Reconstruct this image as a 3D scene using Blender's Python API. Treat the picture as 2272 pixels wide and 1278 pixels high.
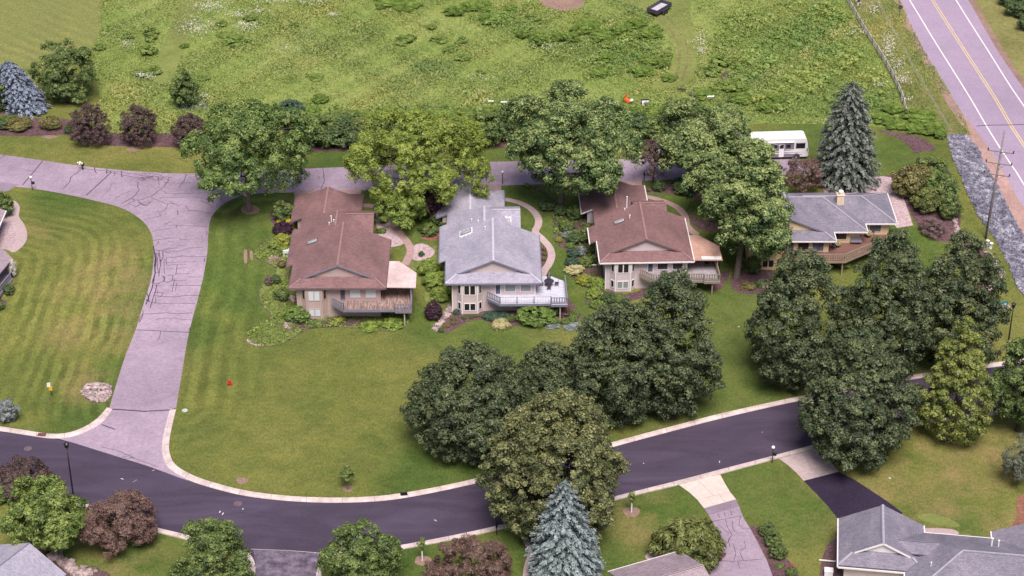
import bpy, bmesh, math, random
import numpy as np
from mathutils import Vector, Matrix
from mathutils.geometry import tessellate_polygon

for o in list(bpy.data.objects):
    bpy.data.objects.remove(o)
SC = bpy.context.scene
COL = SC.collection
R = math.radians
random.seed(7)
RNG = np.random.default_rng(11)

# ---------------------------------------------------------------- camera, sky, sun, exposure
FPX, TH, DIST = 4600.0, R(31), 275.0
S_, C_ = math.sin(TH), math.cos(TH)
CAM = np.array([0.0, -DIST * C_, DIST * S_])
cd = bpy.data.cameras.new('camera')
cam = bpy.data.objects.new('camera', cd)
COL.objects.link(cam)
cam.location = CAM
cam.rotation_euler = (math.pi / 2 - TH, 0, 0)
cd.sensor_width = 36.0
cd.lens = FPX / 2272 * 36.0
cd.clip_start, cd.clip_end = 1.0, 6000.0
SC.camera = cam
SC.render.resolution_x, SC.render.resolution_y = 1024, 576

SUN_EL, SUN_AZ = R(60), R(172)          # azimuth measured clockwise from +Y
w = bpy.data.worlds.new('World')
SC.world = w
w.use_nodes = True
nt = w.node_tree
sky = nt.nodes.new('ShaderNodeTexSky')
sky.sky_type = 'NISHITA'
sky.sun_disc = False
sky.sun_elevation, sky.sun_rotation = SUN_EL, SUN_AZ
sky.dust_density, sky.air_density, sky.ozone_density = 4.0, 1.0, 1.5
bg = nt.nodes['Background']
bg.inputs['Strength'].default_value = 0.072
nt.links.new(sky.outputs[0], bg.inputs['Color'])
sd = bpy.data.lights.new('sun', 'SUN')
sun = bpy.data.objects.new('sun', sd)
COL.objects.link(sun)
sd.energy, sd.angle, sd.color = 3.3, R(30), (1.0, 0.93, 0.86)
sv = Vector((math.sin(SUN_AZ) * math.cos(SUN_EL), math.cos(SUN_AZ) * math.cos(SUN_EL), math.sin(SUN_EL)))
sun.rotation_euler = (-sv).to_track_quat('-Z', 'Y').to_euler()
sun.location = (40, 40, 120)
vs = SC.view_settings
vs.view_transform, vs.look, vs.gamma, vs.exposure = 'Standard', 'None', 1.0, 0.45
vs.use_curve_mapping = False
SC.cycles.max_bounces = 5
SC.cycles.transparent_max_bounces = 4

# ---------------------------------------------------------------- terrain: one slope that drops past the houses
KX = 0.2
BW = [(-4.0, 0.0), (-1.0, 0.15), (10.0, 2.05), (14.0, 2.35), (40.0, 2.4)]
BWX = [b[0] for b in BW]; BWZ = [b[1] for b in BW]
def hz(x, y):
    return float(np.interp(y - KX * x, BWX, BWZ))
def P(u, v, z=0.0):
    d = np.array([u - 1136.0, 0, 0]) + FPX * np.array([0, C_, -S_]) - (v - 639.0) * np.array([0, S_, C_])
    return CAM + d * ((z - CAM[2]) / d[2])
def G(u, v, dz=0.0):
    """ground point (on the slope) that a spot of the photograph shows"""
    z = 0.0
    for _ in range(25):
        p = P(u, v, z + dz); z = hz(p[0], p[1])
    return p
def ppm(p):
    """pixels of the photograph per metre at a point"""
    return FPX / float((np.array(p) - CAM) @ np.array([0, C_, -S_]))

# ---------------------------------------------------------------- materials
def srgb(r, g, b):
    f = lambda c: (c / 255 / 12.92) if c <= 10 else ((c / 255 + 0.055) / 1.055) ** 2.4
    return (f(r), f(g), f(b), 1.0)
class N:
    """tiny node helper"""
    def __init__(s, name):
        s.m = bpy.data.materials.new(name); s.m.use_nodes = True
        s.t = s.m.node_tree; s.t.nodes.clear()
        s.out = s.t.nodes.new('ShaderNodeOutputMaterial')
    def n(s, kind, **kw):
        nd = s.t.nodes.new('ShaderNode' + kind)
        for k, v in kw.items(): setattr(nd, k, v)
        return nd
    def l(s, a, b): s.t.links.new(a, b)
    def pos(s, scale=None):
        g = s.n('NewGeometry').outputs['Position']
        if scale:
            m = s.n('Mapping'); m.inputs['Scale'].default_value = scale; s.l(g, m.inputs[0]); return m.outputs[0]
        return g
    def obj(s, scale=None, rot=None):
        g = s.n('TexCoord').outputs['Object']
        if scale or rot:
            m = s.n('Mapping')
            if scale: m.inputs['Scale'].default_value = scale
            if rot: m.inputs['Rotation'].default_value = rot
            s.l(g, m.inputs[0]); return m.outputs[0]
        return g
    def noise(s, vec, scale, detail=3, rough=0.55, dist=0.0):
        x = s.n('TexNoise'); x.inputs['Scale'].default_value = scale; x.inputs['Detail'].default_value = detail
        x.inputs['Roughness'].default_value = rough; x.inputs['Distortion'].default_value = dist
        s.l(vec, x.inputs['Vector']); return x.outputs['Fac']
    def ramp(s, fac, stops):
        r = s.n('ValToRGB'); e = r.color_ramp.elements
        e[0].position, e[0].color = stops[0]; e[1].position, e[1].color = stops[-1]
        for p_, c_ in stops[1:-1]:
            q = e.new(p_); q.color = c_
        s.l(fac, r.inputs[0]); return r.outputs[0]
    def mix(s, fac, a, b, mode='MIX'):
        x = s.n('Mix', data_type='RGBA', blend_type=mode)
        for sock, val in ((x.inputs[0], fac), (x.inputs[6], a), (x.inputs[7], b)):
            if hasattr(val, 'is_output'): s.l(val, sock)
            else: sock.default_value = val
        return x.outputs[2]
    def math(s, op, a, b=0.0, c=None):
        x = s.n('Math', operation=op)
        for i, val in enumerate((a, b) if c is None else (a, b, c)):
            if hasattr(val, 'is_output'): s.l(val, x.inputs[i])
            else: x.inputs[i].default_value = val
        return x.outputs[0]
    def attr(s, name):
        a = s.n('Attribute'); a.attribute_name = name; return a.outputs['Fac']
    def bump(s, fac, strength=0.3, dist=0.05):
        b = s.n('Bump'); b.inputs['Strength'].default_value = strength; b.inputs['Distance'].default_value = dist
        s.l(fac, b.inputs['Height']); return b.outputs[0]
    def finish(s, color, rough=0.85, spec=0.3, normal=None, metal=0.0, coat=0.0):
        p = s.n('BsdfPrincipled')
        if hasattr(color, 'is_output'): s.l(color, p.inputs['Base Color'])
        else: p.inputs['Base Color'].default_value = color
        if hasattr(rough, 'is_output'): s.l(rough, p.inputs['Roughness'])
        else: p.inputs['Roughness'].default_value = rough
        p.inputs['Specular IOR Level'].default_value = spec
        p.inputs['Metallic'].default_value = metal
        p.inputs['Coat Weight'].default_value = coat
        if normal: s.l(normal, p.inputs['Normal'])
        s.l(p.outputs[0], s.out.inputs[0]); return s.m
def scale_c(c, k): return (c[0] * k, c[1] * k, c[2] * k, 1.0)

def m_plain(name, c, rough=0.6, spec=0.4, var=0.12, scale=2.0, metal=0.0, coat=0.0):
    n = N(name); f = n.noise(n.obj(), scale, 4)
    return n.finish(n.ramp(f, [(0.3, scale_c(c, 1 - var)), (0.7, scale_c(c, 1 + var))]), rough, spec, None, metal, coat)
def m_speck(name, c1, c2, scale, big=0.15, bigamt=0.18, rough=0.9, bump=0.25, c3=None, bd=0.04):
    n = N(name); p = n.pos(); f = n.noise(p, scale, 6, 0.7)
    st = [(0.32, c1), (0.68, c2)] if not c3 else [(0.3, c1), (0.5, c2), (0.72, c3)]
    c = n.ramp(f, st)
    g = n.noise(p, big, 4, 0.6)
    c = n.mix(1.0, c, n.ramp(g, [(0.3, (1 - bigamt,) * 3 + (1,)), (0.7, (1 + bigamt * .6,) * 3 + (1,))]), 'MULTIPLY')
    g2 = n.noise(p, big * 7, 4, 0.7, 0.6)
    c = n.mix(1.0, c, n.ramp(g2, [(0.3, (1 - bigamt * .55,) * 3 + (1,)), (0.7, (1 + bigamt * .4,) * 3 + (1,))]), 'MULTIPLY')
    return n.finish(c, rough, 0.2, n.bump(f, bump, bd))

def m_lawn():
    n = N('lawn_grass'); p = n.pos()
    a = n.noise(p, 0.045, 5, 0.6)
    c = n.ramp(a, [(0.28, LAWN_D), (0.5, LAWN_M), (0.72, LAWN_Y)])
    b = n.noise(p, 0.32, 6, 0.68, 0.4)
    c = n.mix(1.0, c, n.ramp(b, [(0.25, (0.66, 0.74, 0.66, 1)), (0.5, (1, 1, 1, 1)), (0.75, (1.26, 1.16, 1.08, 1))]), 'MULTIPLY')
    # mowing stripes: distance to the road edge, stored on the mesh
    for dn, mn, wd, lo, hi in (('d_left', 'm_left', 1.75, 0.72, 1.34), ('d_right', 'm_right', 2.3, 0.74, 1.24), ('d_field', 'm_field', 2.3, 0.76, 1.26)):
        d = n.attr(dn)
        wob = n.math('ADD', d, n.math('MULTIPLY', n.noise(p, 0.22, 4), 2.2))
        sn = n.math('SINE', n.math('MULTIPLY', wob, 2 * math.pi / wd))
        s2 = n.math('MULTIPLY_ADD', sn, 0.5, 0.5)
        brk = n.math('MULTIPLY', n.attr(mn), n.ramp(n.noise(p, 0.11, 3), [(0.38, (0.1, 0.1, 0.1, 1)), (0.62, (1, 1, 1, 1))]))
        st = n.ramp(s2, [(0.2, (lo, lo * 1.03, lo, 1)), (0.8, (hi, hi * .98, hi * .97, 1))])
        c = n.mix(brk, c, n.mix(1.0, c, st, 'MULTIPLY'))
    c = n.mix(n.math('MULTIPLY', n.attr('m_field'), 0.55), c, (0.24, 0.25, 0.10, 1))
    c = n.mix(n.attr('m_lush_shade'), c, n.mix(1.0, c, (0.60, 0.80, 0.72, 1), 'MULTIPLY'))  # darker, greener multiply: watered grass, and tree shade put into the lawn colour
    # dry scorched patches
    dry = n.math('MULTIPLY', n.ramp(n.noise(p, 0.2, 5, 0.65), [(0.40, (0, 0, 0, 1)), (0.66, (1, 1, 1, 1))]), n.attr('m_dry'))
    c = n.mix(n.math('MULTIPLY', dry, 0.75), c, LAWN_B)
    f = n.noise(n.pos((1.0, 0.55, 1.0)), 4.2, 5, 0.75)
    c = n.mix(1.0, c, n.ramp(f, [(0.25, (0.48, 0.54, 0.46, 1)), (0.5, (1, 1, 1, 1)), (0.75, (1.5, 1.44, 1.34, 1))]), 'MULTIPLY')
    h_ = n.noise(p, 1.3, 4, 0.7)
    c = n.mix(1.0, c, n.ramp(h_, [(0.3, (0.84, 0.88, 0.84, 1)), (0.7, (1.15, 1.12, 1.08, 1))]), 'MULTIPLY')
    return n.finish(c, 0.95, 0.1, n.bump(f, 0.5, 0.12))
LAWN_D, LAWN_M, LAWN_Y, LAWN_B = (0.086, 0.117, 0.031, 1), (0.140, 0.155, 0.043, 1), (0.196, 0.186, 0.062, 1), (0.265, 0.195, 0.092, 1)

def m_meadow():
    n = N('meadow_ground'); p = n.pos()
    a = n.noise(p, 0.05, 5, 0.62, 0.6)
    c = n.ramp(a, [(0.3, (0.17, 0.25, 0.064, 1)), (0.5, (0.25, 0.31, 0.094, 1)), (0.7, (0.335, 0.335, 0.135, 1))])
    f = n.noise(p, 1.5, 6, 0.75)
    c = n.mix(1.0, c, n.ramp(f, [(0.3, (0.62, 0.68, 0.6, 1)), (0.7, (1.25, 1.2, 1.1, 1))]), 'MULTIPLY')
    return n.finish(c, 0.95, 0.1, n.bump(f, 0.6, 0.3))
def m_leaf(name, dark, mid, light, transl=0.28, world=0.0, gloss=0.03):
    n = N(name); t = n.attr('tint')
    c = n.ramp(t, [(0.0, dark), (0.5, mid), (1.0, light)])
    if world:
        c = n.mix(1.0, c, n.ramp(n.noise(n.pos(), world, 4, 0.6), [(0.3, (0.62, 0.74, 0.72, 1)), (0.5, (1, 1, 1, 1)), (0.7, (1.4, 1.14, 1.15, 1))]), 'MULTIPLY')
    d = n.n('BsdfDiffuse'); tr = n.n('BsdfTranslucent'); n.l(c, d.inputs[0]); n.l(c, tr.inputs[0])
    mx = n.n('MixShader'); mx.inputs[0].default_value = transl
    n.l(d.outputs[0], mx.inputs[1]); n.l(tr.outputs[0], mx.inputs[2])
    gl = n.n('BsdfGlossy'); gl.inputs['Roughness'].default_value = 0.5
    m2 = n.n('MixShader'); m2.inputs[0].default_value = gloss
    n.l(mx.outputs[0], m2.inputs[1]); n.l(gl.outputs[0], m2.inputs[2]); n.l(m2.outputs[0], n.out.inputs[0])
    return n.m
def m_shingle(name, base, light, dark, streak=None):
    n = N(name); o = n.obj()
    b = n.n('TexBrick'); b.inputs['Scale'].default_value = 1.0
    b.inputs['Brick Width'].default_value = 0.42; b.inputs['Row Height'].default_value = 0.2
    b.inputs['Mortar Size'].default_value = 0.018; b.inputs['Mortar Smooth'].default_value = 0.6
    b.inputs['Color1'].default_value = base; b.inputs['Color2'].default_value = light; b.inputs['Mortar'].default_value = dark
    n.l(o, b.inputs['Vector'])
    f = n.noise(o, 4.0, 5, 0.7)
    c = n.mix(1.0, b.outputs[0], n.ramp(f, [(0.3, (0.80, 0.80, 0.82, 1)), (0.7, (1.18, 1.16, 1.14, 1))]), 'MULTIPLY')
    g = n.noise(n.obj((0.35, 0.16, 0.3)), 1.4, 4, 0.6)
    c = n.mix(1.0, c, n.ramp(g, [(0.3, (0.78, 0.8, 0.82, 1)), (0.7, (1.14, 1.12, 1.12, 1))] if not streak else streak), 'MULTIPLY')
    return n.finish(c, 0.9, 0.15, n.bump(f, 0.3, 0.03))
def m_siding(name, c, row=0.21, vert=False):
    n = N(name); o = n.obj()
    sp = n.n('SeparateXYZ'); n.l(o, sp.inputs[0])
    z = sp.outputs[2]
    if vert: z = n.math('ADD', sp.outputs[0], sp.outputs[1])
    fr = n.math('FRACT', n.math('DIVIDE', z, row))
    col = n.ramp(fr, [(0.0, scale_c(c, 0.62)), (0.14, scale_c(c, 0.97)), (1.0, scale_c(c, 1.03))])
    col = n.mix(1.0, col, n.ramp(n.noise(o, 0.9, 4), [(0.3, (0.92, 0.92, 0.92, 1)), (0.7, (1.06, 1.05, 1.05, 1))]), 'MULTIPLY')
    return n.finish(col, 0.6, 0.3, n.bump(fr, 0.25, 0.02))
def m_board(name, c1, c2, width=0.14, axis=0, dirt=None):
    n = N(name); o = n.obj(); sp = n.n('SeparateXYZ'); n.l(o, sp.inputs[0])
    q = n.math('DIVIDE', sp.outputs[axis], width)
    fr = n.math('FRACT', q); fl = n.math('FLOOR', q)
    wn = n.n('TexWhiteNoise', noise_dimensions='1D'); n.l(fl, wn.inputs['W'])
    c = n.mix(wn.outputs[0], c1, c2)
    c = n.mix(n.ramp(fr, [(0.0, (1, 1, 1, 1)), (0.1, (0, 0, 0, 1))]), c, scale_c(c1, 0.35))
    st = n.noise(n.obj((3.0, 0.5, 1.0) if axis == 0 else (0.5, 3.0, 1.0)), 1.6, 5, 0.7)
    c = n.mix(n.ramp(st, [(0.45, (0, 0, 0, 1)), (0.65, (0.8, 0.8, 0.8, 1))]), c, dirt or scale_c(c2, 1.25))
    return n.finish(c, 0.7, 0.3)
def m_glass(name, c, rough=0.12):
    n = N(name); f = n.noise(n.obj(), 1.3, 3)
    return n.finish(n.ramp(f, [(0.35, scale_c(c, 0.6)), (0.65, scale_c(c, 1.3))]), rough, 0.55)
def m_curtain(name, c):
    n = N(name); sp = n.n('SeparateXYZ'); n.l(n.obj(), sp.inputs[0])
    s_ = n.math('SINE', n.math('MULTIPLY', sp.outputs[0], 42.0))
    return n.finish(n.ramp(n.math('MULTIPLY_ADD', s_, 0.5, 0.5), [(0.0, scale_c(c, 0.8)), (1.0, scale_c(c, 1.08))]), 0.25, 0.5)

M = {}
M['lawn'] = m_lawn()
M['meadow'] = m_meadow()
M['verge'] = m_speck('dry_verge_grass', (0.14, 0.155, 0.045, 1), (0.25, 0.235, 0.085, 1), 1.6, 0.08, 0.3, c3=(0.31, 0.26, 0.12, 1), bump=0.5, bd=0.2)
M['mown'] = m_speck('mown_track_grass', (0.15, 0.19, 0.048, 1), (0.235, 0.25, 0.08, 1), 1.8, 0.1, 0.25, bump=0.4, bd=0.1)
M['road'] = m_speck('old_asphalt', (0.282, 0.212, 0.282, 1), (0.356, 0.272, 0.355, 1), 2.4, 0.07, 0.22, c3=(0.415, 0.322, 0.412, 1), bump=0.1)
M['crack'] = m_speck('crack_sealant', (0.045, 0.026, 0.055, 1), (0.10, 0.065, 0.115, 1), 1.0, 0.4, 0.2, bump=0.05, rough=0.6)
def m_dark():
    n = N('fresh_asphalt'); p = n.pos(); f = n.noise(p, 5.0, 6, 0.75)
    c = n.ramp(f, [(0.3, (0.043, 0.031, 0.055, 1)), (0.7, (0.072, 0.054, 0.088, 1))])
    g = n.noise(n.pos((0.35, 1.3, 1)), 0.22, 5, 0.65, 0.8)
    c = n.mix(n.ramp(g, [(0.42, (0, 0, 0, 1)), (0.75, (0.5, 0.5, 0.5, 1))]), c, (0.13, 0.10, 0.155, 1))
    return n.finish(c, 0.78, 0.3, n.bump(f, 0.1, 0.02))
M['dark'] = m_dark()
M['black_drive'] = m_speck('sealed_driveway', (0.022, 0.015, 0.034, 1), (0.045, 0.032, 0.062, 1), 4.0, 0.2, 0.2, bump=0.1)
M['worn'] = m_speck('worn_asphalt', (0.07, 0.048, 0.085, 1), (0.17, 0.135, 0.19, 1), 0.7, 0.9, 0.5, c3=(0.26, 0.215, 0.28, 1), bump=0.1)
M['hwy'] = m_speck('highway_asphalt', (0.305, 0.232, 0.325, 1), (0.395, 0.306, 0.42, 1), 3.0, 0.05, 0.10, bump=0.1)
M['hwy_dark'] = m_speck('highway_shoulder_asphalt', (0.24, 0.18, 0.245, 1), (0.32, 0.245, 0.318, 1), 2.0, 0.1, 0.14, bump=0.1)
M['white_paint'] = m_speck('road_paint_white', (0.72, 0.66, 0.70, 1), (0.86, 0.80, 0.84, 1), 2.0, 0.3, 0.1, bump=0.02)
M['yellow_paint'] = m_speck('road_paint_yellow', (0.60, 0.46, 0.22, 1), (0.76, 0.60, 0.32, 1), 2.0, 0.3, 0.1, bump=0.02)
M['kerb'] = m_speck('kerb_concrete', (0.54, 0.43, 0.43, 1), (0.70, 0.58, 0.57, 1), 1.4, 0.45, 0.24, bump=0.08)
M['joint'] = m_speck('kerb_joint', (0.30, 0.23, 0.235, 1), (0.38, 0.29, 0.30, 1), 3, 0.4, 0.1, bump=0.0)
M['concrete'] = m_speck('driveway_concrete', (0.42, 0.325, 0.34, 1), (0.54, 0.43, 0.44, 1), 1.8, 0.15, 0.12, bump=0.08)
M['concrete_new'] = m_speck('pale_apron_concrete', (0.58, 0.47, 0.44, 1), (0.70, 0.58, 0.54, 1), 1.8, 0.15, 0.1, bump=0.08)
M['path'] = m_speck('walk_pavers', (0.30, 0.19, 0.185, 1), (0.44, 0.295, 0.29, 1), 3.2, 0.3, 0.1, bump=0.15)
M['path_pale'] = m_speck('pale_walk_concrete', (0.40, 0.295, 0.31, 1), (0.52, 0.395, 0.41, 1), 3.2, 0.3, 0.1, bump=0.1)
M['gravel'] = m_speck('pink_gravel', (0.24, 0.155, 0.18, 1), (0.46, 0.34, 0.37, 1), 3.4, 0.2, 0.12, c3=(0.62, 0.49, 0.52, 1), bump=0.6)
M['shoulder'] = m_speck('pink_shoulder_gravel', (0.33, 0.20, 0.185, 1), (0.46, 0.30, 0.275, 1), 3.0, 0.12, 0.25, bump=0.3)
M['mulch'] = m_speck('bark_mulch', (0.058, 0.030, 0.036, 1), (0.13, 0.072, 0.082, 1), 3.0, 0.3, 0.25, c3=(0.22, 0.14, 0.148, 1), bump=0.6)
M['mulch_red'] = m_speck('red_earth', (0.20, 0.085, 0.06, 1), (0.32, 0.15, 0.11, 1), 2.4, 0.3, 0.2, bump=0.5)
M['mulch_pink'] = m_speck('bare_dirt', (0.22, 0.135, 0.105, 1), (0.35, 0.235, 0.195, 1), 3.0, 0.3, 0.2, bump=0.5)
M['soil_gc'] = m_speck('planted_soil', (0.11, 0.085, 0.055, 1), (0.16, 0.19, 0.055, 1), 1.6, 0.35, 0.3, c3=(0.24, 0.26, 0.075, 1), bump=0.6)
M['edging'] = m_plain('garden_edging', (0.11, 0.075, 0.07, 1), 0.8)
M['edging_stone'] = m_plain('pale_edging', (0.45, 0.32, 0.31, 1), 0.8)
M['stone'] = m_speck('pale_stone', (0.22, 0.155, 0.16, 1), (0.62, 0.49, 0.485, 1), 1.3, 1.1, 0.45, bump=0.4)
M['riprap'] = m_speck('grey_riprap', (0.17, 0.155, 0.21, 1), (0.34, 0.32, 0.40, 1), 2.4, 1.7, 0.5, c3=(0.55, 0.52, 0.60, 1), bump=0.4)
M['bark'] = m_speck('bark', (0.10, 0.075, 0.07, 1), (0.21, 0.165, 0.15, 1), 5, 0.6, 0.2, bump=0.5)
M['bark_dark'] = m_speck('dark_bark', (0.045, 0.032, 0.034, 1), (0.10, 0.075, 0.075, 1), 5, 0.6, 0.2, bump=0.5)
M['black'] = m_plain('black_metal', (0.012, 0.011, 0.016, 1), 0.4, 0.5)
M['darkgrey'] = m_plain('dark_grey_metal', (0.06, 0.055, 0.07, 1), 0.5, 0.5)
M['white'] = m_plain('white_paint', (0.80, 0.78, 0.80, 1), 0.5, 0.4, 0.04)
M['greypole'] = m_plain('weathered_pole', (0.25, 0.21, 0.23, 1), 0.8, 0.2, 0.2)
M['globe'] = m_plain('white_globe_glass', (0.85, 0.84, 0.86, 1), 0.25, 0.5, 0.02)
M['red'] = m_plain('red_paint', (0.55, 0.035, 0.03, 1), 0.45, 0.4)
M['orange'] = m_plain('orange_paint', (0.70, 0.13, 0.03, 1), 0.5, 0.4)
M['yellow'] = m_plain('yellow_paint', (0.70, 0.42, 0.02, 1), 0.5, 0.4)
M['teal'] = m_plain('teal_paint', (0.03, 0.16, 0.19, 1), 0.5, 0.4)
M['rust'] = m_plain('rusty_grate', (0.16, 0.06, 0.065, 1), 0.7, 0.3, 0.3, 6)
M['iron'] = m_plain('iron_cover', (0.15, 0.10, 0.13, 1), 0.6, 0.4, 0.3, 6)
M['greencover'] = m_plain('pale_green_cover', (0.42, 0.50, 0.46, 1), 0.6, 0.4, 0.3, 4)
M['rut'] = m_speck('wheel_rut', (0.15, 0.14, 0.055, 1), (0.25, 0.21, 0.10, 1), 1.8, 0.2, 0.3, bump=0.4)
M['wood_rail'] = m_plain('weathered_rail', (0.62, 0.55, 0.55, 1), 0.8, 0.2, 0.3, 4)
M['wood_post'] = m_plain('dark_post', (0.11, 0.085, 0.085, 1), 0.8, 0.2, 0.2)
M['glass_dark'] = m_glass('dark_window_glass', (0.018, 0.016, 0.022, 1))
M['glass_blue'] = m_glass('blue_window_glass', (0.09, 0.11, 0.16, 1))
M['glass_sky'] = m_glass('skylight_glass', (0.42, 0.46, 0.48, 1))
M['curt_white'] = m_curtain('white_curtain_glass', (0.62, 0.66, 0.74, 1))
M['curt_grey'] = m_curtain('grey_curtain_glass', (0.27, 0.30, 0.31, 1))
M['flashing'] = m_plain('pale_flashing', (0.72, 0.70, 0.74, 1), 0.6, 0.3, 0.06)
M['fabric_blk'] = m_plain('dark_chair_metal', (0.05, 0.04, 0.055, 1), 0.6, 0.3)
M['blue'] = m_plain('blue_glaze', (0.02, 0.03, 0.25, 1), 0.4, 0.5)

# ---------------------------------------------------------------- object helpers
def tag(o, label=None, cat=None, group=None, kind=None):
    if label: o['label'] = label
    if cat: o['category'] = cat
    if group: o['group'] = group
    if kind: o['kind'] = kind
    return o
def thing(name, label, cat, loc=(0, 0, 0), rz=0.0, group=None):
    o = bpy.data.objects.new(name, None); COL.objects.link(o)
    o.empty_display_size = 0.3
    o.location = loc; o.rotation_euler = (0, 0, rz)
    return tag(o, label, cat, group)
def link_mesh(name, me, mats, parent=None):
    for m in mats: me.materials.append(m)
    o = bpy.data.objects.new(name, me); COL.objects.link(o)
    if parent: o.parent = parent
    return o
def copy_tree(root, loc=None, rz=None, scale=None, label=None, group=None):
    r = root.copy(); COL.objects.link(r)
    for ch in root.children:
        c = ch.copy(); COL.objects.link(c); c.parent = r
        for g in ch.children:
            d = g.copy(); COL.objects.link(d); d.parent = c
    if loc is not None: r.location = loc
    if rz is not None: r.rotation_euler = (0, 0, rz)
    if scale is not None: r.scale = scale if hasattr(scale, '__len__') else (scale,) * 3
    if label: r['label'] = label
    if group: r['group'] = group
    return r
class MB:
    def __init__(s): s.v, s.f, s.m = [], [], []
    def add(s, vs, fs, m=0):
        b = len(s.v); s.v += [tuple(map(float, q)) for q in vs]
        for f in fs: s.f.append([b + i for i in f]); s.m.append(m)
    def box(s, x0, x1, y0, y1, z0, z1, m=0):
        s.add([(x0, y0, z0), (x1, y0, z0), (x1, y1, z0), (x0, y1, z0), (x0, y0, z1), (x1, y0, z1), (x1, y1, z1), (x0, y1, z1)],
              [(3, 2, 1, 0), (4, 5, 6, 7), (0, 1, 5, 4), (1, 2, 6, 5), (2, 3, 7, 6), (3, 0, 4, 7)], m)
    def beam(s, a, b, wd, ht, m=0):
        """box from a to b, width wd sideways, ht in the other direction"""
        a, b = Vector(a), Vector(b); d = (b - a).normalized()
        side = d.cross(Vector((0, 0, 1)))
        side = Vector((1, 0, 0)) if side.length < 1e-4 else side.normalized()
        up = side.cross(d).normalized()
        vs = []
        for p in (a, b):
            for i, j in ((-1, -1), (1, -1), (1, 1), (-1, 1)):
                vs.append(p + side * (i * wd / 2) + up * (j * ht / 2))
        s.add(vs, [(0, 1, 2, 3), (7, 6, 5, 4), (0, 4, 5, 1), (1, 5, 6, 2), (2, 6, 7, 3), (3, 7, 4, 0)], m)
    def prism(s, pts, z0, z1, m=0):
        n = len(pts); vs = [(x, y, z0) for x, y in pts] + [(x, y, z1) for x, y in pts]
        s.add(vs, [list(range(n))[::-1], list(range(n, 2 * n))] + [(i, (i + 1) % n, n + (i + 1) % n, n + i) for i in range(n)], m)
    def slab(s, pts, t, m=0, dirv=(0, 0, -1)):
        n = len(pts); dv = Vector(dirv) * t
        vs = [Vector(p) for p in pts] + [Vector(p) + dv for p in pts]
        s.add(vs, [list(range(n)), list(range(n, 2 * n))[::-1]] + [(i, n + i, n + (i + 1) % n, (i + 1) % n) for i in range(n)], m)
    def tube(s, pts, radii, n=7, m=0, cap=True):
        pts = [Vector(p) for p in pts]; b = []
        if not hasattr(radii, '__len__'): radii = [radii] * len(pts)
        vs = []
        for i, p in enumerate(pts):
            d = (pts[min(i + 1, len(pts) - 1)] - pts[max(i - 1, 0)]).normalized()
            a = d.orthogonal().normalized() if abs(d.z) > .95 else d.cross(Vector((0, 0, 1))).normalized()
            c = d.cross(a)
            for k in range(n):
                t = 2 * math.pi * k / n
                vs.append(p + (a * math.cos(t) + c * math.sin(t)) * radii[i])
        fs = []
        for i in range(len(pts) - 1):
            for k in range(n):
                fs.append((i * n + k, i * n + (k + 1) % n, (i + 1) * n + (k + 1) % n, (i + 1) * n + k))
        if cap: fs += [list(range(n))[::-1], list(range((len(pts) - 1) * n, len(pts) * n))]
        s.add(vs, fs, m)
    def lathe(s, prof, c=(0, 0, 0), n=12, m=0):
        vs, fs = [], []
        for r, z in prof:
            for k in range(n):
                t = 2 * math.pi * k / n
                vs.append((c[0] + r * math.cos(t), c[1] + r * math.sin(t), c[2] + z))
        for i in range(len(prof) - 1):
            for k in range(n):
                fs.append((i * n + k, i * n + (k + 1) % n, (i + 1) * n + (k + 1) % n, (i + 1) * n + k))
        fs += [list(range(n))[::-1], list(range((len(prof) - 1) * n, len(prof) * n))]
        s.add(vs, fs, m)
    def ball(s, c, r, n=10, m=0, sz=1.0):
        prof = [(max(1e-3, r * math.sin(math.pi * i / n)), -r * sz * math.cos(math.pi * i / n)) for i in range(n + 1)]
        s.lathe(prof, c, n + 2, m)
    def build(s, name, mats, parent=None, smooth=False, bevel=0.0):
        me = bpy.data.meshes.new(name); me.from_pydata(s.v, [], s.f)
        me.polygons.foreach_set('material_index', s.m)
        if smooth: me.polygons.foreach_set('use_smooth', [True] * len(me.polygons))
        me.update()
        o = link_mesh(name, me, mats if isinstance(mats, (list, tuple)) else [mats], parent)
        if bevel:
            b = o.modifiers.new('b', 'BEVEL'); b.width = bevel; b.segments = 2; b.limit_method = 'ANGLE'
        return o

class Each:
    """like MB, but every piece becomes an object of its own"""
    def __init__(s): s.q = []
    def __getattr__(s, nm):
        def f(*a, **k):
            m = MB(); getattr(m, nm)(*a, **k); s.q.append(m)
        return f
    def build(s, name, mats, parent=None, **k):
        return [m.build(name, mats, parent, **k) for m in s.q]

def cat_rom(pts, n=5, closed=False):
    pts = [np.array(p, float) for p in pts]; out = []; L = len(pts)
    rng = range(L if closed else L - 1)
    for i in rng:
        g = (lambda k: pts[k % L]) if closed else (lambda k: pts[min(max(k, 0), L - 1)])
        p0, p1, p2, p3 = g(i - 1), g(i), g(i + 1), g(i + 2)
        for j in range(n):
            t = j / n
            out.append(0.5 * ((2 * p1) + (-p0 + p2) * t + (2 * p0 - 5 * p1 + 4 * p2 - p3) * t * t + (-p0 + 3 * p1 - 3 * p2 + p3) * t ** 3))
    if not closed: out.append(pts[-1])
    return out
def gpts(px): return [G(u, v)[:2] for u, v in px]
def drape(bm, off):
    """cut flat geometry along the slope's fold lines, then lay it on the slope"""
    nv = Vector((-KX, 1, 0)).normalized()
    for bw in BWX:
        bmesh.ops.bisect_plane(bm, geom=bm.verts[:] + bm.edges[:] + bm.faces[:], plane_co=(0, bw, 0), plane_no=nv, dist=1e-5)
    for v in bm.verts: v.co.z += hz(v.co.x, v.co.y) + off
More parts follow.
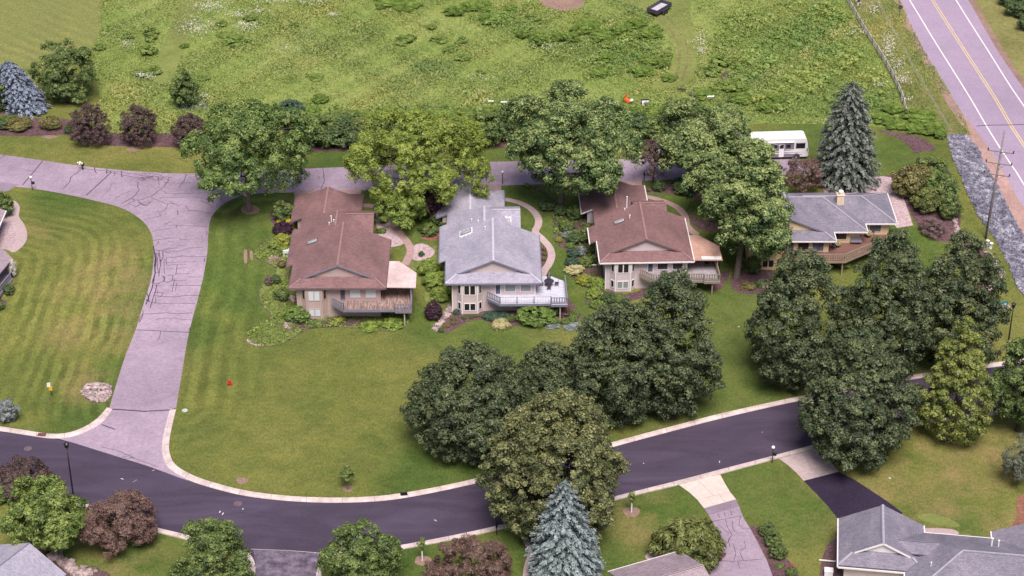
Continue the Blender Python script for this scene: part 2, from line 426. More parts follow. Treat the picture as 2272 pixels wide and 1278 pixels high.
def flat_poly(bm, pts, mi=0, z=0.0):
    vs = [bm.verts.new((p[0], p[1], z)) for p in pts]
    for t in tessellate_polygon([[Vector((p[0], p[1], 0)) for p in pts]]):
        a, b, c = (vs[i] for i in t)
        area = (b.co.x - a.co.x) * (c.co.y - a.co.y) - (c.co.x - a.co.x) * (b.co.y - a.co.y)
        if abs(area) < 1e-7: continue
        try: f = bm.faces.new((a, b, c) if area > 0 else (c, b, a)); f.material_index = mi
        except ValueError: pass
def flat_strip(bm, pts, wd, mi=0, z=0.0, wfun=None):
    pts = [np.array(p[:2], float) for p in pts]; L, Rr = [], []
    for i, p in enumerate(pts):
        d = pts[min(i + 1, len(pts) - 1)] - pts[max(i - 1, 0)]; d /= (np.linalg.norm(d) + 1e-9)
        nrm = np.array([-d[1], d[0]]); ww = wd / 2 * (wfun(i) if wfun else 1)
        L.append(bm.verts.new((*(p + nrm * ww), z))); Rr.append(bm.verts.new((*(p - nrm * ww), z)))
    for i in range(len(pts) - 1):
        f = bm.faces.new((Rr[i], Rr[i + 1], L[i + 1], L[i])); f.material_index = mi
def sheet(name, polys, mats, off, kind='structure', strips=(), label=None):
    """polys: list of (world pts, material index); strips: (world pts, width, index)"""
    bm = bmesh.new()
    for pts, mi in polys: flat_poly(bm, pts, mi)
    for st in strips: flat_strip(bm, st[0], st[1], st[2], 0.006 if len(st) < 4 else st[3])
    drape(bm, off)
    me = bpy.data.meshes.new(name); bm.to_mesh(me); bm.free()
    o = link_mesh(name, me, mats); tag(o, kind=kind)
    if label: o['label'] = label
    return o
def inpoly(px, py, poly):
    poly = np.array([p[:2] for p in poly]); x, y = poly[:, 0], poly[:, 1]
    res = np.zeros(len(px), bool); j = len(poly) - 1
    for i in range(len(poly)):
        c = ((y[i] > py) != (y[j] > py)) & (px < (x[j] - x[i]) * (py - y[i]) / (y[j] - y[i] + 1e-12) + x[i])
        res ^= c; j = i
    return res
def dist_line(px, py, line):
    d = np.full(len(px), 1e9); line = np.array([p[:2] for p in line])
    for a, b in zip(line[:-1], line[1:]):
        ab = b - a; t = np.clip(((px - a[0]) * ab[0] + (py - a[1]) * ab[1]) / (ab @ ab + 1e-12), 0, 1)
        d = np.minimum(d, np.hypot(px - a[0] - t * ab[0], py - a[1] - t * ab[1]))
    return d
# ================================================================ GROUND AND ROADS
# --- outlines, read off the photograph and laid on the slope
up_edge = [(-260, 318), (-120, 331), (0, 343), (60, 351), (100, 357), (170, 367), (240, 375), (330, 382), (400, 385), (520, 383), (640, 376), (760, 371), (900, 365), (1060, 360), (1250, 356), (1400, 353), (1530, 352), (1640, 352), (1700, 353), (1780, 354), (1797, 362)]
low_edge = [(1797, 378), (1770, 388), (1640, 394), (1500, 398), (1430, 401), (1300, 404), (1200, 409), (1110, 412), (970, 419), (860, 422), (740, 423), (650, 427), (590, 428), (545, 433), (510, 445), (485, 462), (468, 485), (462, 520), (460, 560), (452, 610), (440, 660), (420, 735), (405, 820), (391, 905)]
br_left = [(242, 907), (262, 840), (280, 785), (300, 735), (320, 670), (335, 620), (341, 575), (339, 530), (325, 500), (300, 478), (270, 462), (230, 450), (150, 432), (75, 419), (0, 411), (-120, 396), (-260, 384)]
UE, LE, BL = (cat_rom(gpts(e), 5) for e in (up_edge, low_edge, br_left))

# kerbs of the dark road
k1_out = [(-200, 936), (-60, 943), (0, 948), (60, 957), (110, 964), (150, 962), (185, 950), (212, 933), (230, 915), (237, 906)]
k1_in = [(-200, 945), (-60, 952), (0, 957), (60, 966), (110, 973), (152, 971), (190, 959), (222, 941), (241, 921), (249, 908)]
k2_out = [(391, 910), (384, 938), (376, 980), (377, 1008), (390, 1033), (428, 1056), (480, 1074), (550, 1091), (640, 1102), (740, 1106), (830, 1103), (890, 1096), (960, 1084), (1040, 1067), (1130, 1045), (1250, 1013), (1380, 977), (1500, 945), (1600, 919), (1740, 888), (1900, 856), (2060, 828), (2272, 797), (2420, 777)]
k2_in = [(377, 910), (368, 942), (360, 982), (362, 1014), (376, 1040), (420, 1066), (474, 1084), (546, 1101), (640, 1112), (740, 1116), (832, 1113), (893, 1106), (964, 1093), (1043, 1076), (1133, 1054), (1253, 1022), (1383, 986), (1503, 954), (1604, 928), (1744, 896), (1904, 864), (2064, 836), (2276, 805), (2424, 785)]
k3_out = [(-200, 1052), (-60, 1076), (0, 1088), (90, 1103), (170, 1123), (250, 1152), (330, 1177), (408, 1197), (470, 1212), (520, 1226), (545, 1244), (552, 1262), (550, 1300)]
k3_in = [(-200, 1043), (-60, 1067), (0, 1079), (90, 1094), (174, 1112), (254, 1141), (334, 1167), (412, 1186), (474, 1201), (526, 1214), (556, 1232), (567, 1258), (566, 1300)]
k4_out = [(712, 1300), (716, 1262), (732, 1240), (765, 1230), (860, 1224), (960, 1207), (1050, 1189), (1142, 1168), (1250, 1142), (1380, 1107), (1520, 1073), (1600, 1052), (1700, 1025), (1840, 988), (2000, 953), (2080, 938), (2242, 917), (2420, 896)]
k4_in = [(700, 1300), (703, 1258), (720, 1232), (758, 1220), (858, 1214), (958, 1197), (1048, 1179), (1140, 1158), (1248, 1132), (1378, 1098), (1518, 1063), (1598, 1042), (1698, 1016), (1838, 979), (1998, 945), (2078, 930), (2240, 909), (2418, 888)]
K = {n: cat_rom(gpts(e), 5) for n, e in (('1o', k1_out), ('1i', k1_in), ('2o', k2_out), ('2i', k2_in), ('3o', k3_out), ('3i', k3_in), ('4o', k4_out), ('4i', k4_in))}

# --- the ground: one sheet to the horizon, lawn grass; stripes follow the road edges
def ground():
    xs = np.r_[-4000, -900, -300, -150, np.arange(-98, 99, 1.0), 150, 300, 900, 4000]
    ys = np.r_[-3000, -600, -200, -100, np.arange(-66, 110, 1.0), 150, 300, 900, 5000]
    X, Y = np.meshgrid(xs, ys); nx, ny = len(xs), len(ys)
    bm = bmesh.new()
    me = bpy.data.meshes.new('ground')
    co = np.stack([X.ravel(), Y.ravel(), np.zeros(X.size)], 1)
    i, j = np.meshgrid(np.arange(nx - 1), np.arange(ny - 1)); a = (j * nx + i).ravel()
    q = np.stack([a, a + 1, a + nx + 1, a + nx], 1)
    me.from_pydata(co.tolist(), [], q.tolist())
    bm.from_mesh(me); drape(bm, 0.0); bm.to_mesh(me); bm.free()
    n = len(me.vertices); c = np.empty(n * 3); me.vertices.foreach_get('co', c); c = c.reshape(-1, 3)
    x, y = c[:, 0], c[:, 1]
    near = (abs(x) < 110) & (y > -80) & (y < 120)
    def put(name, val):
        at = me.attributes.new(name, 'FLOAT', 'POINT'); at.data.foreach_set('value', np.asarray(val, np.float32))
    dl = np.full(n, 50.0); dl[near] = dist_line(x[near], y[near], BL)
    leftlawn = BL + gpts([(-260, 936), (0, 950), (110, 964), (185, 950), (242, 907)])
    ml = inpoly(x, y, leftlawn).astype(float) * np.clip(1.2 - dl / 30, 0.25, 1) * np.clip(1.15 - (y - KX * x) / 45, .25, 1)
    put('d_left', dl); put('m_left', ml)
    redge = LE[len(LE) * 12 // len(low_edge):]
    dr = np.full(n, 50.0); dr[near] = dist_line(x[near], y[near], redge)
    mid = gpts([(391, 910), (405, 820), (440, 660), (460, 560), (468, 485), (510, 445), (650, 427), (650, 560), (620, 760), (1240, 740), (1000, 1060), (480, 1074), (377, 1000)])
    put('d_right', dr); put('m_right', inpoly(x, y, mid) * np.clip(1.25 - dr / 11, 0, 1))
    fld = gpts([(-300, -300), (232, -300), (226, 60), (205, 120), (150, 160), (0, 150), (-300, 150)])
    put('d_field', x * 0.62 + y * 0.79); put('m_field', inpoly(x, y, fld).astype(float))
    dry = np.zeros(n)
    for u, v, r_ in [(260, 620, 6), (210, 700, 7), (285, 570, 3), (60, 520, 3), (2040, 1040, 16), (1930, 1040, 11), (2150, 1020, 12), (2200, 1100, 10), (1450, 1165, 5), (290, 318, 4), (200, 330, 4), (180, 850, 4), (1560, 960, 5),
                     (250, 1265, 6), (1330, 1120, 4), (2240, 130, 20), (2150, 1150, 6), (1780, 870, 4), (1870, 930, 6)]:
        p = G(u, v); dry = np.maximum(dry, np.clip(1.4 - np.hypot(x - p[0], (y - p[1]) * .8) / r_, 0, 1))
    put('m_dry', np.maximum(dry, 0.10))
    lush_shade = np.zeros(n)  # spots of richer watered lawn and of shade painted in near trees
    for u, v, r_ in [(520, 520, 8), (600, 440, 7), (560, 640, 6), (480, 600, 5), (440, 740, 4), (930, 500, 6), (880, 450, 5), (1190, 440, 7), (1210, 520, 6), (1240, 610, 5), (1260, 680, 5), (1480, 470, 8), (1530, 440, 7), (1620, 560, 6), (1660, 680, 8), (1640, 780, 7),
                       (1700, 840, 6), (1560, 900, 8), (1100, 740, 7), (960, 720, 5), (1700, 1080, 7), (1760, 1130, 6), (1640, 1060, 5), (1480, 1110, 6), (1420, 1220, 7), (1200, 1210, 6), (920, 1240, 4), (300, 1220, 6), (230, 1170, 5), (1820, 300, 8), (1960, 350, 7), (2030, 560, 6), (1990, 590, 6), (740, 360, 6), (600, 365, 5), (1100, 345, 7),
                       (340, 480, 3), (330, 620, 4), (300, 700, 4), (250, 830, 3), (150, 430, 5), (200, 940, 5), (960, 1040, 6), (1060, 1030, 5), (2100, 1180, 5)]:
        p = G(u, v); lush_shade = np.maximum(lush_shade, np.clip(1.6 - 1.25 * np.hypot(x - p[0], (y - p[1]) * .8) / r_, 0, 1))
    put('m_lush_shade', lush_shade)
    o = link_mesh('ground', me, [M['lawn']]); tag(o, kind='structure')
ground()

# --- meadow, verges
meadow_px = [(226, -320), (224, 60), (206, 120), (214, 180), (225, 225), (180, 250), (250, 298), (350, 300), (460, 296), (640, 318), (800, 322), (1130, 312), (1300, 300), (1500, 292), (1600, 284), (1690, 273), (1800, 275), (1900, 277), (2000, 285), (2060, 296), (2096, 308), (2112, 300), (2128, 262), (2052, 135), (2004, 45), (1990, 0), (1900, -200), (1850, -320)]
MEADOW = gpts(meadow_px)
sheet('meadow', [(MEADOW, 0)], [M['meadow']], 0.006)
verge_px = [(1888, 0), (1925, 80), (1960, 140), (2000, 220), (2030, 285), (2096, 300), (2155, 300), (2128, 240), (2085, 170), (2045, 105), (2010, 35), (1996, 0), (1910, -200), (1860, -320), (1740, -320), (1800, -180)]
VERGE = gpts(verge_px)
sheet('verge', [(VERGE, 0)], [M['verge']], 0.012)
sheet('verge', [(gpts([(2148, 0), (2185, 64), (2225, 131), (2290, 215), (2420, 380), (2600, 330), (2400, 0), (2250, -320), (1990, -320)]), 0)], [M['verge']], 0.012)
track_px = [(1300, -20), (1420, 20), (1470, 62), (1490, 95), (1493, 130), (1480, 165), (1440, 195), (1520, 190), (1545, 150), (1550, 100), (1540, 60), (1530, 10), (1560, -60), (1240, -60)]
path2_px = [(405, -60), (400, 0), (370, 80), (345, 140), (340, 180), (380, 182), (405, 120), (430, 60), (450, 0), (455, -60)]
TRACK, MOWN2 = cat_rom(gpts(track_px), 4, True), cat_rom(gpts(path2_px), 4, True)
rut1 = cat_rom(gpts([(1440, 25), (1482, 62), (1505, 100), (1507, 140), (1495, 180)]), 5)
rut2 = cat_rom(gpts([(1470, 30), (1502, 62), (1524, 100), (1525, 140), (1512, 180)]), 5)
sheet('track', [(TRACK, 0)], [M['mown'], M['rut']], 0.012, strips=[(rut1, 0.4, 1), (rut2, 0.4, 1)])
sheet('track', [(MOWN2, 0)], [M['mown']], 0.012)
DIRT = cat_rom(gpts([(1198, -12), (1204, 10), (1225, 20), (1245, 27), (1262, 24), (1285, 18), (1296, 8), (1290, -14)]), 4, True)
sheet('dirt_patch', [(DIRT, 0)], [M['mulch_pink']], 0.018)
DIRT2 = cat_rom(gpts([(1598, 175), (1604, 162), (1612, 158), (1618, 166), (1612, 180)]), 4, True)
sheet('dirt_patch', [(DIRT2, 0)], [M['mulch']], 0.018)

# --- pale old street with its sealed cracks
def wiggle(px, amp=1.2, n=4, seed=0):
    r_ = random.Random(seed); out = []
    for a, b in zip(px[:-1], px[1:]):
        for i in range(n):
            t = i / n; out.append((a[0] + (b[0] - a[0]) * t + r_.uniform(-amp, amp), a[1] + (b[1] - a[1]) * t + r_.uniform(-amp, amp) * .5))
    out.append(px[-1]); return out
CR = []
def crack(px, wd=0.16, amp=0.9):
    CR.append((gpts(wiggle(px, amp, 4, len(CR))), wd * .52, 1))
def c7(pts, wd=0.16, amp=0.7): crack([(140 + x * .18486, 340 + y * .18486) for x, y in pts], wd, amp)
def c8(pts, wd=0.14, amp=0.5): crack([(280 + x * .18779, 520 + y * .18779) for x, y in pts], wd, amp)
c7([(215, 200), (90, 290), (80, 340), (0, 430)], .2); c7([(580, 230), (470, 330), (275, 510)], .28, .3)
c7([(265, 190), (400, 205), (560, 215), (760, 240), (960, 270), (1100, 280), (1320, 290)], .16); c7([(560, 225), (700, 260), (850, 290), (1000, 300), (1230, 325)], .15)
c7([(380, 170), (385, 230), (410, 235)], .22); c7([(525, 190), (520, 245), (575, 215)], .25); c7([(700, 210), (705, 285), (720, 270)], .2); c7([(620, 230), (612, 275)], .15)
for k in range(16):
    r_ = random.Random(k); x = 860 + r_.random() * 330; y = 250 + r_.random() * 75
    c7([(x, y), (x + r_.uniform(20, 60), y + r_.uniform(-35, 35)), (x + r_.uniform(60, 110), y + r_.uniform(-25, 25))], .13, .8)
c7([(1020, 240), (1110, 250), (1190, 275)], .16)
c7([(900, 340), (895, 400), (912, 440), (870, 500), (820, 540), (690, 615)], .18); c7([(1240, 350), (1215, 400), (1050, 520), (930, 560), (860, 565), (820, 540)], .18)
c7([(1270, 290), (1255, 360), (1215, 355)], .14); c7([(1250, 360), (1540, 358)], .12); c7([(1480, 250), (1455, 330), (1385, 410)], .16); c7([(1150, 290), (1145, 350), (1160, 380)], .12)
c7([(1180, 450), (1225, 460), (1235, 490), (1580, 480)], .12); c7([(1160, 540), (1200, 530), (1700, 528)], .12); c7([(1050, 530), (1240, 610), (1330, 605), (1400, 635)], .15); c7([(1255, 615), (1220, 690), (1110, 710)], .14)
c7([(1290, 580), (1330, 610)], .15); c7([(720, 640), (800, 600), (860, 570)], .16); c7([(780, 610), (880, 635), (960, 590), (1060, 585), (980, 630), (900, 590)], .14, 1.2); c7([(850, 655), (940, 610), (1000, 640), (1050, 590)], .13, 1.2)
c7([(900, 570), (960, 620), (1010, 610)], .14, 1.5); c7([(960, 805), (1170, 755), (1160, 715)], .14); c7([(1375, 685), (1380, 740)], .18); c7([(1470, 630), (1505, 690), (1600, 692), (1770, 720)], .14); c7([(1660, 570), (1800, 640)], .15); c7([(1710, 560), (1755, 525)], .12)
c7([(1220, 865), (1225, 850), (1315, 820)], .13); c7([(1310, 865), (1440, 870), (1730, 880)], .13); c7([(1360, 870), (1365, 895), (1190, 915), (1040, 950)], .13); c7([(475, 445), (560, 440), (590, 350)], .1); c7([(475, 515), (560, 440)], .1); c7([(620, 545), (720, 490), (800, 455)], .11); c7([(1870, 400), (1890, 450), (1930, 490)], .1); c7([(1790, 495), (1900, 487)], .1); c7([(1725, 930), (1725, 985)], .16); c7([(1660, 1000), (1665, 1025)], .14)
c8([(325, 72), (480, 50), (585, 42)], .18); c8([(380, 75), (375, 115), (350, 138)]); c8([(500, 75), (515, 92), (560, 85)]); c8([(630, 45), (650, 65), (740, 68)]); c8([(600, 132), (715, 133)], .1); c8([(440, 180), (600, 160), (600, 165)]); c8([(470, 200), (640, 200), (720, 165), (910, 152)], .14)
c8([(340, 185), (380, 190), (455, 190), (470, 215), (530, 222)], .16); c8([(385, 190), (395, 250), (405, 330)], .18); c8([(435, 195), (435, 270), (410, 320)], .2); c8([(340, 225), (380, 225), (370, 310)], .16); c8([(325, 140), (330, 200), (345, 290), (335, 380), (345, 450), (310, 570)], .3); c8([(350, 225), (355, 310), (340, 420)], .22); c8([(455, 285), (445, 340), (450, 470)], .12, .8); c8([(480, 285), (470, 300), (478, 360)], .15)
c8([(470, 275), (520, 270), (560, 275), (620, 260), (690, 255)], .16, 1.2); c8([(690, 262), (955, 262)], .12); c8([(480, 338), (820, 322)], .1); c8([(480, 370), (600, 355), (710, 358)], .1); c8([(605, 358), (585, 480), (490, 488)], .14); c8([(400, 290), (405, 360), (385, 500)], .18); c8([(365, 310), (370, 400), (380, 455), (345, 460)], .16); c8([(600, 402), (720, 392)], .1); c8([(470, 405), (555, 410)], .1); c8([(590, 470), (740, 465)], .1)
c8([(420, 485), (450, 520), (455, 560), (490, 575), (545, 545), (550, 490)], .16, 1.2); c8([(430, 500), (460, 510), (440, 560), (380, 575), (330, 580)], .18, 1.2); c8([(545, 545), (720, 547)], .1); c8([(720, 503), (900, 507)], .1); c8([(570, 525), (560, 590), (540, 680)], .14); c8([(600, 580), (580, 665)], .14); c8([(520, 605), (700, 603), (900, 605)], .14); c8([(330, 605), (460, 598)], .12)
c8([(330, 490), (325, 560), (305, 640), (270, 720), (235, 830)], .28); c8([(360, 590), (345, 680), (310, 780), (280, 875)], .2); c8([(370, 590), (395, 575)], .14); c8([(250, 700), (265, 800), (240, 770)], .25, 1.5); c8([(320, 720), (450, 735), (590, 740), (700, 722), (880, 724)], .13); c8([(340, 742), (420, 740), (425, 690)], .12); c8([(265, 800), (400, 815), (520, 815), (820, 817)], .13); c8([(345, 750), (345, 815)], .14); c8([(365, 655), (370, 710)], .1); c8([(310, 690), (450, 690)], .1)
c8([(185, 942), (330, 938), (470, 928), (580, 938), (780, 930)], .14); c8([(200, 895), (195, 960), (160, 1040), (150, 1030), (185, 950)], .16); c8([(345, 1015), (380, 995), (560, 990), (640, 1005), (775, 1012)], .1); c8([(115, 1130), (400, 1142), (765, 1160)], .2, .25); c8([(410, 1148), (390, 1230), (360, 1260)], .14); c8([(755, 1100), (740, 1120), (765, 1125), (740, 1140)], .14, 1); c8([(925, 285), (922, 330)], .18)
for k, (u, v) in enumerate([(608, 395), (615, 400), (622, 394), (628, 403), (636, 398), (598, 402)]): crack([(u, v - 7), (u + 2, v + 6)], .11)
crack([(651, 381), (650, 420)], .16); crack([(716, 373), (720, 400), (712, 420)], .16); crack([(705, 389), (709, 398)], .14); crack([(700, 415), (740, 416)], .1); crack([(545, 390), (560, 402)], .12); crack([(590, 413), (640, 415)], .1)
crack([(95, 357), (72, 385), (50, 411)], .25, .3); crack([(52, 377), (90, 381)], .1); crack([(10, 345), (0, 352)], .2); crack([(1180, 357), (1172, 375)], .12); crack([(1095, 378), (1104, 379)], .08)
pale = [(list(UE) + list(LE) + list(BL), 0)]
sheet('street', pale, [M['road'], M['crack']], 0.018, strips=CR)
apron = gpts([(243, 902), (392, 902), (378, 911)]) + [p for p in K['2i'][:26]] + gpts([(400, 1066), (330, 1042), (250, 1017), (170, 992), (120, 979)]) + [p for p in K['1i'][22:]]
ap_str = [(gpts(wiggle([(249, 908), (320, 913), (378, 910)], .8)), 0.2, 1), (gpts(wiggle([(225, 942), (255, 953)], .6)), .16, 1)]
for pts in ([(275, 1012), (300, 1018), (350, 1036)], [(225, 992), (262, 1000), (300, 1018)], [(270, 1012), (280, 1018), (296, 1016), (290, 1010), (275, 1008)]):
    ap_str.append((gpts(wiggle(pts, .6)), .06, 1))
sheet('street', [(apron, 0)], [M['road'], M['crack']], 0.021, strips=ap_str)

# --- dark resurfaced road
dark_poly = list(K['1i'][:24]) + gpts([(120, 973), (170, 985), (250, 1010), (330, 1035), (400, 1061)]) + list(K['2i'][27:]) + list(K['4i'][::-1]) + list(K['3i'][::-1])
scr = []
for a, b, wd in [((487, 1138), (489, 1134), .1), ((493, 1143), (496, 1138), .1), ((538, 1131), (540, 1128), .08), ((295, 1070), (304, 1065), .03), ((268, 1062), (274, 1064), .08), ((963, 1155), (969, 1155), .05), ((812, 1164), (825, 1163), .05), ((964, 1153), (968, 1157), .05), ((1596, 1027), (1597, 1023), .08), ((338, 1045), (343, 1043), .05), ((1427, 1028), (1429, 1029), .1), ((1690, 960), (1693, 959), .04)]:
    scr.append((gpts([a, b]), wd, 1))
for pts in ([(555, 1172), (640, 1180), (770, 1190)], [(585, 1215), (627, 1195), (655, 1222)], [(627, 1195), (720, 1190)], [(500, 1132), (600, 1150), (660, 1165)]):
    scr.append((gpts(wiggle(pts, .6)), .06, 2))
sheet('road', [(dark_poly, 0)], [M['dark'], M['white_paint'], M['crack']], 0.031, strips=scr)
worn_poly = gpts([(562, 1219), (600, 1222), (660, 1224), (712, 1226), (704, 1240), (702, 1300), (566, 1300), (567, 1250)])
sheet('road', [(worn_poly, 0)], [M['worn'], M['concrete']], 0.037, strips=[(gpts([(556, 1219), (640, 1222), (716, 1228)]), .09, 1)])

def kerb(name, outer, inner, h0=0.13):
    n = min(len(outer), len(inner)); mb = MB()
    O = [np.array(p) for p in outer[:n]]; I = [np.array(p) for p in inner[:n]]
    vs, fs, ms = [], [], []
    for o_, i_ in zip(O, I):
        z = hz(*o_); m_ = o_ * .45 + i_ * .55
        vs += [(*o_, z - .1), (*o_, z + h0), (*m_, z + h0 - .01), (*(m_ * .7 + i_ * .3), z + .05), (*i_, z + .032), (*i_, z - .1)]
    for k in range(n - 1):
        a = k * 6
        for q in range(5): fs.append((a + q, a + q + 1, a + 6 + q + 1, a + 6 + q))
    mb.add(vs, fs)
    # scored joints across the kerb every 3 m
    acc = 0.0
    for k in range(1, n):
        seg = np.linalg.norm(O[k] - O[k - 1]); acc += seg
        if acc > 3.2:
            acc = 0; d = (O[k] - O[k - 1]) / seg * .03; z = hz(*O[k])
            m_ = O[k] * .45 + I[k] * .55
            mb.add([(*(O[k] - d), z + h0 + .006), (*(O[k] + d), z + h0 + .006), (*(m_ + d), z + h0 - .004), (*(m_ - d), z + h0 - .004), (*(I[k] + d), z + .042), (*(I[k] - d), z + .042)], [(0, 1, 2, 3), (3, 2, 4, 5)], 1)
    o = mb.build('kerb', [M['kerb'], M['joint']]); tag(o, kind='structure')
for n_ in '1234': kerb('kerb', K[n_ + 'o'], K[n_ + 'i'])

# --- driveways at the lower right and the strip by the left edge
def conc(name, px, m, off, joints=(), jm='joint', wd=.04):
    return sheet(name, [(gpts(px), 0)], [M[m], M[jm]], off, strips=[(gpts(wiggle(j, .25)) if jm == 'crack' else gpts(j), wd, 1) for j in joints])
conc('driveway', [(1506, 1076), (1598, 1053), (1608, 1072), (1620, 1092), (1633, 1108), (1562, 1128), (1548, 1110), (1530, 1093)], 'concrete_new', .024, [[(1549, 1066), (1583, 1100)], [(1546, 1109), (1621, 1092)], [(1570, 1103), (1584, 1121)], [(1596, 1098), (1608, 1114)]])
conc('driveway', [(1562, 1128), (1633, 1108), (1640, 1124), (1573, 1144)], 'hwy_dark', .018)
conc('driveway', [(1728, 1018), (1838, 989), (1836, 1005), (1845, 1028), (1861, 1047), (1783, 1067), (1768, 1050), (1748, 1032)], 'concrete', .024, [[(1769, 1050), (1843, 1030)], [(1782, 1004), (1802, 1041)], [(1805, 1041), (1822, 1057)]])
conc('driveway', [(1783, 1067), (1861, 1047), (1895, 1064), (1935, 1090), (1968, 1112), (2003, 1138), (1990, 1160), (1858, 1170), (1858, 1150), (1836, 1122), (1808, 1092)], 'black_drive', .018)
drv = [(1573, 1144), (1640, 1124), (1650, 1150), (1664, 1172), (1682, 1205), (1702, 1245), (1722, 1300), (1540, 1300), (1562, 1268), (1590, 1250), (1605, 1238), (1600, 1200), (1588, 1170)]
def d8(pts, s=480 / 2272): return [(1320 + x * s, 1120 + y * s) for x, y in pts]
jn = [d8(q) for q in ([(1220, 178), (1370, 150), (1550, 115)], [(1270, 580), (1450, 598), (1760, 570)], [(1370, 150), (1390, 230), (1440, 320), (1400, 370), (1420, 450)], [(1530, 120), (1510, 210), (1560, 255), (1630, 252)], [(1300, 210), (1360, 265), (1410, 300)], [(1350, 410), (1390, 405), (1420, 340)], [(1440, 170), (1450, 260), (1490, 300), (1560, 295)], [(1455, 420), (1480, 510), (1460, 590)], [(1520, 500), (1560, 590)], [(1570, 380), (1580, 450), (1520, 490)], [(1500, 600), (1520, 660)], [(1420, 60), (1440, 110)], [(1290, 95), (1310, 135)], [(1360, 80), (1370, 125)])]
conc('driveway', drv, 'road', .018, jn, 'crack', .055)
conc('driveway', [(-260, 388), (-100, 402), (0, 404), (42, 409), (18, 424), (-20, 430), (-260, 430)], 'hwy_dark', .024)
conc('driveway', [(652, 424), (802, 420), (800, 440), (654, 440)], 'path', .024)
conc('driveway', [(972, 416), (1112, 409), (1112, 428), (972, 428)], 'path', .024)
conc('driveway', [(1294, 404), (1424, 401), (1424, 415), (1296, 415)], 'path', .024)
conc('driveway', [(1470, 396), (1800, 384), (1792, 355), (1660, 352)], 'road', .024)

# --- highway with shoulder and markings
hl = [(1790, -320), (1888, -180), (1998, 0), (2013, 40), (2050, 111), (2091, 182), (2134, 249), (2166, 290), (2205, 347), (2252, 430), (2300, 512), (2420, 720)]
hr = [(1945, -320), (2040, -175), (2148, 0), (2185, 64), (2225, 131), (2290, 222), (2440, 440), (2600, 660)]
HL, HR = cat_rom(gpts(hl), 4), cat_rom(gpts(hr), 4)
def shift(px, d): return [(u + d, v) for u, v in px]
shl = [(u - (14 + max(0, (v - 120)) * .055), v) for u, v in hl]
sheet('shoulder', [(cat_rom(gpts(shl), 4) + HL[::-1], 0)], [M['shoulder']], .024)
sheet('shoulder', [(cat_rom(gpts(shift(hr, 15)), 4) + HR[::-1], 0)], [M['mulch_pink']], .018)
wl = [(1812, -320), (1905, -180), (2018, 0), (2074, 92), (2151, 215), (2204, 305), (2272, 410), (2430, 655)]
cl = [(1860, -320), (1960, -180), (2069, 0), (2150, 128), (2211, 223), (2272, 323), (2440, 590)]
wr = [(1916, -320), (2012, -180), (2121, 0), (2188, 106), (2272, 236), (2430, 470)]
ln = lambda px, d=0: cat_rom(gpts(shift(px, d)), 4)
sheet('highway', [(HL + HR[::-1], 0)], [M['hwy'], M['white_paint'], M['yellow_paint'], M['crack'], M['hwy_dark']], .03,
      strips=[(ln(wl), .2, 1), (ln(wr), .2, 1), (ln(cl, -2.6), .15, 2), (ln(cl, 2.6), .15, 2), (gpts(wiggle([(2166, 280), (2200, 278), (2272, 277)], .8)), .2, 3)])
# --- grey riprap bed (stones are scattered on it further down)
rip_px = [(2101, 301), (2141, 299), (2168, 330), (2188, 373), (2214, 417), (2250, 487), (2285, 545), (2330, 620), (2360, 740), (2290, 672), (2258, 640), (2240, 590), (2212, 536), (2171, 479), (2144, 425), (2131, 387), (2112, 346)]
RIP = gpts(rip_px)
sheet('riprap_bed', [(RIP, 0)], [M['riprap']], .03)
sheet('shoulder', [(gpts([(2141, 299), (2166, 293), (2206, 352), (2252, 435), (2300, 520), (2420, 730), (2380, 760), (2330, 620), (2285, 545), (2250, 487), (2214, 417), (2188, 373), (2168, 330)]), 0)], [M['shoulder']], .036)

# --- beds, paths, gravel
def bed(name, px, m, off=.012, edge=None, smooth=True, ew=.14):
    pts = cat_rom(gpts(px), 4, True) if smooth else gpts(px)
    st = [(cat_rom(gpts(edge), 4), ew, 1)] if edge else []
    sheet(name, [(pts, 0)], [M[m], M['edging'] if ew < .2 else M['edging_stone']], off, strips=st)
    return pts
BED1 = bed('flower_bed', [(655, 500), (630, 512), (600, 530), (574, 547), (565, 562), (572, 575), (590, 583), (606, 591), (611, 601), (606, 613), (590, 624), (578, 640), (575, 655), (578, 673), (591, 686), (600, 699), (597, 711), (584, 718), (562, 724), (550, 740), (549, 752), (562, 762), (585, 767), (615, 767), (642, 755), (664, 741), (692, 729), (760, 726), (860, 735), (896, 725), (913, 705), (906, 688), (840, 694), (650, 696), (648, 620), (645, 560)],
     'soil_gc', edge=[(630, 512), (600, 530), (574, 547), (565, 562), (572, 575), (590, 583), (606, 591), (611, 601), (606, 613), (590, 624), (578, 640), (575, 655), (578, 673), (591, 686), (600, 699), (597, 711), (584, 718), (562, 724), (550, 740), (549, 752), (562, 762), (585, 767), (615, 767), (642, 755), (664, 741), (692, 729), (760, 726), (860, 735), (896, 725)])
bed('flower_bed', [(650, 735), (700, 728), (800, 722), (812, 712), (790, 704), (700, 706), (660, 715)], 'mulch', .018)
for q in ([(590, 543), (612, 534), (622, 540), (600, 550)], [(588, 575), (612, 568), (628, 578), (605, 586)]): bed('flower_bed', q, 'mulch_pink', .018)
bed('flower_bed', [(600, 478), (610, 450), (640, 445), (652, 470), (652, 500), (620, 506), (604, 494)], 'mulch', .012)
bed('bare_patch', [(541, 556), (548, 556), (548, 582), (542, 582)], 'mulch_pink', .012); bed('bare_patch', [(554, 558), (560, 558), (561, 575), (556, 576)], 'mulch_pink', .012); bed('bare_patch', [(524, 1062), (540, 1060), (551, 1064), (545, 1072), (530, 1073)], 'mulch_pink', .012)
bed('tree_ring', [(535, 462), (545, 455), (565, 456), (576, 465), (570, 473), (550, 476), (538, 471)], 'mulch_pink', .012)
